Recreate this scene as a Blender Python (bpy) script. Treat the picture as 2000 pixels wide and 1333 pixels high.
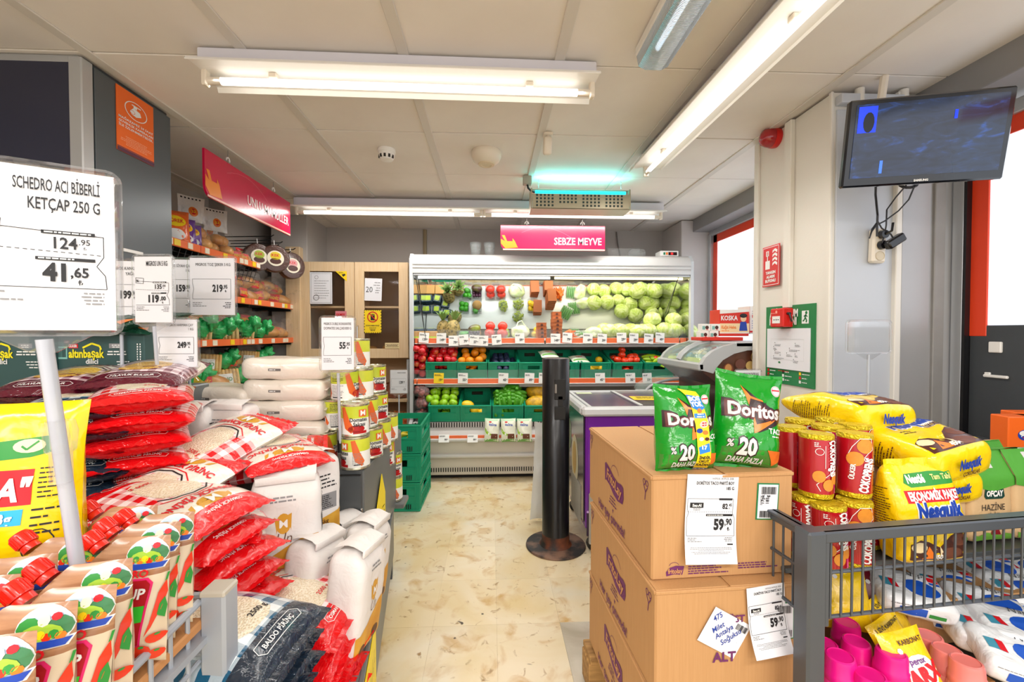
import bpy, bmesh, math, random
from mathutils import Vector, Matrix, Euler, noise
from mathutils.geometry import tessellate_polygon
R = math.radians
PI = math.pi
random.seed(11)
SC = bpy.context.scene
COL = SC.collection
for _o in list(bpy.data.objects):
    bpy.data.objects.remove(_o)

# ------------------------------------------------------------------ camera
CAM_H = 1.22
FOC, YAW, PITCH = 838.4, 0.04724, 0.01958
cd = bpy.data.cameras.new('camera')
cd.sensor_width = 36.0
cd.lens = FOC / 2000 * 36.0
cd.clip_start = 0.02
cam = bpy.data.objects.new('camera', cd)
COL.objects.link(cam)
cam.location = (0, 0, CAM_H)
cam.rotation_euler = (PI / 2 - PITCH, 0, -YAW)
SC.camera = cam

# ------------------------------------------------------------------ world, exposure, large lights
SC.view_settings.view_transform = 'Standard'
SC.view_settings.look = 'None'
SC.view_settings.gamma = 1.0
SC.view_settings.exposure = 0.05
SC.view_settings.use_curve_mapping = False
SC.cycles.max_bounces = 8
SC.cycles.transparent_max_bounces = 12
SC.cycles.sample_clamp_indirect = 6.0
W = bpy.data.worlds.new('daylight')
SC.world = W
W.use_nodes = True
W.node_tree.nodes['Background'].inputs[0].default_value = (0.97, 0.97, 1.0, 1)
W.node_tree.nodes['Background'].inputs[1].default_value = 1.5


def area(name, loc, rot, sx, sy, power, col=(1, 1, 1)):
    l = bpy.data.lights.new(name, 'AREA')
    l.shape = 'RECTANGLE'
    l.size, l.size_y, l.energy, l.color = sx, sy, power, col
    o = bpy.data.objects.new(name, l)
    COL.objects.link(o)
    o.location, o.rotation_euler = loc, rot
    return o


# the tubes' own light (one area lamp just under each tube) and unseen fill lamps added behind the camera, standing in for further shop rows
WARM, COOL = (1.0, 0.97, 0.93), (0.97, 0.98, 1.0)
area('tube_light_front', (-0.34, 1.70, 2.17), (0, 0, 0), 1.4, 0.05, 17, WARM)
area('tube_light_right', (0.92, 1.80, 2.17), (0, 0, PI / 2), 1.4, 0.05, 17, WARM)
area('tube_light_rear', (-0.07, 3.40, 2.15), (0, 0, 0), 2.8, 0.05, 24, WARM)
for _i, _y in enumerate((-0.6, -2.2)):
    for _x in (-1.2, 0.9):
        area('rear_fill_light', (_x, _y, 2.2), (0, 0, 0), 1.5, 0.3, 36, (1, 0.975, 0.95))


# ------------------------------------------------------------------ pixel helpers (a pixel at a real distance -> a point)
_cy, _sy, _cp, _sp = math.cos(YAW), math.sin(YAW), math.cos(PITCH), math.sin(PITCH)


def ray(px, py):
    x, y = (px - 1000) / FOC, -(py - 666.5) / FOC
    d, u = _cp + y * _sp, -_sp + y * _cp
    return Vector((x * _cy + d * _sy, -x * _sy + d * _cy, u))


def at(px, py, Y):
    r = ray(px, py)
    r *= Y / r.y
    return Vector((r.x, r.y, r.z + CAM_H))


def atz(px, py, z):
    r = ray(px, py)
    r *= (z - CAM_H) / r.z
    return Vector((r.x, r.y, z))


def atx(px, py, x):
    r = ray(px, py)
    r *= x / r.x
    return Vector((x, r.y, r.z + CAM_H))


# ------------------------------------------------------------------ materials
def lin(h):
    if isinstance(h, (tuple, list)):
        return (*h[:3], 1)
    h = h.lstrip('#')
    o = []
    for i in (0, 2, 4):
        c = int(h[i:i + 2], 16) / 255
        o.append(c / 12.92 if c <= 0.04045 else ((c + 0.055) / 1.055) ** 2.4)
    return (*o, 1)


MATS = {}


def nodes(m):
    t = m.node_tree
    return t, t.nodes, t.links, t.nodes['Principled BSDF']


def mat(name, col, r=0.5, m=0.0, bump=0.0, bs=60, coat=0.0, trans=0.0, alpha=1.0, emit=0.0, vary=0.0, vs=8, bk='NOISE', spec=None):
    """principled material with optional noise bump and noise colour variation"""
    if name in MATS:
        return MATS[name]
    x = bpy.data.materials.new(name)
    x.use_nodes = True
    t, n, l, p = nodes(x)
    c = lin(col)
    p.inputs['Base Color'].default_value = c
    p.inputs['Roughness'].default_value = r
    p.inputs['Metallic'].default_value = m
    p.inputs['Coat Weight'].default_value = coat
    p.inputs['Coat Roughness'].default_value = 0.12
    p.inputs['Transmission Weight'].default_value = trans
    p.inputs['Alpha'].default_value = alpha
    if spec is not None:
        p.inputs['Specular IOR Level'].default_value = spec
    if emit:
        p.inputs['Emission Color'].default_value = c
        p.inputs['Emission Strength'].default_value = emit
    tc = None
    if bump or vary:
        tc = n.new('ShaderNodeTexCoord')
    if bump:
        if bk == 'NOISE':
            b = n.new('ShaderNodeTexNoise')
            b.inputs['Scale'].default_value = bs
            b.inputs['Detail'].default_value = 3
            b.inputs['Distortion'].default_value = 0.6
            out = b.outputs[0]
        else:
            b = n.new('ShaderNodeTexVoronoi')
            b.inputs['Scale'].default_value = bs
            out = b.outputs['Distance']
        l.new(tc.outputs['Object'], b.inputs['Vector'])
        bp = n.new('ShaderNodeBump')
        bp.inputs['Strength'].default_value = bump
        bp.inputs['Distance'].default_value = 0.02
        l.new(out, bp.inputs['Height'])
        l.new(bp.outputs[0], p.inputs['Normal'])
    if vary:
        v = n.new('ShaderNodeTexNoise')
        v.inputs['Scale'].default_value = vs
        v.inputs['Detail'].default_value = 4
        l.new(tc.outputs['Object'], v.inputs['Vector'])
        mx = n.new('ShaderNodeMix')
        mx.data_type = 'RGBA'
        mx.inputs[6].default_value = tuple(max(0, k * (1 - vary)) for k in c[:3]) + (1,)
        mx.inputs[7].default_value = tuple(min(1, k * (1 + vary)) for k in c[:3]) + (1,)
        l.new(v.outputs[0], mx.inputs[0])
        l.new(mx.outputs[2], p.inputs['Base Color'])
    MATS[name] = x
    return x


def glossy(name, col, r=0.22, bump=0.25, bs=45):
    """printed plastic film with crinkles"""
    return mat(name, col, r, 0, bump, bs, coat=0.35)


def gingham(name, a, b, s=0.02):
    if name in MATS:
        return MATS[name]
    x = mat(name, a, 0.22, 0, 0.2, 45, coat=0.35)
    t, n, l, p = nodes(x)
    uv = n.new('ShaderNodeUVMap')
    sp = n.new('ShaderNodeSeparateXYZ')
    l.new(uv.outputs[0], sp.inputs[0])
    fl = []
    for i in (0, 1):
        d = n.new('ShaderNodeMath'); d.operation = 'MULTIPLY'; d.inputs[1].default_value = 0.5 / s
        l.new(sp.outputs[i], d.inputs[0])
        f = n.new('ShaderNodeMath'); f.operation = 'FRACT'
        l.new(d.outputs[0], f.inputs[0])
        g = n.new('ShaderNodeMath'); g.operation = 'GREATER_THAN'; g.inputs[1].default_value = 0.5
        l.new(f.outputs[0], g.inputs[0])
        fl.append(g)
    ad = n.new('ShaderNodeMath'); ad.operation = 'ADD'
    l.new(fl[0].outputs[0], ad.inputs[0]); l.new(fl[1].outputs[0], ad.inputs[1])
    h = n.new('ShaderNodeMath'); h.operation = 'MULTIPLY'; h.inputs[1].default_value = 0.5
    l.new(ad.outputs[0], h.inputs[0])
    mx = n.new('ShaderNodeMix'); mx.data_type = 'RGBA'
    mx.inputs[6].default_value = lin(a); mx.inputs[7].default_value = lin(b)
    l.new(h.outputs[0], mx.inputs[0]); l.new(mx.outputs[2], p.inputs['Base Color'])
    return x


def two_tone(name, a, b, scale=6, r=0.5, lo=0.4, hi=0.6, bump=0.0, kind='NOISE', detail=5, stretch=(1, 1, 1), coords='Object', coat=0.0, dist=0.0):
    if name in MATS:
        return MATS[name]
    x = mat(name, a, r, coat=coat)
    t, n, l, p = nodes(x)
    tc = n.new('ShaderNodeTexCoord')
    mp = n.new('ShaderNodeMapping'); mp.inputs['Scale'].default_value = stretch
    if coords == 'World':
        g = n.new('ShaderNodeNewGeometry'); l.new(g.outputs['Position'], mp.inputs[0])
    else:
        l.new(tc.outputs[coords], mp.inputs[0])
    if kind == 'NOISE':
        v = n.new('ShaderNodeTexNoise'); v.inputs['Detail'].default_value = detail; v.inputs['Distortion'].default_value = dist
        o = v.outputs[0]
    else:
        v = n.new('ShaderNodeTexVoronoi'); o = v.outputs['Distance']
    v.inputs['Scale'].default_value = scale
    l.new(mp.outputs[0], v.inputs['Vector'])
    mr = n.new('ShaderNodeMapRange'); mr.inputs[1].default_value = lo; mr.inputs[2].default_value = hi
    l.new(o, mr.inputs[0])
    mx = n.new('ShaderNodeMix'); mx.data_type = 'RGBA'
    mx.inputs[6].default_value = lin(a); mx.inputs[7].default_value = lin(b)
    l.new(mr.outputs[0], mx.inputs[0]); l.new(mx.outputs[2], p.inputs['Base Color'])
    if bump:
        bp = n.new('ShaderNodeBump'); bp.inputs['Strength'].default_value = bump; bp.inputs['Distance'].default_value = 0.01
        l.new(o, bp.inputs['Height']); l.new(bp.outputs[0], p.inputs['Normal'])
    return x


# ------------------------------------------------------------------ mesh builder
def frame(d):
    d = d.normalized()
    a = Vector((0, 0, 1)) if abs(d.z) < 0.9 else Vector((1, 0, 0))
    u = d.cross(a).normalized()
    return u, d.cross(u).normalized()


class MB:
    def __init__(s):
        s.v, s.f, s.m, s.uv = [], [], [], {}

    def add(s, vs, fs, mi=0, M=None):
        b = len(s.v)
        s.v += [tuple(M @ Vector(p)) if M else tuple(p) for p in vs]
        for i, f in enumerate(fs):
            s.f.append(tuple(b + k for k in f))
            s.m.append(mi[i] if isinstance(mi, list) else mi)
        return s

    def box(s, c, d, mi=0, bev=0.0, M=None):
        x, y, z = d[0] / 2, d[1] / 2, d[2] / 2
        cx, cy, cz = c
        if not bev:
            vs = [(cx + i * x, cy + j * y, cz + k * z) for i in (-1, 1) for j in (-1, 1) for k in (-1, 1)]
            fs = [(0, 1, 3, 2), (4, 6, 7, 5), (0, 4, 5, 1), (2, 3, 7, 6), (0, 2, 6, 4), (1, 5, 7, 3)]
            return s.add(vs, fs, mi, M)
        b = min(bev, x * .49, y * .49, z * .49)
        vs, ix = [], {}
        for i in (-1, 1):
            for j in (-1, 1):
                for k in (-1, 1):
                    for a in range(3):
                        p = [i * (x - b), j * (y - b), k * (z - b)]
                        p[a] += (i, j, k)[a] * b
                        ix[(i, j, k, a)] = len(vs)
                        vs.append((cx + p[0], cy + p[1], cz + p[2]))
        fs = []
        cyc = ((-1, -1), (1, -1), (1, 1), (-1, 1))
        for a in range(3):
            o = [(a + 1) % 3, (a + 2) % 3]
            for sg in (-1, 1):
                q = []
                for (p1, p2) in cyc:
                    k = [0, 0, 0]; k[a] = sg; k[o[0]] = p1; k[o[1]] = p2
                    q.append(ix[(*k, a)])
                fs.append(tuple(q if sg > 0 else q[::-1]))
        for a in range(3):  # edges along axis a
            o = [(a + 1) % 3, (a + 2) % 3]
            for p1 in (-1, 1):
                for p2 in (-1, 1):
                    k0 = [0, 0, 0]; k0[a] = -1; k0[o[0]] = p1; k0[o[1]] = p2
                    k1 = list(k0); k1[a] = 1
                    q = [ix[(*k0, o[0])], ix[(*k1, o[0])], ix[(*k1, o[1])], ix[(*k0, o[1])]]
                    fs.append(tuple(q if p1 * p2 < 0 else q[::-1]))
        for i in (-1, 1):
            for j in (-1, 1):
                for k in (-1, 1):
                    q = [ix[(i, j, k, a)] for a in range(3)]
                    fs.append(tuple(q if i * j * k > 0 else q[::-1]))
        return s.add(vs, fs, mi, M)

    def cyl(s, p0, p1, r0, r1=None, n=14, mi=0, caps=True, M=None):
        p0, p1 = Vector(p0), Vector(p1)
        r1 = r0 if r1 is None else r1
        u, w = frame(p1 - p0)
        vs = []
        for p, r in ((p0, r0), (p1, r1)):
            for i in range(n):
                a = 2 * PI * i / n
                vs.append(p + (u * math.cos(a) + w * math.sin(a)) * r)
        fs = [(i, (i + 1) % n, n + (i + 1) % n, n + i) for i in range(n)]
        if caps:
            fs += [tuple(range(n))[::-1], tuple(range(n, 2 * n))]
        return s.add(vs, fs, mi, M)

    def lathe(s, prof, n=20, mi=0, M=None):
        """profile of (r, z), optionally (r, z, material)"""
        vs, fs, ms = [], [], []
        for q in prof:
            for i in range(n):
                a = 2 * PI * i / n
                vs.append((q[0] * math.cos(a), q[0] * math.sin(a), q[1]))
        for k in range(len(prof) - 1):
            for i in range(n):
                j = (i + 1) % n
                fs.append((k * n + i, k * n + j, (k + 1) * n + j, (k + 1) * n + i))
                ms.append(prof[k][2] if len(prof[k]) > 2 else mi)
        if prof[0][0] > 1e-5:
            fs.append(tuple(range(n))[::-1]); ms.append(prof[0][2] if len(prof[0]) > 2 else mi)
        if prof[-1][0] > 1e-5:
            b = (len(prof) - 1) * n
            fs.append(tuple(range(b, b + n))); ms.append(prof[-1][2] if len(prof[-1]) > 2 else mi)
        return s.add(vs, fs, ms, M)

    def tube(s, pts, r, n=7, mi=0, M=None):
        pts = [Vector(p) for p in pts]
        vs, fs = [], []
        for i, p in enumerate(pts):
            d = pts[min(i + 1, len(pts) - 1)] - pts[max(i - 1, 0)]
            if i == 0:
                u, w = frame(d)
            else:
                d.normalize(); u = (u - d * u.dot(d)).normalized(); w = d.cross(u)
            rr = r[i] if isinstance(r, (list, tuple)) else r
            for k in range(n):
                a = 2 * PI * k / n
                vs.append(p + (u * math.cos(a) + w * math.sin(a)) * rr)
        for i in range(len(pts) - 1):
            for k in range(n):
                j = (k + 1) % n
                fs.append((i * n + k, i * n + j, (i + 1) * n + j, (i + 1) * n + k))
        fs += [tuple(range(n))[::-1], tuple(range((len(pts) - 1) * n, len(pts) * n))]
        return s.add(vs, fs, mi, M)

    def prism(s, poly, z0, z1, mi=0, M=None):
        n = len(poly)
        vs = [(x, y, z0) for x, y in poly] + [(x, y, z1) for x, y in poly]
        tr = tessellate_polygon([[Vector((x, y, 0)) for x, y in poly]])
        a = sum(poly[i][0] * poly[(i + 1) % n][1] - poly[(i + 1) % n][0] * poly[i][1] for i in range(n))
        fs = []
        for t in tr:
            q = [poly[k] for k in t]
            ar = (q[1][0] - q[0][0]) * (q[2][1] - q[0][1]) - (q[2][0] - q[0][0]) * (q[1][1] - q[0][1])
            t = tuple(t) if ar > 0 else tuple(t)[::-1]
            fs += [t[::-1], tuple(n + k for k in t)]
        for i in range(n):
            j = (i + 1) % n
            fs.append((i, j, n + j, n + i) if a > 0 else (j, i, n + i, n + j))
        return s.add(vs, fs, mi, M)

    def grid(s, fn, nu, nv, mi=0, M=None, flip=False):
        vs = [fn(i / nu, j / nv) for j in range(nv + 1) for i in range(nu + 1)]
        fs, ms = [], []
        for j in range(nv):
            for i in range(nu):
                a = j * (nu + 1) + i
                q = (a, a + 1, a + nu + 2, a + nu + 1)
                fs.append(q[::-1] if flip else q)
                ms.append(mi((i + .5) / nu, (j + .5) / nv) if callable(mi) else mi)
        return s.add(vs, fs, ms, M)

    def ball(s, c, r, n=12, m=8, mi=0, M=None, sc=(1, 1, 1), jit=0.0, dimple=0.0, jf=1.7):
        prof = []
        vs = []
        c = Vector(c)
        for j in range(m + 1):
            t = PI * j / m
            for i in range(n):
                a = 2 * PI * i / n
                p = Vector((math.sin(t) * math.cos(a), math.sin(t) * math.sin(a), math.cos(t)))
                k = 1 - dimple * math.exp(-(t / 0.45) ** 2)
                if jit:
                    k += jit * noise.noise(p * jf + c * 31)
                vs.append(c + Vector((p.x * sc[0] * r * k, p.y * sc[1] * r * k, p.z * sc[2] * r * k)))
        fs = []
        for j in range(m):
            for i in range(n):
                k = (i + 1) % n
                fs.append((j * n + i, (j + 1) * n + i, (j + 1) * n + k, j * n + k))
        return s.add(vs, fs, mi, M)

    def build(s, name, mats, parent=None, loc=None, rot=None, smooth=40, kind=None, label=None):
        me = bpy.data.meshes.new(name)
        me.from_pydata(s.v, [], s.f)
        if not isinstance(mats, (list, tuple)):
            mats = [mats]
        for m in mats:
            me.materials.append(m)
        me.polygons.foreach_set('material_index', s.m)
        if smooth:
            me.polygons.foreach_set('use_smooth', [True] * len(s.f))
            if smooth < 180:
                me.set_sharp_from_angle(angle=R(smooth))
        if s.uv:
            ul = me.uv_layers.new(name='UVMap')
            ul.data.foreach_set('uv', [c for lp in me.loops for c in s.uv.get(lp.vertex_index, (0, 0))])
        me.update()
        o = bpy.data.objects.new(name, me)
        COL.objects.link(o)
        if parent:
            o.parent = parent
        if loc is not None:
            o.location = loc
        if rot is not None:
            o.rotation_euler = rot
        if kind:
            o['kind'] = kind
        if label:
            o['label'] = label
        return o


def tag(o, label, cat, group=None):
    o['label'] = label
    o['category'] = cat
    if group:
        o['group'] = group
    return o


def thing(name, label, cat, loc=(0, 0, 0), rot=(0, 0, 0), group=None):
    o = bpy.data.objects.new(name, None)
    o.empty_display_size = 0.05
    COL.objects.link(o)
    o.location = loc
    o.rotation_euler = rot
    return tag(o, label, cat, group)


KIDS = {}


def dup(root, loc, rot, label=None, group=None, scale=None):
    r = root.copy(); COL.objects.link(r)
    r.location = loc; r.rotation_euler = rot
    if scale:
        r.scale = scale
    if label:
        r['label'] = label
    if group:
        r['group'] = group
    for ch in root.children:
        c = ch.copy(); COL.objects.link(c); c.parent = r
        for g in ch.children:
            d = g.copy(); COL.objects.link(d); d.parent = c
    return r


def place(o, loc, rot=(0, 0, 0), sc=None):
    o.location = loc
    o.rotation_euler = rot
    if sc:
        o.scale = sc
    return o


def struct(o):
    o['kind'] = 'structure'
    return o


ORD = ['first', 'second', 'third', 'fourth', 'fifth', 'sixth', 'seventh', 'eighth', 'ninth', 'tenth', 'eleventh', 'twelfth',
       'thirteenth', 'fourteenth', 'fifteenth', 'sixteenth', 'seventeenth', 'eighteenth', 'nineteenth', 'twentieth']

# ------------------------------------------------------------------ flat print wrapped on surfaces
_tx = {}


def text_tris(s, bold=0.0):
    """triangles of a line of lettering, height of capitals = 1, left aligned at 0"""
    k = (s, bold)
    if k in _tx:
        return _tx[k]
    cu = bpy.data.curves.new('t', 'FONT')
    cu.body = s
    cu.size = 1.0
    cu.resolution_u = 2
    cu.offset = bold
    cu.fill_mode = 'FRONT'
    o = bpy.data.objects.new('t', cu)
    COL.objects.link(o)
    dg = bpy.context.evaluated_depsgraph_get()
    me = o.evaluated_get(dg).to_mesh()
    v = [(p.co.x, p.co.y) for p in me.vertices]
    tr = []
    for p in me.polygons:
        q = list(p.vertices)
        for i in range(1, len(q) - 1):
            tr.append((q[0], q[i], q[i + 1]))
    o.evaluated_get(dg).to_mesh_clear()
    bpy.data.objects.remove(o)
    bpy.data.curves.remove(cu)
    if v:
        x0, x1 = min(p[0] for p in v), max(p[0] for p in v)
    else:
        x0, x1 = 0, 1
    ch = 0.70
    v = [((p[0] - x0) / ch, p[1] / ch) for p in v]
    _tx[k] = (v, tr, (x1 - x0) / ch)
    return _tx[k]


def clip(poly, ax, val, keep_less):
    out = []
    n = len(poly)
    for i in range(n):
        a, b = poly[i], poly[(i + 1) % n]
        da, db = a[ax] - val, b[ax] - val
        if not keep_less:
            da, db = -da, -db
        if da <= 0:
            out.append(a)
        if (da < 0 < db) or (db < 0 < da):
            t = da / (da - db)
            out.append((a[0] + (b[0] - a[0]) * t, a[1] + (b[1] - a[1]) * t))
    return out


def arc(cx, cy, rx, ry=None, a0=0, a1=360, n=20):
    ry = rx if ry is None else ry
    m = n if a1 - a0 >= 360 else n + 1
    return [(cx + rx * math.cos(R(a0 + (a1 - a0) * i / n)), cy + ry * math.sin(R(a0 + (a1 - a0) * i / n))) for i in range(m)]


def rrect(x0, y0, x1, y1, r, n=3):
    o = []
    for cx, cy, a in ((x1 - r, y1 - r, 0), (x0 + r, y1 - r, 90), (x0 + r, y0 + r, 180), (x1 - r, y0 + r, 270)):
        o += [(cx + r * math.cos(R(a + 90 * i / n)), cy + r * math.sin(R(a + 90 * i / n))) for i in range(n + 1)]
    return o


class Print:
    """coloured flat shapes and lettering in (u, v) metres, laid on a surface"""

    def __init__(s):
        s.it = []
        s.mats = []

    def _mi(s, m):
        if m not in s.mats:
            s.mats.append(m)
        return s.mats.index(m)

    def poly(s, pts, m, layer=1):
        tr = tessellate_polygon([[Vector((x, y, 0)) for x, y in pts]])
        s.it.append((list(pts), [tuple(t) for t in tr], s._mi(m), layer))
        return s

    def rect(s, x0, y0, x1, y1, m, layer=1):
        s.it.append(([(x0, y0), (x1, y0), (x1, y1), (x0, y1)], [(0, 1, 2), (0, 2, 3)], s._mi(m), layer))
        return s

    def line(s, a, b, w, m, layer=2):
        d = Vector((b[0] - a[0], b[1] - a[1]))
        if d.length < 1e-9:
            return s
        n = Vector((-d.y, d.x)).normalized() * w / 2
        s.it.append(([(a[0] + n.x, a[1] + n.y), (a[0] - n.x, a[1] - n.y), (b[0] - n.x, b[1] - n.y), (b[0] + n.x, b[1] + n.y)],
                     [(0, 1, 2), (0, 2, 3)], s._mi(m), layer))
        return s

    def path(s, pts, w, m, layer=2, close=False):
        q = list(pts) + ([pts[0]] if close else [])
        for a, b in zip(q, q[1:]):
            s.line(a, b, w, m, layer)
        return s

    def dashes(s, a, b, w, m, n, layer=2):
        for i in range(n):
            t0, t1 = i / n, (i + .6) / n
            s.line((a[0] + (b[0] - a[0]) * t0, a[1] + (b[1] - a[1]) * t0), (a[0] + (b[0] - a[0]) * t1, a[1] + (b[1] - a[1]) * t1), w, m, layer)
        return s

    def text(s, t, x, y, h, m, al='l', bold=0.0, sx=1.0, rot=0.0, layer=3, shear=0.0, maxw=None):
        v, tr, w = text_tris(t, bold)
        if maxw and w * h * sx > maxw:
            sx = maxw / (w * h)
        ox = {'l': 0, 'c': -w / 2, 'r': -w}[al]
        c, k = math.cos(R(rot)), math.sin(R(rot))
        pts = []
        for a, b in v:
            a, b = (a + ox + shear * b) * h * sx, b * h
            pts.append((x + a * c - b * k, y + a * k + b * c))
        s.it.append((pts, tr, s._mi(m), layer))
        return s

    def lines(s, x0, x1, y, h, m, n, step, seed=1, layer=2, al='l'):
        """rows of print too fine to read"""
        r = random.Random(seed)
        for i in range(n):
            w = (x1 - x0) * r.uniform(.55, 1)
            xa = x0 if al == 'l' else (x1 - w if al == 'r' else (x0 + x1 - w) / 2)
            x = xa
            while x < xa + w:
                k = r.uniform(1.5, 5) * h
                s.rect(x, y - i * step, min(x + k, xa + w), y - i * step + h, m, layer)
                x += k + h * .7
        return s

    def bars(s, x0, y0, x1, y1, m, n=22, seed=3, layer=3, vert=False):
        r = random.Random(seed)
        x = 0.0
        tot = []
        for i in range(n):
            w = r.choice((1, 1, 2, 3)); g = r.choice((1, 1, 2))
            tot.append((x, w)); x += w + g
        for a, w in tot:
            a0, a1 = a / x, (a + w) / x
            if vert:
                s.rect(x0, y0 + (y1 - y0) * a0, x1, y0 + (y1 - y0) * a1, m, layer)
            else:
                s.rect(x0 + (x1 - x0) * a0, y0, x0 + (x1 - x0) * a1, y1, m, layer)
        return s

    def lay(s, surf, parent, name='print', g=None, off=0.0006, base=0.0, smooth=True, label=None):
        vs, fs, ms, uv, ix = [], [], [], {}, {}
        for pts, tr, mi, layer in s.it:
            for t in tr:
                P = [pts[k] for k in t]
                cells = [P]
                if g:
                    for ax in (0, 1):
                        nx = []
                        for q in cells:
                            lo, hi = min(p[ax] for p in q), max(p[ax] for p in q)
                            k0, k1 = math.floor(lo / g + 1e-6), math.floor(hi / g - 1e-6)
                            if k1 <= k0:
                                nx.append(q); continue
                            for k in range(k0, k1 + 1):
                                c = clip(clip(q, ax, k * g, False), ax, (k + 1) * g, True)
                                if len(c) > 2:
                                    nx.append(c)
                        cells = nx
                for q in cells:
                    f = []
                    for p in q:
                        key = (round(p[0], 6), round(p[1], 6), mi, layer)
                        if key not in ix:
                            w, nn = surf(p[0], p[1])
                            ix[key] = len(vs)
                            uv[len(vs)] = p
                            vs.append(w + nn * (base + off * layer))
                        if ix[key] not in f:
                            f.append(ix[key])
                    if len(f) > 2:
                        fs.append(tuple(f)); ms.append(mi)
        b = MB()
        b.v, b.f, b.m, b.uv = [tuple(v) for v in vs], fs, ms, uv
        return b.build(name, s.mats, parent, smooth=(180 if smooth and g else 0), label=label)


def FLAT(u, v):      # a plane facing -Y
    return Vector((u, 0, v)), Vector((0, -1, 0))


def plane_surf(o, ux, vx):
    o, ux, vx = Vector(o), Vector(ux), Vector(vx)
    n = ux.cross(vx).normalized()
    return lambda u, v: (o + ux * u + vx * v, n)


def cyl_surf(r, h0=0.0, c=(0, 0, 0), k=1.0):
    """u runs round a vertical cylinder from the -Y side, v is height"""
    c = Vector(c)
    return lambda u, v: (c + Vector((r * math.sin(u / r), -r * k * math.cos(u / r), v + h0)), Vector((math.sin(u / r), -math.cos(u / r), 0)))


def num_surf(pt, e=0.002):
    """surface with numeric normal from a point function"""
    def f(u, v):
        p = pt(u, v)
        a, b = pt(u + e, v) - pt(u - e, v), pt(u, v + e) - pt(u, v - e)
        n = a.cross(b)
        if n.length < 1e-12:
            n = Vector((0, 0, 1))
        return p, n.normalized()
    return f


BLACK = mat('print_black', '#1d1d20', .6)
WHITE = mat('print_white', '#ecece9', .45)
PAPER = mat('paper_white', '#e6e7ec', .55)
GREYP = mat('print_grey', '#8a8a8c', .6)
REDP = mat('print_red', '#d3121f', .4)
YELP = mat('print_yellow', '#f7d417', .4)
BLUP = mat('print_blue', '#1740a6', .4)
GRNP = mat('print_green', '#2f8f3a', .4)
PURP = mat('print_purple', '#68245f', .6)
GOLDP = mat('print_gold', '#d29a2c', .35)
ORGP = mat('print_orange', '#ef7a1c', .4)
BRNP = mat('print_brown', '#4a2015', .4)
# ================================================================== ROOM
CEIL = 2.285
WALLM = mat('wall_paint', '#b5afa9', .6, bump=.05, bs=80, vary=.06, vs=2)
CEILM = two_tone('ceiling_tile_paint', '#e4ddd6', '#ece6df', 3, .7, .3, .7)
RAILM = mat('ceiling_rail_paint', '#d6d0c8', .5)
ALU = mat('aluminium', '#c3c6c9', .32, .6, vary=.05, vs=6)
STEELG = mat('grey_steel', '#75797a', .42, .35, vary=.12, vs=5)
DARKST = mat('dark_grey_steel', '#4c5154', .38, .3, vary=.12, vs=4)
BLKPL = mat('black_plastic', '#131316', .28, coat=.2)
BLKWIRE = mat('black_wire', '#1b1b1d', .4)
WHPL = mat('white_plastic', '#eeece8', .35)
CREAMPL = mat('cream_plastic', '#e6dccb', .4)
CHROME = mat('chrome', '#c9ccce', .18, .9)

# floor: slab + marble tiles
FLOORM = mat('floor_marble', '#e6d8bb', .28)
t, n, l, p = nodes(FLOORM)
ge = n.new('ShaderNodeNewGeometry')
oi = n.new('ShaderNodeObjectInfo')


def _noise(sc, det, dist=0.0):
    x = n.new('ShaderNodeTexNoise'); x.inputs['Scale'].default_value = sc; x.inputs['Detail'].default_value = det
    x.inputs['Distortion'].default_value = dist
    l.new(ge.outputs['Position'], x.inputs['Vector'])
    return x.outputs[0]


def _ramp(src, lo, hi, a, b, base=None):
    mr = n.new('ShaderNodeMapRange'); mr.inputs[1].default_value = lo; mr.inputs[2].default_value = hi
    l.new(src, mr.inputs[0])
    mx = n.new('ShaderNodeMix'); mx.data_type = 'RGBA'
    mx.inputs[6].default_value = lin(a) if a else (1, 1, 1, 1)
    mx.inputs[7].default_value = lin(b)
    if base:
        l.new(base, mx.inputs[6])
    l.new(mr.outputs[0], mx.inputs[0])
    return mx.outputs[2]


c_ = _ramp(_noise(2.2, 6, 1.2), .35, .68, '#ecdfc4', '#dfc997')
c_ = _ramp(_noise(8, 10, .7), .54, .74, None, '#c9a05f', c_)
c_ = _ramp(_noise(1.4, 5, .6), .55, .75, None, '#dcdcd2', c_)
c_ = _ramp(_noise(21, 9, .8), .62, .74, None, '#a07c48', c_)
c_ = _ramp(_noise(17, 2, .4), .735, .77, None, '#4a3b2a', c_)
hs = n.new('ShaderNodeHueSaturation')
mr_ = n.new('ShaderNodeMapRange'); mr_.inputs[3].default_value = .93; mr_.inputs[4].default_value = 1.04
l.new(oi.outputs['Random'], mr_.inputs[0]); l.new(mr_.outputs[0], hs.inputs['Value']); l.new(c_, hs.inputs['Color'])
l.new(hs.outputs[0], p.inputs['Base Color'])
GROUT = mat('floor_grout', '#c4b28a', .8)
fl = struct(MB().box((-.2, .8, -.053), (6.4, 8.2, .1)).build('floor', GROUT, smooth=0))
tl = MB().box((0, 0, -.0025), (.2647, .3292, .005), bev=.0004)
base_ = None
for i in range(-9, 9):
    for j in range(2, 14):
        x, y = .02 + .265 * (i + .5), .12 + .33 * (j + .5)
        if not (-2.2 < x < 2.05) or (x < -1.15 and y < 2.0) or (x > .95 and y < 1.0):
            continue
        if base_ is None:
            base_ = o = tl.build('floor_tile', FLOORM, fl, smooth=0)
        else:
            o = base_.copy(); COL.objects.link(o)
        o.location = (x, y, 0)
MARBD = two_tone('floor_marble_grey', '#c9c1b0', '#a79c88', 4, .3, .35, .7, coords='World', dist=1.5)
o = base_.copy(); o.data = base_.data.copy(); o.data.materials.clear(); o.data.materials.append(MARBD)
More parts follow.
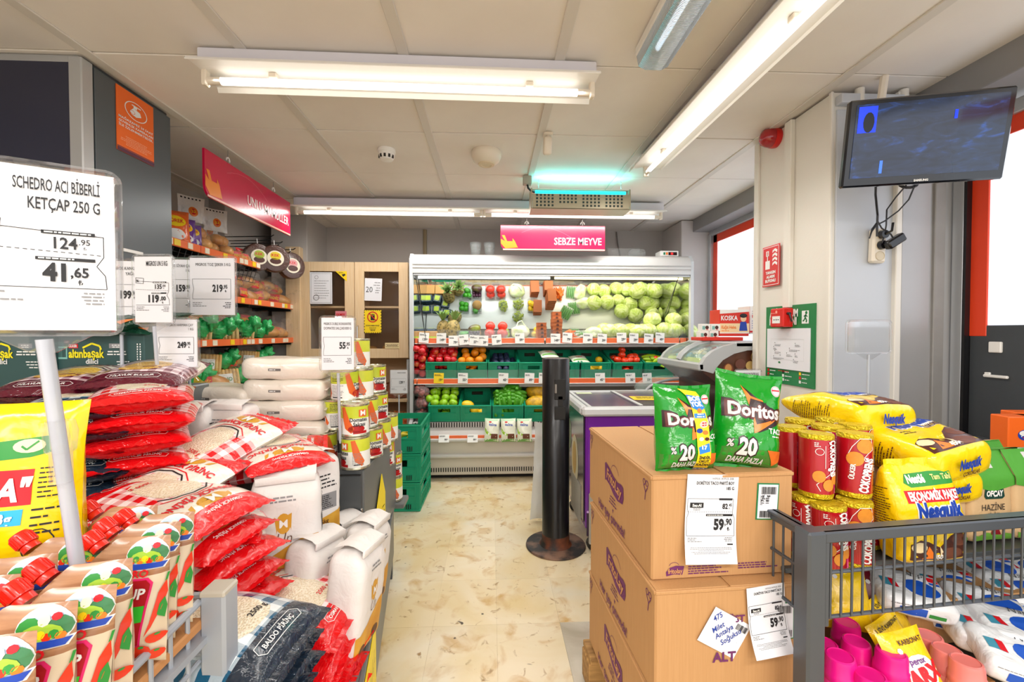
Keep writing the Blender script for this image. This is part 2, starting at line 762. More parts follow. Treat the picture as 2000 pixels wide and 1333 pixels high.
COL.objects.link(o); o.location = (.4175, 1.605, .0012); o['label'] = 'greyer replaced marble tile'

# ceiling: slab, individual panels, metal rails
ce = struct(MB().box((-.2, .8, CEIL + .075), (6.4, 8.2, .1)).build('ceiling', mat('ceiling_void', '#6e6761', .8), smooth=0))
pb = MB().box((0, 0, .006), (.592, .594, .012), bev=.002)
first = None
rr = random.Random(5)
for i in range(-2, 7):
    for j in range(-3, 6):
        x, y = -1.535 + .6 * (i + .5), 1.725 + .6 * (j - .5)
        if x < -2.5 or x > 2.3 or (x > 2.1 and y < 3) or y < .2:
            continue
        if first is None:
            first = o = pb.build('ceiling_panel', CEILM, ce, smooth=0)
        else:
            o = first.copy(); COL.objects.link(o)
        o.location = (x, y, CEIL + rr.uniform(0, .003))
        o.rotation_euler = (rr.uniform(-.003, .003), rr.uniform(-.003, .003), 0)
rb = MB().box((0, 2.2, 0), (.042, 4.6, .008), bev=.002)
first = None
for i in range(-1, 7):
    o = rb.build('ceiling_rail', RAILM, ce, smooth=0) if first is None else first.copy()
    if first is not None:
        COL.objects.link(o)
    first = first or o
    o.location = (-1.535 + .6 * i, 0, CEIL - .002)
MB().box((-.2, -1.55, CEIL + .01), (5.4, 3.4, .02)).build('ceiling_panel', CEILM, ce, smooth=0, label='plain ceiling field')

# walls
wb = struct(MB().box((-.1, 4.51, 1.17), (4.6, .12, 2.34)).build('wall_back', WALLM, smooth=0))
MB().tube([(-.68, 4.44, 2.27), (-.68, 4.44, 1.7)], .02).build('pipe', mat('old_pipe', '#9a8a6c', .5), wb)
b = MB()
b.tube([(1.3, 4.44, 2.27), (1.31, 4.43, 2.15), (1.34, 4.44, 2.02), (1.34, 4.44, 1.8)], .007)
b.build('cable', mat('grey_cable', '#77716c', .5), wb)
wl = struct(MB().box((-2.31, 1.2, 1.17), (.12, 6.7, 2.34)).build('wall_left', WALLM, smooth=0))
MB().box((-2.19, 4.0, 1.17), (.13, .9, 2.34), bev=.004).build('pilaster', WALLM, wl, smooth=0)
MB().box((-1.83, 4.22, 1.17), (.32, .46, 2.34), bev=.004).build('pilaster', mat('wall_paint_light', '#bab6b2', .6), wl, smooth=0)
# dark clad pillar on the left
pl = struct(thing('wall_left_pillar', '', ''))
for k in ('label', 'category'):
    del pl[k]
NAVY = mat('dark_panel', '#2b2d40', .35, vary=.05, vs=3)
SLATE = mat('slate_panel', '#545b5f', .3, .15, vary=.06, vs=3)
MB().box((-1.936, 1.967, 1.14), (.72, .43, 2.285)).build('core', DARKST, pl, smooth=0)
MB().box((-1.941, 1.747, 1.14), (.71, .012, 2.25), bev=.002).build('front_panel', NAVY, pl, smooth=0)
MB().box((-1.568, 1.987, 1.14), (.012, .40, 2.25), bev=.002).build('side_panel', SLATE, pl, smooth=0)
MB().box((-1.587, 1.757, 1.14), (.05, .05, 2.27), bev=.004).build('corner_profile', ALU, pl, smooth=0)
MB().box((-1.941, 1.755, 2.268), (.72, .03, .03), bev=.004).build('top_profile', ALU, pl, smooth=0)
b = MB().box((-1.56, 1.955, 1.572), (.006, .10, .014), bev=.003)
b.build('tape_scrap', WHPL, pl, smooth=0)

# right wall: beam, posts, two frosted windows with red-orange bands, dark lower panels
GX = 2.08
BEAMM = mat('beam_paint', '#8b8a8a', .5, vary=.05)
GRYP = mat('grey_panel', '#9c9da0', .42, .1, vary=.06, vs=3)
wr = struct(MB().box((2.02, 1.4, 2.235), (.24, 6.2, .13), bev=.004).build('wall_right', BEAMM, smooth=0))
MB().box((2.17, 1.4, 1.17), (.04, .001, 2.3)).build('edge_strip', ALU, wr, smooth=0)
FROST = mat('frosted_glass', '#eef4fb', .5)
t, n, l, p = nodes(FROST)
tr_ = n.new('ShaderNodeBsdfTranslucent'); tr_.inputs[0].default_value = (.93, .96, 1, 1)
em_ = n.new('ShaderNodeEmission'); em_.inputs[0].default_value = (.9, .95, 1, 1); em_.inputs[1].default_value = .3  # glow added to the pane, stands in for daylight behind it
ms_ = n.new('ShaderNodeAddShader')
l.new(tr_.outputs[0], ms_.inputs[0]); l.new(em_.outputs[0], ms_.inputs[1])
l.new(ms_.outputs[0], n['Material Output'].inputs['Surface'])
REDF = mat('red_band', '#e8421c', .4)
LOWP = mat('dark_lower_panel', '#45494d', .35, .2, vary=.08)


def window(name, y0, y1, z0, z1, red_far):
    w = struct(MB().box((GX, (y0 + y1) / 2, (z0 + z1) / 2), (.012, y1 - y0, z1 - z0)).build(name, FROST, smooth=0))
    MB().box((GX - .004, (y0 + y1) / 2, z1 - .03), (.016, y1 - y0, .07), bev=.002).build('red_band', REDF, w, smooth=0)
    MB().box((GX - .004, y1 - .03, (z0 + z1) / 2 - .02), (.016, .065, z1 - z0 + .05), bev=.002).build('red_band', REDF, w, smooth=0)
    MB().box((GX, (y0 + y1) / 2, z1 + .03), (.06, y1 - y0 + .1, .055), bev=.004).build('frame', ALU, w, smooth=0)
    MB().box((GX, y1 + .035, 1.08), (.07, .05, 2.13), bev=.004).build('frame', ALU, w, smooth=0)
    MB().box((GX - .01, y1 + .006, 1.08), (.05, .012, 2.1)).build('gasket', BLKPL if z0 > 1 else ALU, w, smooth=0)
    MB().box((GX, (y0 + y1) / 2, z0 / 2), (.02, y1 - y0, z0), bev=.002).build('lower_panel', LOWP, w, smooth=0)
    return w


w1 = window('window_1', .2, 1.765, 1.25, 2.08, 0)
b = MB(); b.box((GX - .015, 1.665, 1.16), (.012, .045, .045), bev=.004); b.build('sticker', WHPL, w1, smooth=0)
b = MB(); b.box((GX - .018, 1.66, 1.04), (.012, .085, .012), bev=.004); b.box((GX - .016, 1.69, 1.045), (.01, .02, .02), bev=.003)
b.build('latch', WHPL, w1, smooth=0)
w2 = window('window_2', 2.3, 3.93, .95, 2.12, 0)
b = MB().box((1.94, 4.24, 1.14), (.3, .5, 2.28), bev=.006)
o = struct(b.build('wall_right_column', mat('column_paint', '#c2bcb8', .55, vary=.05), smooth=0))

# square pillar on the right with trunking
PILM = mat('pillar_paint', '#e2ddd3', .55, bump=.04, bs=60, vary=.04, vs=2)
PILG = mat('pillar_front', '#c3c7cd', .5, .1, vary=.05, vs=3)
pr = struct(MB().box((1.79, 2.11, 1.14), (.58, .54, 2.275), bev=.003).build('wall_right_pillar', PILM, smooth=0))
MB().box((1.66, 1.838, 1.10), (.29, .012, 2.2), bev=.002).build('front_panel', PILG, pr, smooth=0)
MB().box((1.94, 1.836, 1.14), (.24, .012, 2.26), bev=.002).build('front_panel', mat('grey_steel_panel', '#aaa9a9', .38, .25, vary=.1, vs=2, coat=.1), pr, smooth=0)
MB().box((1.79, 1.824, 1.14), (.028, .024, 2.27), bev=.003).build('trunking', PILM, pr, smooth=0)
MB().box((1.985, 1.826, 1.14), (.05, .018, 2.2), bev=.003).build('trunking', mat('worn_grey', '#8f8d8a', .6, vary=.25, vs=7), pr, smooth=0)
MB().box((1.66, 1.82, 2.235), (.3, .04, .04), bev=.003).build('top_ledge', PILG, pr, smooth=0)
for x in (1.60, 1.80):
    MB().cyl((x, 1.815, 2.28), (x, 1.815, 1.86), .018, n=10).build('conduit', PILM, pr)
MB().box((1.488, 2.095, 1.81), (.024, .05, .93), bev=.003).build('trunking', PILM, pr, smooth=0)
MB().box((1.494, 2.365, 1.14), (.014, .04, 2.28), bev=.003).build('trunking', PILM, pr, smooth=0)
MB().box((1.497, 1.845, 1.14), (.012, .02, 2.28), bev=.003).build('edge_strip', PILM, pr, smooth=0)

# ================================================================== LIGHTS
TUBE = mat('lit_tube', '#fff8ee', .3, emit=2.6)
REFL = mat('reflector_white', '#f0efec', .35)
HOUS = mat('housing_white', '#dddbe3', .4)
HOLD = mat('lampholder', '#e4d9c8', .4)


def batten(label, loc, rotz, ntube=1, L=1.5, tubes_off=-.012):
    o = thing('fluorescent_light', label, 'light', loc, (0, 0, rotz))
    tot = L * ntube
    MB().box((0, 0, -.034), (tot, .062, .068), bev=.004).build('housing', HOUS, o, smooth=0)
    b = MB()
    s = [(-.098, -.084), (-.092, -.074), (-.033, -.068), (.033, -.068), (.092, -.078), (.1, -.098), (.097, -.1), (.089, -.082), (.033, -.072), (-.033, -.072), (-.089, -.078), (-.095, -.086)]
    M = Matrix(((0, 0, 1, 0), (1, 0, 0, 0), (0, 1, 0, 0), (0, 0, 0, 1)))
    b.prism(s, -tot / 2, tot / 2, M=M)
    b.build('reflector', REFL, o, smooth=0)
    for k in range(ntube):
        c = -tot / 2 + L * (k + .5)
        t = MB()
        t.cyl((c - L / 2 + .07, 0, -.108), (c + L / 2 - .07, 0, -.108), .0135, n=14)
        tb = t.build('tube', TUBE, o)
        for sg in (-1, 1):
            MB().cyl((c + sg * (L / 2 - .07), 0, -.108), (c + sg * (L / 2 - .015), 0, -.108), .0138, n=12).build('tube_cap', HOLD, tb)
            MB().box((c + sg * (L / 2 - .012), 0, -.098), (.02, .03, .06), bev=.004).build('lampholder', HOLD, o, smooth=0)
            MB().box((c + sg * (L / 2 - .26), 0, -.082), (.03, .02, .02), bev=.003).build('clip', HOLD, o, smooth=0)
    return o


batten('white fluorescent batten light across the ceiling above the rice and flour', (-.34, 1.70, CEIL - .006), R(.6))
batten('white fluorescent batten light running front to back beside the pillar', (.93, 1.80, CEIL - .006), PI / 2 + R(.8))
batten('long double fluorescent light over the back aisle before the fridge', (-.07, 3.46, CEIL - .014), R(.3), 2, 1.465)
# prismatic emergency fitting
em = thing('emergency_light', 'ribbed clear prismatic ceiling light, cool bluish, next to the long batten', 'light', (.60, 1.27, CEIL))
MB().box((0, 0, -.02), (.13, .66, .04), bev=.008).build('base', WHPL, em, smooth=0)
PRIS = mat('prismatic_plastic', '#cfe4f5', .12, trans=.55, alpha=1)
t, n, l, p = nodes(PRIS)
wv = n.new('ShaderNodeTexWave'); wv.inputs['Scale'].default_value = 60; wv.bands_direction = 'Y'
tc_ = n.new('ShaderNodeTexCoord'); l.new(tc_.outputs['Object'], wv.inputs['Vector'])
bp_ = n.new('ShaderNodeBump'); bp_.inputs['Strength'].default_value = .6; bp_.inputs['Distance'].default_value = .01
l.new(wv.outputs[0], bp_.inputs['Height']); l.new(bp_.outputs[0], p.inputs['Normal'])
b = MB()
prof = [(-.062, -.04), (-.055, -.075), (-.03, -.088), (.03, -.088), (.055, -.075), (.062, -.04)]
M = Matrix(((1, 0, 0, 0), (0, 0, 1, 0), (0, 1, 0, 0), (0, 0, 0, 1)))
b.prism(prof, -.32, .32, M=M)
b.build('diffuser', PRIS, em, smooth=30)
MB().cyl((0, -.28, -.05), (0, .26, -.05), .012).build('tube', mat('dim_tube', '#e9f4ff', .3, emit=3.2), em)
# smoke detector, sounder, motion sensor, junction box
sd = thing('smoke_detector', 'small white smoke detector on the ceiling between the two cross battens', 'detector', (*at(755, 300, 2.55).xy, CEIL))
MB().lathe([(.05, 0), (.052, -.012), (.05, -.02)], 24).build('base', WHPL, sd)
MB().lathe([(.047, -.02), (.044, -.045), (.036, -.06), (.012, -.066), (0, -.066)], 24).build('head', WHPL, sd)
for a in range(-2, 3):
    q = R(-90 + a * 33)
    MB().box((0, 0, 0), (.012, .006, .018), M=Matrix.Translation((.043 * math.cos(q), .043 * math.sin(q), -.046)) @ Matrix.Rotation(q + PI / 2, 4, 'Z')).build('slot', BLKPL, sd, smooth=0)
sp = thing('ceiling_speaker', 'round cream dome unit on the ceiling near the insect killer', 'detector', (*at(950, 298, 2.55).xy, CEIL))
MB().lathe([(.085, 0), (.09, -.012), (.088, -.03), (.076, -.055), (.05, -.072)], 32).build('housing', CREAMPL, sp)
MB().lathe([(.049, -.07), (.047, -.079), (.03, -.082), (.028, -.078), (0, -.078)], 24).build('grille', mat('cream_dark', '#d8c8a8', .5), sp)
pir = thing('motion_sensor', 'cream motion sensor on a swivel bracket under the ceiling', 'sensor', (*at(1070, 262, 2.3).xy, CEIL))
MB().box((0, 0, -.008), (.05, .05, .016), bev=.005).build('bracket', CREAMPL, pir, smooth=0)
MB().cyl((0, 0, -.015), (0, -.01, -.035), .012).build('joint', CREAMPL, pir)
MB().box((0, 0, 0), (.045, .035, .09), bev=.014, M=Matrix.Translation((-.004, -.016, -.075)) @ Matrix.Rotation(R(14), 4, 'X')).build('head', CREAMPL, pir, smooth=60)
jb = thing('junction_box', 'small grey junction box with black cable left of the insect killer', 'box', (*at(1030, 350, 2.93).xy, CEIL))
MB().box((0, 0, -.03), (.06, .05, .06), bev=.005).build('box', mat('grey_box', '#a9a497', .5), jb, smooth=0)
MB().tube([(0, 0, -.058), (.005, -.01, -.085), (.02, -.01, -.1), (.05, 0, -.11)], .007).build('cable', BLKWIRE, jb)
# insect killer
ik = thing('insect_killer', 'steel insect killer with turquoise tubes hanging by chains from the ceiling', 'insect killer', (.605, 2.97, 2.055))
BRASS = mat('dull_steel', '#b3a88f', .35, .5)
TEAL = mat('uv_tube', '#22d8e8', .3, emit=1.8)
W2 = .33
gp = MB().box((0, -.078, .05), (2 * W2, .004, .1), bev=.001).build('front_plate', BRASS, ik, smooth=0)
b = MB()
for i in range(24):
    for z in (.022, .045, .068, .09):
        if i % 6 != 5 and not (6 <= i < 12 and z < .04):
            b.box((-W2 + .03 + .0262 * i, -.0805, z), (.013, .003, .013))
b.build('plate_slots', mat('slot_teal_dark', '#233634', .6), gp, smooth=0, kind='stuff')
MB().box((0, 0, .002), (2 * W2 + .01, .16, .008), bev=.002).build('tray', BRASS, ik, smooth=0)
for sx in (-1, 1):
    b = MB().prism([(-.08, 0), (.08, 0), (.07, .14), (-.07, .14)], -.004, .004, M=Matrix.Translation((sx * (W2 + .006), 0, 0)) @ Matrix(((0, 0, 1, 0), (1, 0, 0, 0), (0, 1, 0, 0), (0, 0, 0, 1))))
    b.build('end_plate', BRASS, ik, smooth=0)
MB().box((0, .02, .142), (2 * W2 + .02, .11, .006), bev=.002).build('top_plate', BRASS, ik, smooth=0)
for y, z in ((-.055, .118), (.03, .118), (0, .03)):
    MB().cyl((-W2 + .02, y, z), (W2 - .02, y, z), .011).build('uv_tube', TEAL, ik)
l_ = bpy.data.lights.new('uv_glow', 'AREA'); l_.shape = 'RECTANGLE'; l_.size, l_.size_y, l_.energy, l_.color = .6, .04, 2.2, (.15, .95, .85)
lo = bpy.data.objects.new('uv_glow', l_); COL.objects.link(lo); lo.parent = ik; lo.location = (0, -.02, .16); lo.rotation_euler = (PI, 0, 0)
for x in (-.28, .3):
    b = MB()
    for k in range(5):
        b.tube([Vector((x, .02, .145 + .018 * k)) + Vector((.005 * math.cos(a) * (1 if k % 2 else 0), .005 * math.cos(a) * (0 if k % 2 else 1), .011 * math.sin(a))) for a in [PI * 2 * i / 8 for i in range(9)]], .0014, 5)
    b.build('chain', CHROME, ik)

# ================================================================== HANGING SIGNS
MAG = mat('sign_magenta', '#cf1446', .25, coat=.3)
ORG = mat('sign_orange', '#f08a2a', .3)
SGW = mat('sign_white', '#fbeeee', .35)


def aisle_sign(label, loc, rot, Wd, H, words, hx):
    o = thing('hanging_sign', label, 'sign', loc, rot)
    r = .06
    poly = [(-Wd / 2, H / 2), (-Wd / 2, -H / 2 + r)] + [(-Wd / 2 + r + r * math.cos(R(a)), -H / 2 + r + r * math.sin(R(a))) for a in range(200, 271, 10)] + [(Wd / 2, -H / 2), (Wd / 2, H / 2)]
    M = Matrix(((1, 0, 0, 0), (0, 0, 1, 0), (0, 1, 0, 0), (0, 0, 0, 1)))
    MB().prism(poly, -.006, .006, M=M).build('board', MAG, o, smooth=0)
    P = Print()
    P.rect(-Wd / 2 + .02, -H / 2 + .001, Wd / 2 - .001, -H / 2 + .012, mat('sign_pale', '#f3b5a0', .3), 1)
    P.poly([(-Wd / 2 + .003, -H / 2 + .055), (-Wd / 2 + .003, -.01), (-Wd / 2 + .13, -H / 2 + .02), (-Wd / 2 + .04, -H / 2 + .014)], ORG, 2)
    P.poly([(-Wd / 2 + .01, .02), (-Wd / 2 + .035, .02), (-Wd / 2 + .055, -.03), (-Wd / 2 + .1, -.03), (-Wd / 2 + .1, -.005), (-Wd / 2 + .12, -.03), (-Wd / 2 + .145, -H / 2 + .02), (-Wd / 2 + .06, -H / 2 + .03)], ORG, 3)
    P.path([(Wd / 2 * (k / 10 - .6), H / 2 - .02 - .012 * (k - 4) ** 2 * .22) for k in range(0, 11)], .002, mat('sign_line', '#e8577a', .3), 1)
    P.text(words, Wd / 2 - .03, -.055, .058, SGW, 'r', .012, .82)
    P.lay(FLAT, o, 'lettering', base=.006)
    for x in hx:
        MB().tube([(x, 0, H / 2), (x, 0, H / 2 + .02), (x + .006, 0, H / 2 + .03), (x, 0, H / 2 + .04), (x, 0, CEIL - loc[2])], .0022, 6).build('hanger', CHROME, o)
        MB().tube([(x + .016 * math.cos(R(a)), 0, H / 2 + .012 + .022 * math.sin(R(a))) for a in range(0, 181, 30)], .004, 6).build('hook', WHPL, o)
    return o


aisle_sign('magenta hanging sign over the bread shelves with white lettering', (-1.53, 2.86, 2.078), (0, 0, PI / 2), .97, .25, 'UNLU MAMÜLLER', (-.27, .25))
aisle_sign('magenta hanging sign above the produce fridge', (at(1080, 465, 3.6).x, 3.6, 2.013), (0, 0, 0), .88, .208, 'SEBZE MEYVE', (-.22, .25))

# orange camera notice on the pillar
cn = thing('camera_notice', 'orange security camera notice stuck high on the slate pillar', 'sign', (-1.5595, 1.978, 2.122), (0, 0, PI / 2)); cn.scale = (1.15, 1, .75)
ORN = mat('notice_orange', '#ee6a1e', .45)
MB().box((0, 0, 0), (.17, .003, .36)).build('sheet', ORN, cn, smooth=0)
P = Print()
P.path(arc(0, .085, .05, n=28), .004, WHITE, 2, True)
P.poly([(-.03, .075), (-.012, .1), (.018, .092), (.024, .07), (0, .055), (-.022, .06)], WHITE, 2)
P.rect(-.012, .1, .004, .112, WHITE, 2); P.rect(-.02, .112, .022, .118, WHITE, 2)
P.path(arc(-.018, .073, .012, .01, n=10), .002, ORN, 3, True)
for k, s in enumerate(('MAĞAZAMIZ 24 SAAT', 'GÜVENLİK KAMERALARI', 'İLE İZLENMEKTEDİR.')):
    P.text(s, 0, .005 - .022 * k, .0125, WHITE, 'c', .02, maxw=.158)
P.lines(-.075, .075, -.088, .0025, mat('notice_pale', '#f7c09c', .5), 6, .009, 4, 2, 'c')
P.rect(-.085, -.18, .085, -.16, mat('notice_plum', '#56263f', .5), 1); P.rect(-.085, -.158, .085, -.154, mat('notice_plum', '#56263f', .5), 1)
P.lay(FLAT, cn, 'lettering', base=.0016)
# ================================================================== PRODUCE FRIDGE
YZX = Matrix(((0, 0, 1, 0), (1, 0, 0, 0), (0, 1, 0, 0), (0, 0, 0, 1)))   # (y, z) profile extruded along x
XZY = Matrix(((1, 0, 0, 0), (0, 0, 1, 0), (0, 1, 0, 0), (0, 0, 0, 1)))   # (x, z) profile extruded along y
FX0, FX1 = at(800, 600, 3.68).x, at(1354, 600, 3.68).x
FXC, FW = (FX0 + FX1) / 2, FX1 - FX0
FRW = mat('fridge_enamel', '#d0cecb', .28, coat=.2)
FRG = mat('fridge_grey', '#c9cbcc', .35)
FRI = mat('fridge_interior', '#e6e6e2', .3)
FRB = mat('fridge_back', '#b9ad9e', .5, vary=.06)
MIRR = mat('mirror', '#e6eae8', .03, 1.0)
SIDEMIR = mat('mirror_side', '#c9cccb', .06, 1.0)
RAILO = mat('orange_rail', '#f0703a', .3, coat=.2)
GUARD = mat('clear_guard', '#e9f2f0', .05, trans=.9, alpha=.35)
DARKIN = mat('dark_inside', '#4e4842', .6)
SLOT = mat('slot_black', '#1a1816', .7)
fr = thing('produce_fridge', 'wide open white produce fridge with green crates along the back wall', 'fridge', (0, 0, 0))
side = [(4.43, .06), (3.55, .06), (3.52, .40), (3.66, .48), (3.675, 1.84), (3.72, 1.895), (4.43, 1.895)]
for x in (FX0 + .014, FX1 - .014):
    MB().prism(side, x - .014, x + .014, M=YZX).build('side_panel', FRG, fr, smooth=0)
for x, sg in ((FX0 + .03, 1), (FX1 - .03, -1)):
    MB().box((x, 4.03, 1.14), (.004, .66, 1.1)).build('side_mirror', SIDEMIR, fr, smooth=0)
ca = [(4.42, 1.9), (3.80, 1.9), (3.735, 1.893), (3.695, 1.872), (3.67, 1.835), (3.665, 1.80), (3.676, 1.796), (3.676, 1.788), (3.668, 1.785), (3.668, 1.772), (3.678, 1.768),
      (3.678, 1.760), (3.67, 1.756), (3.672, 1.725), (3.70, 1.715), (3.80, 1.722), (4.0, 1.76), (4.42, 1.76)]
MB().prism(ca, FX0 + .028, FX1 - .028, M=YZX).build('canopy', FRW, fr, smooth=30)
MB().box((FXC, 3.69, 1.712), (FW - .06, .03, .014), bev=.004).build('canopy_trim', ALU, fr, smooth=0)
MB().box((FXC, 4.4, 1.0), (FW - .06, .03, 1.75)).build('back_panel', FRB, fr, smooth=0)
# slanted mirror above the top shelf
MB().box((0, 0, 0), (FW - .07, .006, .54), M=Matrix.Translation((FXC, 4.10, 1.48)) @ Matrix.Rotation(R(35), 4, 'X')).build('slanted_mirror', MIRR, fr, smooth=0)
TUB2 = mat('fridge_tube_cool', '#f4fbff', .3, emit=3)
TUB3 = mat('fridge_tube_warm', '#fff0b8', .3, emit=3)
for x0, x1, m_, c in ((FX0 + .06, FXC - .02, TUB2, (.92, .98, 1)), (FXC + .02, FX1 - .06, TUB3, (1, .93, .68))):
    MB().cyl((x0, 3.765, 1.700), (x1, 3.765, 1.700), .011, n=10).build('light_tube', m_, fr)
    a_ = area('fridge_light', ((x0 + x1) / 2, 3.77, 1.68), (R(22), 0, 0), x1 - x0, .04, 3.6, c); a_.parent = fr


def shelf(y0, y1, z, rail_h, guard, name):
    s = MB().box((FXC, (y0 + y1) / 2, z - .012), (FW - .07, y1 - y0, .024), bev=.003).build(name, FRI, fr, smooth=0)
    for k, (xa, xb) in enumerate(((FX0 + .035, FX0 + .058), (FX0 + .064, FXC - .075), (FXC - .06, FX1 - .1), (FX1 - .09, FX1 - .035))):
        MB().box(((xa + xb) / 2, y0 - .006, z - rail_h / 2), (xb - xa, .012, rail_h), bev=.003).build('price_rail', RAILO, s, smooth=0)
        MB().box(((xa + xb) / 2, y0 - .012, z - rail_h - .002), (xb - xa, .014, .006), bev=.002).build('rail_lip', WHPL, s, smooth=0)
        if guard:
            MB().box(((xa + xb) / 2, y0 - .004, z + guard / 2), (xb - xa, .004, guard)).build('front_guard', GUARD, s, smooth=0)
    MB().box((FXC, y0 + .07, z - .055), (FW - .09, .01, .05)).build('perforated_strip', FRG, s, smooth=0)
    b = MB()
    for i in range(44):
        b.box((FX0 + .08 + i * (FW - .16) / 43, y0 + .064, z - .05), (.018, .006, .007))
    b.build('strip_slots', SLOT, s, smooth=0, kind='stuff')
    return s


S1Y, S1Z = 3.74, 1.172
shelf(S1Y, 4.36, S1Z, .045, .075, 'top_shelf')
S2Y, S2Z = 3.68, .826
shelf(S2Y, 4.36, S2Z, .042, .075, 'middle_shelf')
# lower body
MB().box((FXC, 3.99, .455), (FW - .07, .75, .02), bev=.004).build('lower_deck', FRI, fr, smooth=0)
lip = MB().box((FXC, 3.612, .445), (FW - .07, .02, .05), bev=.003).build('air_grille', FRW, fr, smooth=0)
b = MB()
for i in range(110):
    b.box((FX0 + .06 + i * (FW - .12) / 109, 3.601, .447), (.009, .006, .04))
b.build('grille_slots', SLOT, lip, smooth=0, kind='stuff')
MB().prism([(3.60, .42), (3.545, .345), (3.53, .30), (3.7, .28), (3.7, .42)], FX0 + .03, FX1 - .03, M=YZX).build('sloping_front', FRW, fr, smooth=0)
MB().box((FXC, 3.525, .34), (FW - .06, .05, .022), bev=.004).build('ledge', FRW, fr, smooth=0)
MB().box((FXC, 3.532, .36), (FW - .08, .008, .028), bev=.002).build('price_rail', RAILO, fr, smooth=0)
MB().box((FXC, 3.56, .27), (FW - .06, .06, .12), bev=.006).build('front_panel', mat('fridge_beige', '#cfc8bb', .4), fr, smooth=0)
MB().cyl((FX0 + .03, 3.525, .207), (FX1 - .03, 3.525, .207), .020, n=12).build('bumper', FRW, fr)
lp = MB().box((FXC, 3.58, .12), (FW - .06, .06, .16), bev=.006).build('lower_panel', mat('fridge_beige', '', 0), fr, smooth=0)
b = MB()
for i in range(120):
    b.box((FX0 + .06 + i * (FW - .12) / 119, 3.548, .085), (.008, .006, .034))
b.build('vent_slots', SLOT, lp, smooth=0, kind='stuff')
MB().box((FXC, 3.66, .02), (FW - .1, .1, .05)).build('plinth', SLOT, fr, smooth=0)
MB().box((FXC, 4.0, .25), (FW - .07, .72, .38)).build('body_core', DARKIN, fr, smooth=0)
# black cords across both ends of the top opening
for xa, xb in ((812, 832), (1326, 1300)):
    MB().tube([at(xa, 540, 3.74), at(xb, 665 if xa < 900 else 612, 3.72)], .003, 5).build('cord', BLKWIRE, fr)
# control box on top
cb = thing('fridge_controller', 'small white control box with lit buttons on the fridge top', 'control box', (at(1304, 497, 3.8).x, 3.8, 1.9))
MB().box((0, .02, .024), (.165, .12, .048), bev=.004).build('case', WHPL, cb, smooth=0)
P = Print()
P.rect(-.055, .012, -.038, .034, mat('led_green', '#0d7a4e', .3), 1); P.rect(-.033, .012, -.014, .034, ORGP, 1)
P.rect(-.01, .008, .068, .036, mat('led_dark', '#2a0c10', .2), 1); P.rect(.012, .014, .032, .03, mat('led_red', '#ff2020', .3, emit=1.5), 2)
P.lay(plane_surf((0, -.04, 0), (1, 0, 0), (0, 0, 1)), cb, 'buttons', base=.0006)

# ---------------------------------------------------------------- crates
CRG = mat('crate_green', '#0c9870', .38, bump=.03, vary=.05)
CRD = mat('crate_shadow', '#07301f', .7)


def wall_panel(b, w, h, t, hole, M, ribs=True):
    """upright panel in xz with a hand hole, centre bottom at origin; ribs stand out on -y"""
    hx0, hx1, hz0, hz1 = hole
    b.box((0, 0, hz0 / 2), (w, t, hz0), M=M)
    b.box((0, 0, (h + hz1) / 2), (w, t, h - hz1), M=M)
    b.box(((-w / 2 + hx0) / 2, 0, (hz0 + hz1) / 2), (hx0 + w / 2, t, hz1 - hz0), M=M)
    b.box(((w / 2 + hx1) / 2, 0, (hz0 + hz1) / 2), (w / 2 - hx1, t, hz1 - hz0), M=M)
    b.box((0, -t * .6, h - .006), (w + .006, t * 2, .012), bev=.002, M=M)
    if ribs:
        b.box((0, -t * .6, .007), (w, t * 2, .012), bev=.002, M=M)
        for x in (-w / 2 + .006, -w / 2 + .03, w / 2 - .03, w / 2 - .006):
            b.box((x, -t * .6, h / 2), (.007, t * 1.6, h - .01), M=M)
        b.box((0, -t * .6, hz0 - .006), (w - .07, t * 1.5, .006), M=M)
        b.box((0, -t * .6, hz1 + .006), (w - .07, t * 1.5, .006), M=M)


def make_crate(name, label, w, d, h, group):
    o = thing(name, label, 'crate', group=group)
    T = Matrix.Translation
    t = .006
    MB().box((0, d / 2, .004), (w - .004, d - .004, .008)).build('base', CRG, o, smooth=0)
    hole = (-w * .2, w * .2, h * .55, h * .78)
    for nm, M in (('front_panel', T((0, t, 0))), ('back_panel', T((0, d - t, 0)) @ Matrix.Rotation(PI, 4, 'Z'))):
        b = MB(); wall_panel(b, w, h, t, hole, M); b.build(nm, CRG, o, smooth=0)
    for sg in (-1, 1):
        b = MB()
        wall_panel(b, d, h, t, (-d * .14, d * .14, h * .55, h * .78), T((sg * (w / 2 - t), d / 2, 0)) @ Matrix.Rotation(sg * PI / 2, 4, 'Z'))
        b.build('side_panel', CRG, o, smooth=0)
    return o


CW, CDp, CH = .256, .42, .145
cr0 = make_crate('green_crate', 'green crate', CW, CDp, CH, 'green crates in the produce fridge')
TILT = R(13)
crates = []
ci = 0


def crate_at(px, py, Y, label):
    global ci
    loc = at(px, py, Y)
    rot = (TILT, 0, 0)
    if ci == 0:
        o = place(cr0, loc, rot); o['label'] = label
    else:
        o = dup(cr0, loc, rot, label)
    ci += 1
    return Matrix.Translation(loc) @ Matrix.Rotation(TILT, 4, 'X')


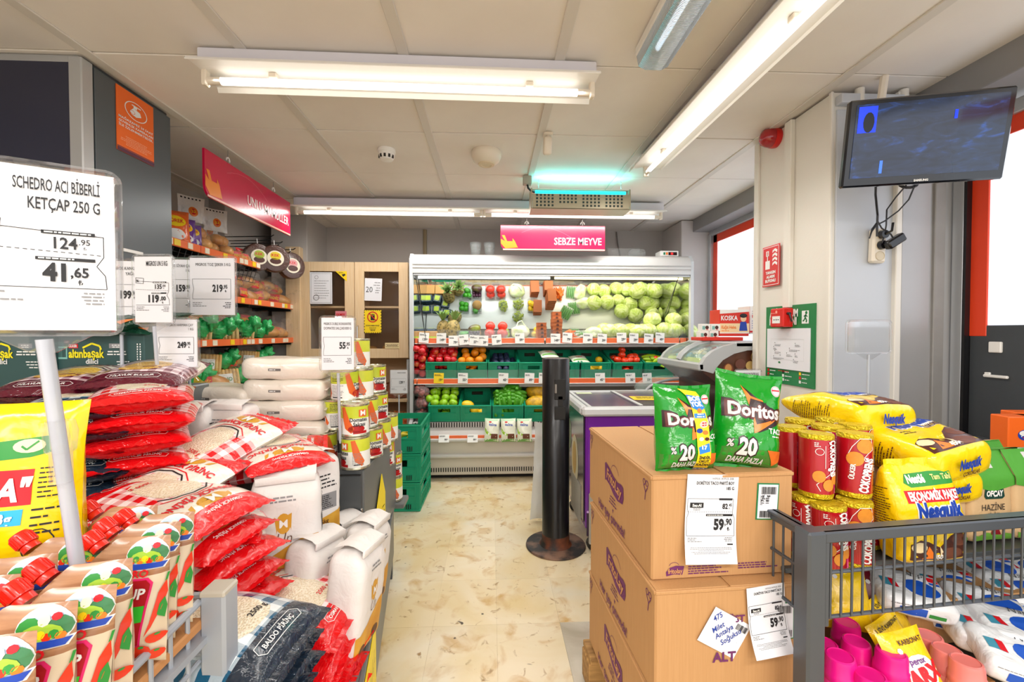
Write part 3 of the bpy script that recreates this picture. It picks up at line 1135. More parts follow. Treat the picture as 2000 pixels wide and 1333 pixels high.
CX2 = [862, 922, 982.5, 1042, 1102, 1163.5, 1224.5, 1286]
lab2 = ['heaped with red apples', 'holding oranges', 'holding dark blue plums', 'standing empty left of the black bollard', 'half hidden behind the black bollard', 'nearly empty with a few yellow fruits', 'of red tomatoes', 'of green peppers']
M2 = [crate_at(x, 739.5, S2Y + .03, f'green crate {s} on the fridge middle shelf') for x, s in zip(CX2, lab2)]
CX3 = [868, 929.5, 992, 1054, 1116, 1178, 1240]
lab3 = ['of green apples', 'with one yellow fruit', 'of green cucumbers', 'of yellow melons', 'behind the black bollard top', 'behind the purple freezer', 'behind the freezer beside the curved one']
M3 = [crate_at(x, 824, 3.60, f'green crate {s} on the fridge lower deck') for x, s in zip(CX3[:4], lab3[:4])]

# ---------------------------------------------------------------- produce
APR = two_tone('apple_red', '#c3101c', '#f2a04c', 9, .25, .55, .8, kind='NOISE', coat=.3)
ORF = mat('orange_peel', '#f59312', .4, bump=.1, bs=150)
PLM = mat('plum_skin', '#2b3554', .45, vary=.3, vs=12)
TOM = mat('tomato_skin', '#e23a12', .25, coat=.3, vary=.15, vs=10)
GAP = mat('green_apple', '#8dc21c', .28, coat=.2, vary=.12, vs=20)
LEM = mat('lemon_skin', '#f2c21a', .4, vary=.1)
CUC = mat('cucumber_skin', '#4c9a1e', .35, vary=.35, vs=18)
PEP = mat('pepper_skin', '#9fc81e', .25, coat=.3, vary=.15)
MEL = two_tone('melon_skin', '#e8b41c', '#b98f22', 30, .5, .4, .6, bump=.15)
STEM = mat('stem_brown', '#5a4426', .7)
prr = random.Random(21)


def fruit_proto(name, m, r, sc=(1, 1, .92), dim=.16, stem=True):
    b = MB(); b.ball((0, 0, 0), r, 12, 8, sc=sc, dimple=dim, jit=.04)
    if stem:
        b.cyl((0, 0, r * .72), (r * .1, 0, r * 1.08), r * .05, n=5, mi=1)
    return b.build(name, [m, STEM], smooth=60)


def scatter(proto, Mx, pts, label, cat, group=None, rotr=.6, state={}):
    for q in pts:
        o = proto if proto.name not in state else proto.copy()
        if proto.name in state:
            COL.objects.link(o)
        state[proto.name] = 1
        o.location = Mx @ Vector(q[:3])
        if len(q) > 3:
            o.rotation_euler = (q[3], q[4], q[5])
        else:
            o.rotation_euler = (prr.uniform(-rotr, rotr), prr.uniform(-rotr, rotr), prr.uniform(0, 6.28))
        if len(q) > 6:
            k = q[6]; o.scale = (k, k, k)
        tag(o, label, cat, group)


def heap(r, w, d, z0, layers, y0=.0, jit=.006, drop=.78, n_top=None):
    """stacked rows of round fruit inside a w x d box"""
    pts = []
    for k in range(layers):
        off = r if k % 2 else 0
        ny = int((d - 2 * r - k * r * .6) / (2 * r * .95)) + 1
        nx = int((w - 2 * r - off) / (2 * r)) + 1
        for j in range(ny):
            for i in range(nx):
                x = -w / 2 + r + off + i * (w - 2 * r - off) / max(1, nx - (0 if off else 1)) if nx > 1 else 0
                pts.append((x + prr.uniform(-jit, jit), y0 + r + k * r * .7 + j * 2 * r * .95 + prr.uniform(-jit, jit), z0 + r + k * 2 * r * drop + prr.uniform(-jit, jit) * .5))
    return pts


ap = fruit_proto('red_apple', APR, .034)
pts = [q for q in heap(.034, .24, .38, .008, 4, .01) if q[1] < .36]
scatter(ap, M2[0], [q for q in pts if q[2] < .12], 'red apple in the heaped crate on the fridge middle shelf', 'apple', 'red apples in the crate')
pts = [q for q in pts if q[2] > .1 and q[1] > .05]
top_ = [(x, y + .02, .15 + (y - .02) * .25 + prr.uniform(-.006, .006)) for y in (.03, .095, .16, .23, .30) for x in (-.085 + prr.uniform(-.01, .01), -.02, .045 + prr.uniform(-.01, .01), .1)]
top_ += [(x, y, .20 + (y - .06) * .15) for y in (.12, .19, .25) for x in (-.06, .01, .075)]
scatter(ap, M2[0], top_, 'red apple in the heaped crate on the fridge middle shelf', 'apple', 'red apples in the crate')
Ml = M2[0] @ Matrix.Translation((-.162, 0, 0))
scatter(ap, Ml, [(0, .03 + .068 * i, .036 + .066 * k + .02 * (i % 2)) for k in range(4) for i in range(4)] + [(-.05, .06 + .07 * i, .05 + .066 * k) for k in range(4) for i in range(3)],
        'red apple piled between the heaped crate and the fridge side', 'apple', 'red apples beside the crate')
orp = fruit_proto('orange', ORF, .036, (1, 1, .96), .05, False)
scatter(orp, M2[1], [q for q in heap(.036, .235, .38, .008, 2, .01, .006, .8)], 'orange lying in the orange crate on the middle shelf', 'orange', 'oranges in the crate')
scatter(orp, M2[1], [(-.055, .12, .165), (.02, .17, .18), (.085, .23, .19), (.03, .25, .185), (-.07, .24, .175), (-.09, .06, .14), (-.02, .06, .142), (.06, .07, .145), (.09, .13, .155)], 'orange lying in the orange crate on the middle shelf', 'orange', 'oranges in the crate')
pp = fruit_proto('plum', PLM, .025, (1, 1, 1.1), .1, False)
scatter(pp, M2[2], [q for q in heap(.027, .235, .34, .05, 2, .01, .006, .75)], 'dark blue plum in the third crate of the middle shelf', 'plum', 'plums in the crate')
tp = fruit_proto('tomato', TOM, .036, (1, 1, .8), .15, True)
scatter(tp, M2[6], heap(.036, .235, .30, .02, 2, .01, .008, .7) + [(-.07, .08, .15), (-.01, .06, .145), (-.02, .13, .175), (0, .2, .205), (.055, .12, .165), (.09, .06, .15), (.03, .06, .148), (.1, .14, .16)],
        'red tomato in the tomato crate right of the bollard', 'tomato', 'tomatoes in the crate')
lm = fruit_proto('yellow_fruit', LEM, .033, (1.25, 1, .95), .02, False)
scatter(lm, M2[5], [(-.03, .05, .075), (.05, .05, .07), (.01, .12, .06), (.06, .16, .12, .2, .3, 1), (.0, .04, .1)], 'yellow fruit low in the nearly empty middle shelf crate', 'fruit', 'yellow fruits in the crate')
scatter(lm, M3[1], [(-.07, .07, .115, .1, .3, .4, 1.45), (-.01, .05, .08, 0, .2, 1, 1.1), (.05, .04, .065), (.09, .05, .06)], 'yellow fruit in the second crate of the lower deck', 'fruit', 'yellow fruits in the lower crate')
b = MB()
b.tube([(-.075, 0, 0), (-.05, .003, .004), (0, .012, .01), (.05, .006, .008), (.085, -.012, 0), (.1, -.02, -.004)], [.008, .016, .018, .014, .008, .004], 9)
b.tube([(-.075, 0, 0), (-.095, -.004, .006)], .003, 5, 1)
pe = b.build('green_pepper', [PEP, STEM], smooth=60)
scatter(pe, M2[7], [(prr.uniform(-.05, .05), .04 + .028 * (i % 6), .1 + .018 * (i // 6) + prr.uniform(0, .03), prr.uniform(-.3, .3), prr.uniform(-.3, .3), prr.uniform(-.6, .6)) for i in range(16)],
        'pale green pointed pepper in the rightmost visible crate', 'pepper', 'peppers in the crate')
scatter(tp, M2[7], [(-.01, .07, .165, .3, .2, 0, .75)], 'small red tomato lying among the green peppers', 'tomato')
ga = fruit_proto('green_apple', GAP, .037)
scatter(ga, M3[0], heap(.037, .235, .38, .008, 2, .01, .006, .8) + [(x + prr.uniform(-.01, .01), y, .145 + (y - .04) * .22) for y in (.05, .125, .2, .27) for x in (-.08, -.005, .075)] + [(-.13, .1, .165), (-.1, .17, .2), (.05, .3, .2), (-.04, .31, .205)],
        'green apple in the left crate of the lower deck', 'apple', 'green apples in the crate')
b = MB(); b.tube([(0, 0, -.085), (0, 0, -.08), (0, .002, -.06), (0, .004, 0), (0, .002, .06), (0, 0, .08), (0, 0, .086)], [.004, .012, .019, .021, .019, .012, .005], 10)
cu = b.build('cucumber', CUC, smooth=60)
scatter(cu, M3[2], [(-.1 + .04 * i, .045, .115, R(-18 + prr.uniform(-6, 6)), R(prr.uniform(-5, 5)), i) for i in range(6)] + [(-.09 + .036 * i, .10 + .02 * k, .125 + .026 * k, R(80), R(prr.uniform(-10, 10)), i) for i in range(6) for k in range(4)] +
        [(-.02 + .036 * i, .2, .215 + .02 * (i % 2), R(85), 0, i) for i in range(4)], 'green cucumber in the cucumber crate of the lower deck', 'cucumber', 'cucumbers in the crate')
me_ = fruit_proto('melon', MEL, .085, (1.3, .9, .85), .0, False)
scatter(me_, M3[3], [(-.01, .1, .12, 0, 0, .1), (.01, .25, .17, 0, .1, -.1, 1.05)], 'yellow netted melon in the crate beside the bollard', 'melon', 'melons in the crate')


# ---------------------------------------------------------------- bags used again and again
def pillow(L, Wd, T, p=2.6, q=3.2, e=.62, wr=.0, fr_=14, seed=0, gus=None, pinch=.05, sag=0.0, top=None):
    """film bag lying in uv: returns (front surface, back surface) point functions; u along L, v along Wd; thickness along -y (front)"""
    sv = Vector((seed * 3.7, seed * 1.3, seed))

    def pt(u, v, sg=1):
        a, b = min(1, abs(2 * u / L)), min(1, abs(2 * v / Wd))
        t = T / 2 * max(0, (1 - a ** p)) ** e * max(0, (1 - b ** q)) ** e
        if gus:
            t *= gus(v / Wd + .5)
        n1 = noise.noise(Vector((u * fr_, v * fr_, sg * 2)) + sv)
        n2 = noise.noise(Vector((u * fr_ * 2.7, v * fr_ * 2.7, sg * 5)) + sv)
        t2 = t + wr * (n1 + .5 * n2) * (.35 + .65 * min(1, t / (T * .3)))
        x = u * (1 - pinch * (1 - b * b))
        z = v * (1 - pinch * .6 * (1 - a * a))
        y = -sg * t2 - sag * (u * u)
        ed = wr * .9 * noise.noise(Vector((u * 9, v * 9, 7)) + sv)
        return Vector((x, y + ed, z))
    return lambda u, v: pt(u, v, 1), lambda u, v: pt(u, v, -1)


def film_bag(name, fb, L, Wd, m, nu, nv, parent, seal=None, sealm=None):
    f, k = fb
    b = MB()
    b.grid(lambda a, c: f((a - .5) * L, (c - .5) * Wd), nu, nv)
    b.grid(lambda a, c: k((a - .5) * L, (c - .5) * Wd), nu, nv, flip=True)
    o = b.build(name, m, parent, smooth=180)
    return o


# three crisps-like bags on the ledge
BAGC = glossy('bag_cream', '#eef0dc', .3)
BGRN = mat('bag_green', '#6fae52', .35)
fb = pillow(.125, .19, .06, wr=.004, seed=4, gus=lambda t: 1.25 - .5 * t)
sb = thing('snack_bag', '', 'bag', group='small bags on the fridge ledge')
film_bag('film', fb, .125, .19, BAGC, 14, 18, sb)
P = Print()
P.rect(-.06, .075, .06, .094, mat('bag_mint', '#b9dcb4', .35), 1)
P.rect(-.06, -.094, .06, -.072, BGRN, 1)
P.poly([(-.06, .02), (-.045, -.01), (-.015, -.03), (.02, -.035), (-.02, -.045), (-.05, -.03), (-.06, -.01)], mat('bag_lime', '#9fcc3c', .35), 1)
P.text('salina', 0, .035, .022, BLUP, 'c', .02, .95, rot=-4)
P.rect(-.012, -.07, .045, -.03, mat('nut_brown', '#6d4028', .5, vary=.4, vs=60), 2)
P.poly(arc(-.02, .066, .012, .006), REDP, 2)
P.lay(num_surf(fb[0]), sb, 'printing', .02)
for k, (x, s) in enumerate(((961, 'left'), (993, 'middle'), (1024, 'right'))):
    loc = at(x, 862, 3.515) + Vector((0, -.02, .095))
    lb = f'small cream and green bag on the fridge ledge, {s} of three'
    rt = (R(-12), R((4, 0, -2)[k]), R((8, 4, -10)[k]))
    if k == 0:
        place(sb, loc, rt); sb['label'] = lb
    else:
        dup(sb, loc, rt, lb)


# ---------------------------------------------------------------- price cards on the rails
def price_card(label, w, h, price, dec='95', back=None, group=None, title=2):
    o = MB().box((0, 0, 0), (w, .0016, h)).build('price_card', back or PAPER, smooth=0)
    P = Print()
    P.lines(-w * .42, w * .3, h * .3, h * .045, BLACK, title, h * .09, int(price) if price.isdigit() else 3)
    P.text(price, w * .28, -h * .28, h * .24, BLACK, 'r', .03, .85)
    P.text(dec, w * .3, -h * .17, h * .11, BLACK, 'l', .02, .8)
    P.lay(FLAT, o, 'lettering', base=.0008)
    return tag(o, label, 'price card', group)


top_cards = [(828, '139'), (862, '149'), (886, '79'), (906, '79'), (926, '57'), (944, '39'), (970, '59'), (1015, '59'), (1085, '149'), (1108, '79'), (1148, '69'), (1176, '39'), (1214, '29'), (1238, '29'), (1267, '69'), (1289, '49')]
CARD = mat('price_card_paper', '#ecebe6', .55)
for k, (x, pr_) in enumerate(top_cards):
    o = price_card(f'white price card, {ORD[k]} from the left on the fridge top rail', .084, .088, pr_, back=CARD, group='price cards on the top rail')
    place(o, at(x, 660 + (k % 3) + (4 if 1 < k < 7 else 0), S1Y - .022), (R(-6), R(prr.uniform(-5, 5)), R(prr.uniform(-8, 8))))
for k, (x, pr_) in enumerate(((857, '19'), (904, '55'), (983, '45'), (1034, '89'), (1062, '59'), (1172, '45'), (1231, '35'), (1264, '59'))):
    y_ = k == 0
    o = price_card(('yellow-topped' if y_ else 'white') + f' price card, {ORD[k]} from the left on the fridge middle rail', .084, .088, pr_, back=YELP if y_ else CARD, group='price cards on the middle rail')
    place(o, at(x, 739, S2Y - .022), (R(-4), R(prr.uniform(-5, 5)), R(prr.uniform(-8, 8))))
for k, x in enumerate((867, 923)):
    o = price_card(f'pale price card on the fridge ledge, {"left" if k == 0 else "right"} one', .085, .065, '99', back=WHITE, group='price cards on the ledge')
    place(o, at(x, 857, 3.50), (R(-25), 0, 0))
# ================================================================== TOP SHELF PRODUCE
def sh(px, dy=0.0, z=0.0):
    Y = 3.86 + dy
    return Vector((at(px, 640, Y).x, Y, S1Z + z))


CLR = mat('clear_plastic', '#f0f6f6', .06, trans=.8, alpha=.42)
FILM = mat('clear_film', '#f6fbfb', .12, trans=.6, alpha=.22, bump=.5, bs=30)
LIM = mat('lime_skin', '#3c9a1e', .3, vary=.2, vs=20)
AVO = mat('avocado_skin', '#4f9a36', .45, vary=.3)
MAN = two_tone('mango_skin', '#4f2a2e', '#8a9a30', 6, .3, .4, .62)
POM = mat('pomegranate_skin', '#e0402f', .3, vary=.25, vs=12)
KIW = mat('coconut_brown', '#b58a4e', .7, vary=.2, vs=25)
PUR = mat('grape_purple', '#4a2338', .3, vary=.3)
GRA = mat('grape_green', '#a9b825', .25, vary=.2, vs=30)
PINE = two_tone('pineapple_skin', '#5e5228', '#a08a4e', 55, .6, .2, .6, bump=.4, kind='VORONOI')
PINL = mat('pineapple_leaf', '#7fa052', .5, vary=.3)
KRAFT = mat('kraft_box', '#b3612f', .6, vary=.1)
KRAFTL = mat('kraft_tray', '#cf9a55', .6)
BLUED = mat('punnet_dark', '#2e4354', .35, vary=.3, vs=30)


def tray(label, pos, fruits, w=.098, d=.135, h=.06, rot=0, group='fruit trays on the fridge top shelf'):
    """clear tray; each fruit in it is a thing of its own"""
    o = thing('fruit_tray', label, 'tray', pos, (0, 0, rot), group)
    b = MB()
    b.box((0, 0, .002), (w - .014, d - .014, .003))
    for sg in (-1, 1):
        b.box((0, 0, 0), (w, .002, h), M=Matrix.Translation((0, sg * d / 2, h / 2)))
        b.box((0, 0, 0), (.002, d, h), M=Matrix.Translation((sg * w / 2, 0, h / 2)))
    b.build('shell', CLR, o, smooth=0)
    MB().tube([(-w / 2, -d / 2, h), (w / 2, -d / 2, h), (w / 2, d / 2, h), (-w / 2, d / 2, h), (-w / 2, -d / 2, h)], .003, 5).build('rim', CLR, o)
    M = Matrix.Translation(pos) @ Matrix.Rotation(rot, 4, 'Z')
    for pr_, lab_, cat_, x, y, z, r in fruits:
        q = pr_.copy(); COL.objects.link(q)
        q.location = M @ Vector((x, y, z)); q.rotation_euler = (prr.uniform(-.4, .4), prr.uniform(-.4, .4), r)
        tag(q, lab_, cat_, lab_)
    return o


def proto(name, m, r, sc=(1, 1, 1), dim=.06, stem=False):
    o = fruit_proto(name, m, r, sc, dim, stem)
    return o


lime, avo, mango, pomg, coco, gplum, lemn = (proto('lime', LIM, .028, (1.15, 1, 1)), proto('avocado', AVO, .028, (1.35, 1, 1)), proto('mango', MAN, .039, (1.55, 1.05, 1)),
                                      proto('pomegranate', POM, .044, (1, 1, .95), .02, True), proto('coconut', KIW, .05), proto('purple_plum', PUR, .017), proto('lemon', LEM, .029, (1.1, 1, 1)))
protos = [lime, avo, mango, pomg, coco, gplum, lemn]
L1, L2 = 'green lime in a clear tray beside the pineapples', 'green lime in the back row tray behind the front limes'
tray('clear tray of limes and an avocado right of the pineapples', sh(905, -.03), [(avo, 'pale avocado in the front lime tray', 'avocado', .0, -.02, .03, .4), (lime, L1, 'lime', -.015, .035, .03, 0), (lime, L1, 'lime', .02, .04, .035, 1)])
tray('clear tray of limes in the second row', sh(901, .13), [(lime, L2, 'lime', -.02, .02, .03, 0), (lime, L2, 'lime', .02, -.02, .03, 1), (lime, L2, 'lime', .018, .025, .03, 2), (lime, L2, 'lime', -.02, -.03, .03, 0)])
L3 = 'purple plum under the mango in the front tray'
pl6 = [(gplum, L3, 'plum', -.03 + .03 * (i % 3), -.045 + .03 * (i // 3 % 4), .02 + .03 * (i // 12), i) for i in range(24)]
tray('clear tray of purple plums with a dark mango on top', sh(927, -.03), pl6 + [(mango, 'dark mango resting on purple plums in the front tray', 'mango', 0, -.02, .082, .3)])
tray('clear tray with a brown coconut in the second row', sh(928, .13), [(coco, 'brown coconut in the second row tray', 'coconut', .005, -.01, .045, 0), (avo, 'avocado beside the coconut', 'avocado', -.012, .045, .03, 1.3)])
for k, x in enumerate((957, 981)):
    lb = f'red pomegranate in the {"left" if k == 0 else "right"} pomegranate tray'
    tray(f'clear tray of red pomegranates, {"left" if k == 0 else "right"} of the pair', sh(x, -.03), [(pomg, lb, 'pomegranate', -.005, -.025, .042, 0), (pomg, lb, 'pomegranate', .006, .03, .04, 1), (pomg, lb, 'pomegranate', .003, 0, .105, 2)])
tray('clear tray of yellow lemons beside the kraft boxes', sh(1048, .12), [(lemn, 'yellow lemon in the tray behind the kraft boxes', 'lemon', x, y, z, 1) for x, y, z in ((-.02, -.03, .03), (.02, .0, .03), (-.018, .03, .03), (.02, .045, .032), (0, 0, .075))])
for q in protos:
    bpy.data.objects.remove(q)
# punnets of blueberries with yellow-green labels, kraft trays in front
LABG = mat('label_lime', '#c3d92a', .4)
b = MB(); b.box((0, 0, .02), (.085, .085, .04), bev=.008)
first = None
for i, (x, dy, z) in enumerate(((822, .06, 0), (842, .06, 0), (822, .16, 0), (843, .16, 0), (860, .10, 0), (866, .2, 0), (822, .06, .043), (842, .06, .043))):
    o = thing('berry_punnet', f'clear punnet of dark berries, {ORD[i]} of those at the fridge shelf left end', 'punnet', sh(x, dy, z), (0, 0, prr.uniform(-.2, .2)), 'berry punnets')
    b.build('berries', BLUED, o, smooth=0)
    MB().lathe([(.036, .041), (.036, .044), (.03, .044)], 16).build('lid', CLR, o)
    MB().box((0, 0, .046), (.05, .05, .002)).build('label', LABG, o, smooth=0)
for i, x in enumerate((820, 843)):
    o = thing('kraft_tray', f'kraft card tray at the front left of the top shelf, {"left" if i == 0 else "right"}', 'tray', sh(x, -.05), (0, 0, 0), 'kraft trays')
    MB().box((0, 0, .03), (.098, .10, .06), bev=.004).build('box', KRAFTL, o, smooth=0)
    MB().box((0, -.051, .008), (.098, .002, .016)).build('label', LABG, o, smooth=0)


def pineapple(label, pos, rot):
    o = thing('pineapple', label, 'pineapple', pos, rot, 'pineapples'); o.scale = (1.25, 1.25, 1.25)
    b = MB(); b.ball((0, 0, .065), .05, 14, 10, sc=(1, 1, 1.35)); b.build('body', PINE, o, smooth=180)
    b = MB()
    for k in range(26):
        a, e = k * 2.4, .35 + .9 * (k / 26)
        L_ = .11 - .045 * (k / 26)
        d = Vector((math.cos(a) * math.cos(e + .4), math.sin(a) * math.cos(e + .4), math.sin(e + .4)))
        u = Vector((-math.sin(a), math.cos(a), 0)) * .009
        p0 = Vector((0, 0, .125))
        mid = p0 + d * L_ * .55 + Vector((0, 0, .006)); tip = p0 + d * L_ + Vector((0, 0, -.008))
        b.add([p0 - u, p0 + u, mid + u, mid - u, tip], [(0, 1, 2, 3), (3, 2, 4)])
    b.build('crown', PINL, o, smooth=0)


pineapple('pineapple with a spiky crown at the front of the fridge top shelf', sh(882, -.04), (R(-6), R(8), 0))
pineapple('pineapple standing behind the front pineapple', sh(868, .06), (R(4), R(-12), 1))
pineapple('pineapple lying at the back of the top shelf', sh(893, .22, .05), (R(-60), R(-10), .5))


def net_bag(label, pos, rot, m, n, w, d, h, name, inner, fm=None, r0=.011, seed=1):
    """a soft bag with small fruit showing through clear film"""
    o = thing(name, label, 'bag', pos, rot)
    q = random.Random(seed)
    b = MB()
    for i in range(n):
        a, t, k = q.uniform(0, 6.28), q.random() ** .5, q.random()
        b.ball((w * .42 * t * math.cos(a), d * .42 * t * math.sin(a), r0 + k * h * (1 - .5 * t * t)), r0, 7, 5)
    b.build(inner, m, o, kind='stuff')
    b = MB(); b.ball((0, 0, h * .5), 1, 16, 10, sc=(w * .52, d * .52, h * .62), jit=.14)
    b.build('film', fm or FILM, o, smooth=180)
    return o


YFILM = mat('yellow_film', '#f3dd12', .25, bump=.3, trans=.2, alpha=.8)
WRAP = mat('wrap_green_white', '#dfe6cc', .25, bump=.4, alpha=.75)
net_bag('clear bag of green grapes in front of the kraft boxes', sh(1018, .10), (0, 0, .3), GRA, 60, .12, .13, .09, 'grape_bag', 'grapes', seed=2)
net_bag('yellow bag of green grapes behind the pomegranates', sh(985, .12), (0, 0, -.2), GRA, 60, .10, .14, .08, 'grape_bag', 'grapes', seed=3)
net_bag('clear bag of green grapes at the back by the mirror', sh(1015, .24), (0, 0, .5), GRA, 50, .12, .12, .08, 'grape_bag', 'grapes', seed=4)
LETM = two_tone('lettuce_leaf', '#d9e7a0', '#f2f2dc', 18, .45, .4, .6, bump=.5)
o = thing('lettuce_bag', 'white and green bag of lettuce left of the kraft boxes', 'bag', sh(1017, -.04), (0, 0, .2))
b = MB(); b.ball((0, 0, .05), 1, 20, 12, sc=(.085, .07, .06), jit=.25); b.build('leaves', LETM, o, smooth=180)
b = MB(); b.ball((0, 0, .052), 1, 16, 10, sc=(.09, .075, .066), jit=.2); b.build('film', FILM, o, smooth=180)
MB().tube([(-.05, -.03, .09), (-.03, -.02, .14), (.01, 0, .155), (.05, .01, .1)], .006, 6).build('strap', WRAP, o)
# kraft boxes in piles
b = MB(); b.box((0, 0, .016), (.082, .13, .031), bev=.002); b.box((0, 0, .0315), (.086, .134, .004), bev=.001)
P = Print(); P.poly(arc(0, .012, .012), mat('kraft_dark', '#5c2a14', .6), 1); P.line((-.03, .004), (.03, .004), .002, mat('kraft_dark', '#5c2a14', .6))
kf = None
for c, (x, dys, n_) in enumerate(((1057, -.055, 4), (1087, -.06, 5), (1057, .15, 3), (1086, .09, 7))):
    for k in range(n_):
        lb = f'brown kraft date box, {ORD[k]} from the bottom of the {("front left", "front right", "rear left", "rear right")[c]} pile'
        if kf is None:
            kf = o = thing('date_box', lb, 'box', group='kraft date boxes')
            b.build('carton', KRAFT, o, smooth=0)
            P.lay(plane_surf((0, -.0652, 0), (1, 0, 0), (0, 0, 1)), o, 'printing')
        else:
            o = dup(kf, (0, 0, 0), (0, 0, 0), lb)
        place(o, sh(x, dys + .0, .034 * k), (0, 0, prr.uniform(-.04, .04)))
# carrots, packed cucumbers, lettuces and cabbages
CAR = mat('carrot_skin', '#ee7220', .4, vary=.15)
b = MB(); b.tube([(0, -.06, 0), (0, -.03, 0), (0, .02, 0), (0, .055, 0), (0, .06, 0)], [.002, .008, .012, .014, .006], 8)
first = b.build('carrot', CAR, smooth=60)
for i in range(14):
    o = first if i == 0 else first.copy()
    if i:
        COL.objects.link(o)
    place(o, sh(1108 + (i % 3) * 5, -.05 + .012 * (i // 3), .014 + .014 * (i % 4)), (prr.uniform(-.2, .2), 0, prr.uniform(-.9, .9)))
    tag(o, 'orange carrot loose beside the packed cucumbers', 'carrot', 'carrots on the top shelf')


def veg_pack(label, pos, rot):
    o = thing('cucumber_pack', label, 'pack', pos, rot, 'packed cucumbers')
    MB().box((0, 0, .008), (.115, .14, .016), bev=.006).build('tray', WHPL, o, smooth=0)
    for i in range(5):
        MB().tube([(-.044 + .022 * i, -.062, .026), (-.044 + .022 * i, -.03, .03), (-.044 + .022 * i, .03, .03), (-.044 + .022 * i, .062, .026)], [.006, .0115, .0115, .006], 8).build('cucumber', CUC, o)
    MB().box((0, 0, .024), (.118, .144, .046), bev=.016).build('film', FILM, o, smooth=60)


veg_pack('film-wrapped tray of small cucumbers at the shelf front', sh(1142, -.04), (R(-10), 0, .1))
veg_pack('film-wrapped tray of small cucumbers behind the front one', sh(1136, .14, .01), (R(-14), 0, -.15))
veg_pack('film-wrapped tray of small cucumbers beside the kraft boxes', sh(1116, .2, .03), (R(-20), 0, .5))
CABM = two_tone('cabbage_leaf', '#b9cf58', '#e6eeb0', 14, .45, .38, .62, bump=.6, dist=2.5, stretch=(1, 1, .45))


def cabbage_mesh(seed):
    b = MB()
    sv = Vector((seed * 5.1, 0, seed))
    for L_ in range(4):
        def fn(a, c, L_=L_):
            th = 2 * PI * (a * (.62 if L_ else 1) + L_ * .29)
            ph = PI * (.001 + .94 * c) if L_ == 0 else PI * (.25 + .6 * c)
            r = .066 + .0022 * L_ + .0045 * noise.noise(Vector((math.cos(th) * 2, math.sin(th) * 2, c * 4)) + sv) + (.0035 * math.sin(a * 40) * (1 - abs(2 * c - 1)))
            if L_:
                r -= .006 * (abs(2 * a - 1) ** 4 + abs(2 * c - 1) ** 4)
            return Vector((r * math.sin(ph) * math.cos(th), r * math.sin(ph) * math.sin(th), .06 + r * .92 * math.cos(ph)))
        b.grid(fn, 22 if L_ == 0 else 14, 10)
    return b


cabs = []
for s in range(3):
    o = thing('cabbage', 'x', 'cabbage', group='cabbages on the fridge top shelf')
    cabbage_mesh(s).build('leaves', CABM, o, smooth=180)
    MB().cyl((0, 0, -.008), (0, 0, .01), .014).build('stalk', mat('stalk', '#e9e4c4', .5), o)
    cabs.append(o)
spots = [(1190, -.05), (1216, -.045), (1242, -.05), (1268, -.05), (1294, -.05), (1320, -.05), (1344, -.05), (1180, .09), (1206, .085), (1233, .09), (1260, .09), (1288, .09), (1313, .085), (1338, .09), (1228, .215), (1257, .22), (1290, .215), (1322, .22),
         (1275, -.0, .105), (1312, .0, .105)]
for i, s in enumerate(spots):
    pos = sh(s[0], s[1], s[2] if len(s) > 2 else .005)
    row = 'raised on others' if len(s) > 2 else ('front row' if s[1] < 0 else ('second row' if s[1] < .15 else 'back row'))
    n_ = [q for q in spots[:i + 1] if (len(q) > 2) == (len(s) > 2) and (q[1] < 0, q[1] < .15) == (s[1] < 0, s[1] < .15)]
    lb = f'pale green cabbage, {ORD[len(n_) - 1]} from the left, {row} of the fridge top shelf'
    k = i % 3
    rt = (prr.uniform(-.5, .3), prr.uniform(-.4, .4), prr.uniform(0, 6))
    if i < 3:
        place(cabs[k], pos, rt); cabs[k]['label'] = lb
    else:
        f_ = prr.uniform(.98, 1.16)
        dup(cabs[k], pos, rt, lb, scale=(f_, f_, f_))
for i, (x, dy) in enumerate(((1160, -.03), (1160, .1))):
    o = thing('romaine_bag', f'bagged pale lettuce left of the cabbages, {("front", "back")[i]} one', 'lettuce', sh(x, dy, 0), (0, 0, .5 + i), 'bagged lettuces')
    b = MB(); b.ball((0, 0, .045), 1, 18, 12, sc=(.06, .085, .05), jit=.35); b.build('leaves', LETM, o, smooth=180)
    b = MB(); b.ball((0, 0, .047), 1, 14, 10, sc=(.065, .09, .055), jit=.25); b.build('film', FILM, o, smooth=180)
# onion bags at the lower left, flat lettuce bags on the middle crates
ONI = mat('onion_red', '#8a3b34', .35, vary=.35, vs=14)
for k in range(3):
    o = net_bag(f'clear bag of onions stacked at the lower left of the fridge, {("bottom", "middle", "top")[k]} one', at(823, 822, 3.66) + Vector((0, .02, .10 * k)), (0, 0, .3 * k), ONI, 26, .12, .16, .085, 'onion_bag', 'onions', r0=.019, seed=9 + k)
    o['group'] = 'onion bags'
fb = pillow(.16, .13, .05, wr=.004, seed=8)
SALM = glossy('salad_bag', '#e3ead4', .25)
for k, (x, y) in enumerate(((1131, 707), (1071, 697))):
    o = thing('salad_bag', ('white and green salad bag lying on the crate right of the bollard', 'white and green salad bag peeking out left above the bollard')[k], 'bag', at(x, y, S2Y + .1) + Vector((0, 0, .02)), (R(-68), 0, R(10)), 'salad bags')
    film_bag('film', fb, .16, .13, SALM, 10, 8, o)
    P = Print(); P.text('VIRA', 0, 0, .022, REDP, 'c', .02); P.rect(-.07, -.05, .07, -.03, BGRN, 1)
    P.lay(num_surf(fb[0]), o, 'printing', .02)
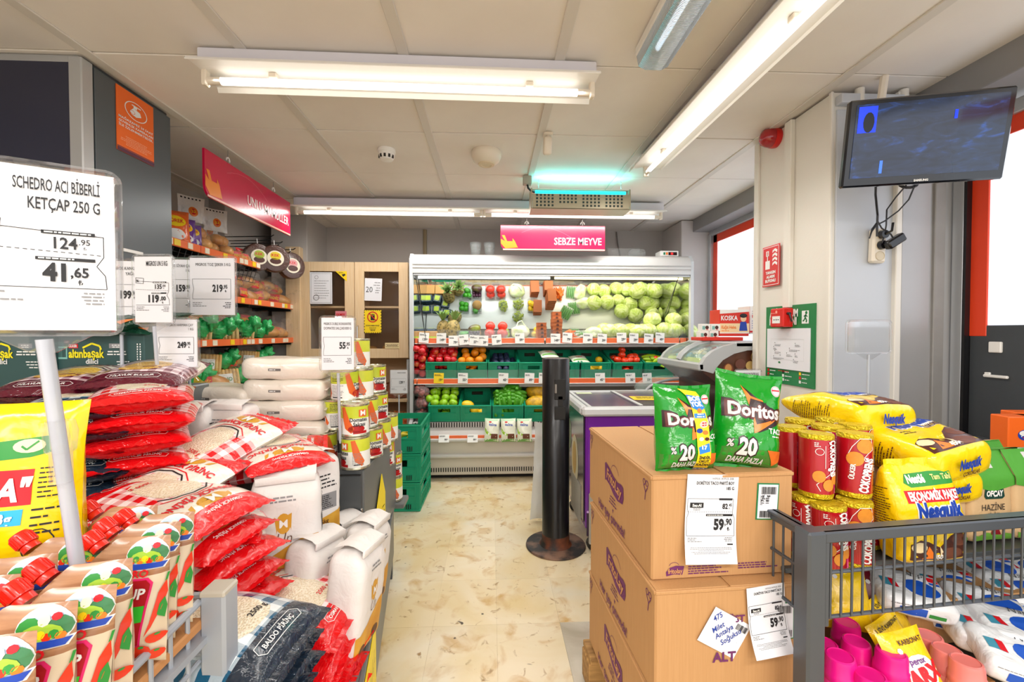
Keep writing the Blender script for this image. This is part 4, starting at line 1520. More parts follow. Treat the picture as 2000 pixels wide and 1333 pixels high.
# clear tubs and a lid stack on top of the fridge
for k, x in enumerate((929, 956)):
    o = thing('tub_stack', f'stack of ribbed clear tubs on top of the fridge, {("left", "right")[k]} one', 'tubs', (at(x, 497, 3.82).x, 3.82, 1.897))
    for j in range(4):
        MB().lathe([(.038, .006 + .018 * j), (.048, .09 + .008 * j), (.052, .092 + .008 * j), (.046, .09 + .008 * j)], 14).build('tub', CLR, o, smooth=0)
o = thing('clear_punnet', 'clear plastic punnet leaning in loose film on the fridge top', 'tubs', (at(1235, 497, 3.85).x, 3.85, 1.9))
MB().box((.04, 0, .035), (.14, .1, .07), bev=.02).build('punnet', CLR, o, smooth=0)
fb = pillow(.3, .1, .04, wr=.012, seed=3)
MB().grid(lambda a, c: fb[0]((a - .5) * .3, (c - .5) * .1) + Vector((-.08, 0, .035)), 16, 8).build('loose_film', FILM, o, smooth=180)
# ================================================================== WOOD CABINET, BREAD SHELVES, CRATES, FREEZERS, BOLLARD
WOOD = two_tone('light_oak', '#e4c9a3', '#dcbd92', 7, .42, .35, .65, stretch=(14, 14, .7), detail=3)
WOODI = mat('cabinet_inside', '#a98563', .55)
SMOKE = mat('smoked_glass', '#a58c74', .04, trans=.8, alpha=.2)
cb = thing('wall_cabinet', 'light oak wall cabinet with two brown glass doors left of the fridge', 'cabinet')
CY = 3.95
X0, X1, X2 = at(587, 600, CY).x, at(693, 600, CY).x, at(798, 600, CY).x
Z0, Z1 = at(640, 700, CY).z, at(640, 512, CY).z
MB().box(((X0 + X2) / 2, 4.40, (Z0 + Z1) / 2), (X2 - X0, .02, Z1 - Z0)).build('back', WOODI, cb, smooth=0)
for x in (X0 + .009, X1, X2 - .009):
    MB().box((x, 4.185, (Z0 + Z1) / 2), (.018, .43, Z1 - Z0)).build('side', WOOD, cb, smooth=0)
for z in (Z0 + .009, (Z0 + Z1) / 2 + .03, Z1 - .009):
    MB().box(((X0 + X2) / 2, 4.185, z), (X2 - X0 - .03, .43, .018)).build('shelf', WOOD, cb, smooth=0)
for k, (xa, xb) in enumerate(((X0, X1), (X1, X2))):
    f = .085
    w, h = xb - xa - .004, Z1 - Z0
    xc, zc = (xa + xb) / 2, (Z0 + Z1) / 2
    b = MB()
    for sg in (-1, 1):
        b.box((xc + sg * (w / 2 - f / 2), CY, zc), (f, .022, h), bev=.003)
        b.box((xc, CY, zc + sg * (h / 2 - f / 2)), (w - 2 * f, .02, f), bev=.001)
    d = b.build('door', WOOD, cb, smooth=0)
    MB().box((xc, CY + .004, zc), (w - 2 * f + .01, .004, h - 2 * f + .01)).build('pane', SMOKE, d, smooth=0)
    if k:
        MB().tube([(xa + .03, CY - .01, zc - .26), (xa + .03, CY - .035, zc - .25), (xa + .03, CY - .035, zc - .15), (xa + .03, CY - .01, zc - .14)], .006, 8).build('handle', CHROME, d)
# papers and stickers on the cabinet glass
CP = CY - .013


def sheet(name, label, px0, py0, px1, py1, Y, m, cat='notice', rot=0):
    a, b_ = at(px0, py0, Y), at(px1, py1, Y)
    o = MB().box((0, 0, 0), (b_.x - a.x, .0015, a.z - b_.z)).build(name, m, smooth=0)
    place(o, (a + b_) / 2, (0, rot, 0))
    tag(o, label, cat)
    return o, b_.x - a.x, a.z - b_.z


o, w, h = sheet('certificate', 'white framed certificate on the left cabinet door', 605, 532, 649, 594, CP, PAPER)
P = Print(); P.path([(-w * .44, -h * .46), (w * .44, -h * .46), (w * .44, h * .46), (-w * .44, h * .46)], .002, GREYP, 2, True)
P.path(arc(-w * .2, h * .34, .015), .002, BLACK, 2, True); P.lines(-w * .3, w * .38, h * .22, .004, GREYP, 8, .022, 2); P.path(arc(-w * .22, -h * .3, .024), .004, BLACK, 2, True)
P.lay(FLAT, o, 'lettering', base=.001)
o = MB().prism([(0, 0), (.1, 0), (.1, -.092)], -.001, .001, M=XZY).build('warning_sticker', YELP, smooth=0)
place(o, at(655, 530, CP)); tag(o, 'yellow triangular sticker in the corner of the left cabinet door', 'sticker')
P = Print(); P.lines(.03, .09, -.012, .003, BLACK, 2, .007); P.poly([(.055, -.03), (.085, -.022), (.09, -.035), (.07, -.05)], BLACK); P.lay(FLAT, o, 'lettering', base=.001)
o, w, h = sheet('price_sheet', 'white price sheet with a 20 on the right cabinet door', 712, 544, 746, 588, CP, PAPER, rot=R(2))
P = Print(); P.text('20', -w * .42, -h * .12, .05, BLACK, 'l', -.01, .9); P.lines(0, w * .4, h * .3, .006, GREYP, 3, .024, 5, 2, 'r'); P.lines(.02, w * .42, -h * .05, .007, GREYP, 2, .02, 6)
P.lay(FLAT, o, 'lettering', base=.001)
o, w, h = sheet('hygiene_notice', 'yellow no-touching notice with a red crossed hand on the cabinet', 711, 606, 745, 651, CP, YELP)
P = Print()
P.path(arc(0, h * .2, .045), .009, REDP, 3, True); P.line((-.03, h * .2 + .032), (.03, h * .2 - .032), .008, REDP, 3)
P.rect(-.018, h * .2 - .03, .018, h * .2 + .008, BLACK, 2)
for k in range(4):
    P.rect(-.018 + .0095 * k, h * .2, -.011 + .0095 * k, h * .2 + .03 - .004 * abs(k - 1.5), BLACK, 2)
P.text('DOKUNMAYINIZ', 0, -h * .2, .011, BLACK, 'c', .02, maxw=w * .8); P.lines(-w * .3, w * .3, -h * .28, .004, BLACK, 2, .012, 3, 2, 'c'); P.lines(-w * .2, w * .2, -h * .4, .006, BLACK, 1, .01, 3, 2, 'c')
for i in range(8):
    for s_ in (-1, 1):
        P.poly([(-w / 2 + i * w / 8, s_ * h * .5), (-w / 2 + (i + .5) * w / 8, s_ * h * .5), (-w / 2 + (i + .25) * w / 8, s_ * h * .455)], BLACK, 2)
        P.poly([(s_ * w * .5, -h / 2 + i * h / 8), (s_ * w * .5, -h / 2 + (i + .5) * h / 8), (s_ * w * .44, -h / 2 + (i + .25) * h / 8)], BLACK, 2)
P.lay(FLAT, o, 'lettering', base=.001)
o, w, h = sheet('small_label', 'cream label low on the right cabinet door', 752, 670, 780, 681, CP, mat('label_cream', '#ecd8a4', .5))
P = Print(); P.lines(-w * .45, w * .45, .008, .004, BRNP, 3, .01, 2, 2, 'c'); P.lay(FLAT, o, 'lettering', base=.001)
o, w, h = sheet('pink_label', 'pink and red label low on the left cabinet door', 655, 608, 677, 622, CP, mat('label_pink', '#d77f8a', .5))
P = Print(); P.text('EKMEK', 0, -.012, .024, REDP, 'c', .02, maxw=w * .8); P.lay(FLAT, o, 'lettering', base=.001)
BREAD = two_tone('bread_crust', '#b87a34', '#dba860', 10, .5, .35, .65, bump=.1)
for k, (x, r) in enumerate(((724, .06), (762, .075), (781, .05))):
    o = MB().ball((0, 0, 0), r, 16, 10, sc=(1.1, 1, .75), jit=.06).build('bread_loaf', BREAD, smooth=180)
    place(o, (at(x, 690, 4.1).x, 4.12, Z0 + .018 + r * .72)); tag(o, f'round golden loaf inside the right cabinet door, {ORD[k]} from the left', 'bread', 'loaves in the cabinet')
# oak upright beside the cabinet and open unit beneath it
ou = thing('oak_shelf_unit', 'oak shelf unit under the wall cabinet with snack bags', 'shelf')
TANB = mat('oak_back', '#c7a27a', .5)
MB().box(((X0 + X2) / 2, 4.38, .53), (X2 - X0, .03, 1.06)).build('back', TANB, ou, smooth=0)
MB().box((X2 - .012, 4.17, .49), (.02, .42, .97)).build('side', ALU, ou, smooth=0)
for z in (.60, .33, .08):
    MB().box(((X0 + X2) / 2, 4.15, z), (X2 - X0 - .03, .44, .02)).build('shelf', WOOD, ou, smooth=0)
MB().box((at(685, 780, 3.93).x, 3.925, .605), (.085, .01, .045)).build('yellow_tag', YELP, ou, smooth=0)
op = struct(MB().box((at(573, 600, 3.93).x, 4.17, 1.0), (.125, .5, 1.97), bev=.002).build('trim_1', WOOD, smooth=0))
# snack bags on those shelves
BRF = glossy('snack_brown', '#7c4630', .25, .5, 35)
REF = two_tone('snack_red', '#c43a20', '#e8a060', 25, .3, .35, .6, bump=.3, coat=.4)
fb = pillow(.16, .2, .05, wr=.006, seed=12)
k = 0
for r_, (z, m_, xs, dy) in enumerate(((.612, BRF, (752, 765, 777, 789, 742), 0), (.342, REF, (748, 764, 780, 794, 737), 0))):
    for i, x in enumerate(xs):
        o = thing('snack_bag', f'{("brown", "red and orange")[r_]} snack bag, {ORD[i]} on the {("upper", "lower")[r_]} shelf beside the fridge', 'bag',
                  (at(x, 780, 4.05).x, 4.06 - .02 * (i % 2), z + .07), (R(-25), R(prr.uniform(-12, 12)), R(prr.uniform(-25, 25))), ('brown snack bags', 'red snack bags')[r_])
        film_bag('film', fb, .16, .2, m_, 8, 10, o)
        o.scale = (.8, .8, .72)

# ---------------------------------------------------------------- bread shelves on the left wall
bs = thing('bread_shelves', 'wall shelves with orange price rails full of bagged bread', 'shelf')
SX = -1.78
SHBK = mat('shelf_black', '#2b2a2c', .45, .3)
YC = mat('price_strip_cream', '#efe6cf', .45)
YT = mat('price_strip_yellow', '#f4cf1c', .45)
for z, y0, y1 in ((1.725, 2.05, 3.39), (1.445, 2.6, 3.93), (1.150, 2.3, 3.93), (.80, 2.3, 3.93)):
    s = MB().box((SX - .22, (y0 + y1) / 2, z), (.44, y1 - y0, .016), bev=.003).build('shelf_board', SHBK, bs, smooth=0)
    n_ = 2
    for i in range(n_):
        a_, b_ = y0 + (y1 - y0) * i / n_, y0 + (y1 - y0) * (i + 1) / n_ - .006
        MB().box((SX + .004, (a_ + b_) / 2, z + .004), (.012, b_ - a_, .046), bev=.003).build('price_rail', RAILO, s, smooth=0)
        q = random.Random(int(z * 1000) + i)
        y = a_ + .03
        while y < b_ - .05:
            w = q.choice((.04, .045, .05))
            MB().box((SX + .011, y + w / 2, z + .004), (.004, w, .034)).build('price_tag', q.choice((YC, YC, YT)), s, smooth=0)
            y += w + q.choice((.006, .01, .06, .14))
    for y in (y0 + .01, (y0 + y1) / 2, y1 - .01):
        MB().box((SX - .2, y, z - .022), (.38, .008, .03)).build('bracket', SHBK, s, smooth=0)
for y in (2.3, 3.1, 3.92):
    MB().box((SX - .45, y, 1.05), (.03, .04, 1.6)).build('upright', SHBK, bs, smooth=0)
# mesh front under the top shelf, and long pegs
b = MB()
for i in range(26):
    b.tube([(SX + .002, 2.1 + .05 * i, 1.70), (SX - .03, 2.1 + .05 * i, 1.60)], .002, 4)
for z in (1.68, 1.64, 1.60):
    b.tube([(SX - .004 - (1.7 - z) * .28, 2.05, z), (SX - .004 - (1.7 - z) * .28, 3.39, z)], .0025, 4)
b.build('wire_front', BLKWIRE, bs, smooth=0, kind='stuff')
for i, (px, py, Y) in enumerate(((535, 462, 3.55), (530, 470, 3.5), (552, 475, 3.62), (545, 481, 3.58), (577, 488, 3.75), (568, 494, 3.7))):
    e = at(px, py, Y)
    MB().tube([(-2.24, Y, e.z - .01), (e.x - .02, Y, e.z), (e.x, Y, e.z + .012)], .004, 6).build('peg', BLKWIRE, bs)
# round packed cakes hanging on pegs
CAKEB = mat('cake_brown', '#4a2a1e', .3, coat=.5, bump=.2, bs=60)
for k, (px, py, Y, r) in enumerate(((503, 503, 3.42, .105), (536, 506, 3.5, .108), (568, 520, 3.72, .112))):
    p_ = at(px, py, Y)
    o = thing('packed_cake', f'round brown packed cake with a picture label, {ORD[k]} from the left on the pegs', 'cake', p_, (0, 0, R((48, 40, 52)[k])), 'round packed cakes')
    M = Matrix.Rotation(PI / 2, 4, 'X')
    MB().lathe([(.0, -.03), (r * .9, -.03), (r, -.02), (r, .02), (r * .93, .03), (r * .8, .032), (0, .03)], 28, M=M).build('shell', CAKEB, o)
    P = Print()
    P.poly(arc(0, 0, r * .56, n=24), mat('cake_label', '#e8dfc8', .4), 1); P.poly(arc(0, r * .18, r * .36, r * .3, n=16), (mat('cake_lab1', '#9fb52a', .4), mat('cake_lab2', '#dcc71f', .4), mat('cake_lab3', '#d9a0a0', .4))[k], 2)
    P.poly(arc(0, -r * .2, r * .38, r * .22, n=16), BRNP, 2); P.text('KEK', 0, r * .12, r * .2, REDP, 'c', .02)
    P.lay(lambda u, v: (Vector((u, -.034, v)), Vector((0, -1, 0))), o, 'printing')
    MB().tube([(0, 0, r), (0, .01, r + .04)], .003, 5).build('hanger', WHPL, o)
# bagged bread and rolls: each bag holds loaves seen through clear film
ROLL = two_tone('bread_roll', '#b8742f', '#e5ad62', 14, .4, .35, .7, bump=.08, coat=.2)
TOAST = two_tone('toast_bread', '#d8a452', '#efd08c', 16, .45, .35, .65)
GRF = glossy('film_green', '#36bd68', .2, .6, 30)
CFILM = mat('bag_film', '#f8f6f0', .15, trans=.5, alpha=.07, bump=.6, bs=28, coat=.6)
WHF = glossy('film_white', '#eceae6', .25, .5, 30)
PUF = glossy('film_purple', '#6d3f97', .25, .5, 30)
ORF2 = glossy('film_orange', '#e8661f', .25, .5, 30)
REDFILM = glossy('film_red', '#d41f24', .22, .5, 30)
BLUFILM = glossy('film_blue', '#2c4f9c', .25, .5, 30)


def bread_bag(label, pos, rot, kind, s=1.0, group='bread bags on the wall shelves', seed=0):
    """kind: rolls, toast, loaf or packet"""
    o = thing('bread_bag', label, 'bread', pos, rot, group)
    q = random.Random(seed)
    if kind == 'rolls':
        for x, y, z in ((-.05, -.04, .045), (.05, -.03, .045), (0, .05, .045), (0, 0, .12), (.045, .03, .12), (-.04, .03, .115)):
            MB().ball((x, y, z), .05, 10, 7, sc=(1, 1, .85), jit=.08).build('roll', ROLL, o, smooth=180)
        MB().ball((0, 0, .1), 1, 14, 12, sc=(.115, .10, .13), jit=.12).build('film', CFILM, o, smooth=180)
        fbx = pillow(.12, .15, .05, wr=.01, seed=seed, gus=lambda t: 1.2 - .9 * t)
        w_ = MB().grid(lambda a, c: fbx[0]((a - .5) * .15, (c - .5) * .16) * (1) + Vector((0, 0, .26)), 10, 10)
        w_.grid(lambda a, c: fbx[1]((a - .5) * .15, (c - .5) * .16) + Vector((0, 0, .26)), 10, 10, flip=True)
        w_.build('paper_top', WHF, o, smooth=180)
        P = Print(); P.poly(arc(0, -.02, .026, .032), ORGP, 1); P.poly(arc(0, -.02, .014, .02), REDP, 2); P.text('53', 0, -.028, .018, YELP, 'c', .02)
        for i in range(6):
            P.rect(-.06 + .02 * i, .06, -.05 + .02 * i, .07, BLACK, 1)
        P.lay(lambda u, v: (fbx[0](u, v) + Vector((0, 0, .26)), Vector((0, -1, 0))), o, 'printing', .02, base=.001)
    elif kind in ('toast', 'loaf'):
        fm = {'toast': GRF, 'loaf': CFILM}[kind]
        b = MB()
        n_ = 9 if kind == 'toast' else 1
        if kind == 'toast':
            for i in range(n_):
                b.box((-.09 + .0205 * i, 0, .058), (.0195, .11, .115), bev=.014)
            b.build('slices', TOAST, o, smooth=60, kind='stuff')
        else:
            b.ball((0, 0, .05), 1, 16, 10, sc=(.13, .06, .055), jit=.12)
            b.build('loaf', ROLL, o, smooth=180)
        MB().ball((0, 0, .055), 1, 14, 10, sc=(.135, .075, .07), jit=.15).build('film', CFILM, o, smooth=180)
        b = MB()
        b.ball((.12, 0, .075), 1, 14, 10, sc=(.045, .05, .05), jit=.5, jf=3.2)
        b.ball((.17, -.01, .11), 1, 14, 10, sc=(.035, .055, .045), jit=.8, jf=4)
        b.build('twisted_end', fm, o, smooth=180)
        P = Print(); P.rect(-.05, -.03, .03, .03, WHITE if kind == 'toast' else REDP, 1); P.text('UNO' if kind == 'toast' else 'SANDVİÇ', -.01, -.012, .022, GRNP if kind == 'toast' else YELP, 'c', .02, maxw=.07)
        P.lay(num_surf(lambda u, v: Vector((u, -.071 + .5 * v * v + .8 * u * u, .055 + v))), o, 'printing', .02)
    else:
        fbx = pillow(.15, .2, .07, wr=.008, seed=seed)
        film_bag('film', fbx, .15, .2, {'o': ORF2, 'p': PUF, 'r': REDFILM, 'b': BLUFILM}[kind], 10, 12, o)
        P = Print(); P.poly(arc(0, .03, .05, .032), YELP, 1); P.poly(arc(0, -.045, .045, .03), WHITE, 1); P.text('ÇÖREK', 0, .022, .02, REDP, 'c', .02, maxw=.08)
        P.lay(num_surf(fbx[0]), o, 'printing', .02)
    o.scale = (s, s, s)
    return o


FACE = PI / 2 - .35    # fronts turned to the aisle
k = 0
for px, py, kind, s in ((348, 452, 'o', 1.1), (366, 462, 'p', .95), (381, 466, 'p', .85)):
    Y = 1.85 * FOC / (960 - px) - .02
    bread_bag(f'{"orange" if kind == "o" else "purple"} packet standing on the top bread shelf, {ORD[k]} from the pillar', (SX - .08, Y + .1, 1.735 + .09 * s), (R(-10), 0, FACE - .3), kind, s, seed=k); k += 1
for i, (Y, s, dx) in enumerate(((2.80, 1.0, -.1), (3.02, .95, -.09), (3.12, .8, -.2))):
    bread_bag(f'clear bag of rolls with white printed top, {ORD[i]} on the top shelf', (SX + dx, Y, 1.735), (0, 0, FACE - .25), 'rolls', s, seed=20 + i)
for i, Y in enumerate((3.22, 3.31)):
    bread_bag(f'clear roll bag near the right end of the top shelf, {("left", "right")[i]}', (SX - .1, Y, 1.735), (R(0), 0, FACE), ('loaf', 'r')[i] if i == 0 else 'loaf', .8, seed=30 + i)
bread_bag('red capped packet at the right end of the top shelf', (SX - .12, 3.36, 1.80), (0, 0, FACE), 'r', .6, seed=33)
# second shelf: brown loaves; third: toast with green ends; bottom: mixed
for i in range(7):
    Y = 3.0 + .14 * i
    bread_bag(f'brown loaf in clear film, {ORD[i]} from the left on the second bread shelf', (SX - .12 - .06 * (i % 2), Y, 1.455), (R((-4, 6)[i % 2]), R((8, -10, 4)[i % 3]), FACE - .7 + .5 * (i % 3)), 'loaf', 1.05, seed=40 + i)
for i in range(6):
    bread_bag(f'brown loaf in clear film, {ORD[i]} of the upper layer on the second shelf', (SX - .14, 3.05 + .15 * i, 1.545), (0, R((-8, 6)[i % 2]), FACE - .5 + .4 * (i % 2)), 'loaf', 1.0, seed=140 + i)
for i, (Y, m_) in enumerate(((3.2, 'p'), (3.45, 'r'), (3.7, 'o'))):
    bread_bag(f'coloured packet on top of the brown loaves, {ORD[i]} of three', (SX - .19, Y, 1.60), (R(-50), 0, FACE), m_, .8, seed=50 + i)
for i in range(8):
    Y = 2.66 + .165 * i
    kd = 'toast' if i < 5 else 'loaf'
    bread_bag(f'{"sliced toast with green film end" if kd == "toast" else "golden loaf in clear film"}, {ORD[i]} from the left on the third bread shelf', (SX - .13, Y, 1.162), (R(-5), R((0, 6, -5)[i % 3]), FACE - .75 + .35 * (i % 3)), kd, 1.12, seed=60 + i)
for i in range(5):
    bread_bag(f'golden loaf lying behind on the third shelf, {ORD[i]} from the left', (SX - .2, 2.8 + .17 * i, 1.27), (0, R(8), FACE - .1 + .1 * (i % 2)), 'loaf', 1.0, seed=70 + i)
for i, kd in enumerate(('b', 'r', 'o')):
    bread_bag(f'{("blue", "red", "orange")[i]} packet at the right end of the third shelf', (SX - .16, 3.62 + .12 * i, 1.28 - .02 * i), (R(-30), R(10), FACE), kd, .75, seed=80 + i)
for i in range(8):
    Y = 2.35 + .19 * i
    kd = ('r', 'toast', 'toast', 'loaf', 'toast', 'loaf', 'o', 'loaf')[i]
    bread_bag(f'{dict(r="red packet", o="orange packet", toast="toast with green end", loaf="brown bagged loaf")[kd]}, {ORD[i]} from the left on the bottom bread shelf', (SX - .12, Y, .815 + (.09 if kd in 'ro' else 0)), (R(-12), 0, FACE - .5 + .4 * (i % 3)), kd, 1.2, seed=90 + i)
for i in range(5):
    bread_bag(f'bagged bread piled higher on the bottom shelf, {ORD[i]} from the left', (SX - .17, 2.5 + .24 * i, .95), (0, R(5), FACE - .1 + .2 * (i % 2)), ('toast', 'loaf')[i % 2], 1.1, seed=100 + i)

# ---------------------------------------------------------------- stack of three green crates on the floor
sc_ = make_crate('stacking_crate', 'x', .30, .46, .195, 'stack of green crates on the floor')
for sg in (-1, 1):
    b = MB()
    for i in range(8):
        b.box((sg * .1515, .05 + .05 * i, .06), (.006, .006, .09)); b.box((sg * .1515, .05 + .05 * i, .17), (.006, .004, .02))
    for z in (.02, .1):
        b.box((sg * .152, .23, z), (.006, .42, .006))
    b.build('side_ribs', CRG, sc_, smooth=0)
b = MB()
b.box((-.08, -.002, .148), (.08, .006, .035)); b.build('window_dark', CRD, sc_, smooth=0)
b = MB()
for sg in (-1, 1):
    for i in range(3):
        b.box((sg * .06 + .014 * i, -.006, .035), (.006, .006, .03))
b.build('latch_slots', CRD, sc_, smooth=0)
cx_ = -.485 - .155
for k in range(3):
    lb = ('bottom', 'middle', 'top')[k] + ' green crate of the stack on the floor before the fridge'
    o = sc_ if k == 0 else dup(sc_, (0, 0, 0), (0, 0, 0), lb)
    place(o, (cx_ + .004 * k, 2.93 + .006 * k, .001 + .196 * k), (0, 0, R(-1 + k))); o['label'] = lb
b = MB(); b.tube([(-.07, 0, 0), (-.03, 0, .03), (.03, 0, .035), (.08, 0, .01)], [.006, .017, .017, .006], 9)
first = b.build('banana', mat('banana_skin', '#d9c22a', .45, vary=.25, vs=14), smooth=60)
for i in range(5):
    o = first if i == 0 else first.copy()
    if i:
        COL.objects.link(o)
    place(o, (cx_ + .03 * i - .02, 3.1 + .05 * (i % 3), .44 + .02 * (i % 2)), (.3 * i, -.5, .5 * i)); tag(o, 'ripe yellow banana lying in the top floor crate', 'banana', 'bananas in the crate')

# ---------------------------------------------------------------- black bollard
bl = thing('bollard', 'black steel post with slots on a rusty round base plate in the aisle', 'post', (at(1085, 1075, 2.42).x, 2.42, .001))
BLKM = mat('black_paint', '#111114', .32, .2, bump=.04, bs=25, coat=.15)
RUST = two_tone('rusty_plate', '#2c2a2b', '#8a6a58', 9, .55, .45, .62, bump=.2, coords='World')
zt = at(1085, 700, 2.42).z
MB().lathe([(0, zt), (.073, zt), (.077, zt - .004), (.077, .03), (.082, .014)], 36).build('pole', BLKM, bl, smooth=50)
b = MB().lathe([(.0, 0), (.168, 0), (.17, .004), (.168, .011), (.10, .013), (.0, .013)], 40)
b.build('base_plate', RUST, bl, smooth=30)
MB().lathe([(.077, .075), (.0783, .06), (.079, .03), (.092, .013)], 36).build('rust_ring', two_tone('rust_ring', '#241d1b', '#7a3f22', 14, .6, .4, .65), bl)
MB().box((.012, -.0735, zt - .17), (.062, .012, .115), bev=.004).build('upper_slot', SLOT, bl, smooth=0)
MB().box((.012, -.0735, zt - .30), (.062, .012, .075), bev=.004).build('lower_slot', SLOT, bl, smooth=0)
MB().box((-.012, -.079, zt - .165), (.012, .008, .05), bev=.003).build('latch', mat('worn_metal', '#8f8a85', .4, .6), bl, smooth=0)
MB().box((.014, -.0735, zt - .235), (.03, .012, .06), bev=.003).build('hinge_slot', SLOT, bl, smooth=0)
# plastic bag hanging behind the bollard
fb = pillow(.12, .64, .05, wr=.012, seed=17, gus=lambda t: 1.4 - 1.0 * t)
o = thing('plastic_bag', 'white thin plastic bag hanging beside the bollard', 'bag', (at(1058, 880, 2.75).x, 2.75, .325), (0, R(3), R(10)))
b = MB(); b.grid(lambda a, c: fb[0]((a - .5) * .12, (c - .5) * .64), 8, 24); b.grid(lambda a, c: fb[1]((a - .5) * .12, (c - .5) * .64), 8, 24, flip=True)
b.build('film', mat('thin_bag', '#e6e7e4', .3, alpha=.75, bump=.3, bs=20), o, smooth=180)
MB().tube([(-.01, 0, .29), (.0, .0, .36), (.03, 0, .42), (.035, 0, .34)], .006, 6).build('handle_loop', mat('thin_bag', '', 0), o)

# ---------------------------------------------------------------- purple chest freezer
PURM = mat('freezer_purple', '#6b1f94', .3, coat=.3, vary=.12, vs=3)
PURD = mat('freezer_dark', '#2b1038', .3, coat=.2)
FGL = mat('freezer_glass', '#9d9b8c', .18, trans=.7, alpha=.4)
ff = thing('chest_freezer', 'purple chest freezer with glass lids behind the cardboard boxes', 'freezer')
FX, FXE, FY0, FY1, FZ = .515, 1.14, 2.32, 2.95, .80
MB().box(((FX + FXE) / 2, (FY0 + FY1) / 2, .46), (FXE - FX, FY1 - FY0, .66), bev=.012).build('body', PURM, ff, smooth=0)
MB().box(((FX + FXE) / 2, FY0 - .004, .165), (FXE - FX - .01, .012, .13), bev=.003).build('lower_band', PURD, ff, smooth=0)
MB().box(((FX + FXE) / 2, FY0 - .006, .235), (FXE - FX - .01, .012, .012), bev=.003).build('lower_trim', mat('freezer_lilac', '#c9a3dc', .4), ff, smooth=0)
b = MB()
for y in (FY0 - .01, FY1 + .01):
    b.box(((FX + FXE) / 2, y, FZ - .01), (FXE - FX + .05, .05, .05), bev=.012)
for x in (FX - .008, FXE + .008):
    b.box((x, (FY0 + FY1) / 2, FZ - .01), (.05, FY1 - FY0, .05), bev=.012)
b.build('top_rim', FRG, ff, smooth=0)
MB().box(((FX + FXE) / 2, (FY0 + FY1) / 2, FZ - .03), (FXE - FX, FY1 - FY0, .006)).build('inside', mat('freezer_inside', '#6f6e64', .6, vary=.5, vs=9), ff, smooth=0)
for k, (xa, xb) in enumerate(((FX + .02, .84), (.82, FXE - .02))):
    l_ = MB().box(((xa + xb) / 2, (FY0 + FY1) / 2, FZ + .006 + .008 * k), (xb - xa, FY1 - FY0 - .04, .006)).build('glass_lid', FGL, ff, smooth=0)
    MB().box((xa + .01, (FY0 + FY1) / 2, FZ + .006 + .008 * k), (.02, FY1 - FY0 - .04, .012), bev=.003).build('lid_edge', FRG, l_, smooth=0)
MB().box((FX - .006, (FY0 + FY1) / 2, .47), (.008, FY1 - FY0 - .04, .6), bev=.003).build('end_panel', mat('freezer_end', '#39323c', .2, coat=.4, vary=.4, vs=3), ff, smooth=0)
P = Print(); P.poly(arc(.06, .0, .10, .15, n=24), mat('end_cream', '#d9cfae', .4), 1); P.poly(arc(.05, .01, .06, .1, n=20), mat('end_gold', '#c8a24a', .4), 2); P.poly(arc(-.12, .12, .06, .1, n=18), mat('end_green', '#6b7d5a', .4), 1)
P.lay(plane_surf((FX - .0105, (FY0 + FY1) / 2, .45), (0, -1, 0), (0, 0, 1)), ff, 'printing')
P = Print()
P.path(arc(0, 0, .055, .04, n=18), .018, WHITE, 2, True); P.path(arc(.075, -.005, .04, .034, n=14), .016, WHITE, 2, True)
P.poly(arc(-.25, .02, .05, .018, n=16), ORGP, 1); P.poly(arc(-.23, .03, .04, .012, n=14), YELP, 2)
P.lay(plane_surf((.91, FY0 - .0005, .66), (1, 0, 0), (0, 0, 1)), ff, 'logo')
gv = MB().box((.80, FY0 - .012, .20), (.54, .02, .28), bev=.01).build('vent_panel', mat('vent_grey', '#a8a49a', .45), ff, smooth=0)
b = MB()
for i in range(10):
    b.box((.80, FY0 - .023, .09 + .024 * i), (.47, .008, .012), bev=.002)
b.build('vent_louvre', mat('vent_dark', '#7d796f', .5), gv, smooth=0)
lv = MB()
for i in range(14):
    lv.box((FX - .011, FY0 + .09 + .02 * i, .24), (.006, .010, .22))
lv.build('end_vent', mat('vent_grey', '', 0), ff, smooth=0)
for x in (FX + .05, FXE - .05):
    for y in (FY0 + .05, FY1 - .05):
        MB().cyl((x, y - .015, .035), (x, y + .015, .035), .034, n=14).build('caster', BLKPL, ff)
        MB().box((x, y, .095), (.05, .05, .06), bev=.006).build('caster_plate', STEELG, ff, smooth=0)
o = MB().box((0, 0, 0), (.26, .14, .002)).build('lid_notice', YELP, smooth=0)
place(o, (.98, 2.56, FZ + .021), (0, 0, -.1)); tag(o, 'yellow notice lying on the purple freezer glass', 'notice')
P = Print(); P.lines(-.1, .1, .03, .008, BLACK, 3, .025); P.lay(plane_surf((0, 0, .001), (1, 0, 0), (0, 1, 0)), o, 'lettering')
# small lid label
o = MB().box((0, 0, 0), (.1, .05, .002)).build('lid_label', mat('lid_label', '#d5e3b8', .4), smooth=0)
place(o, (.62, 2.86, FZ + .012)); tag(o, 'pale green label in the far left corner of the freezer lid', 'label')

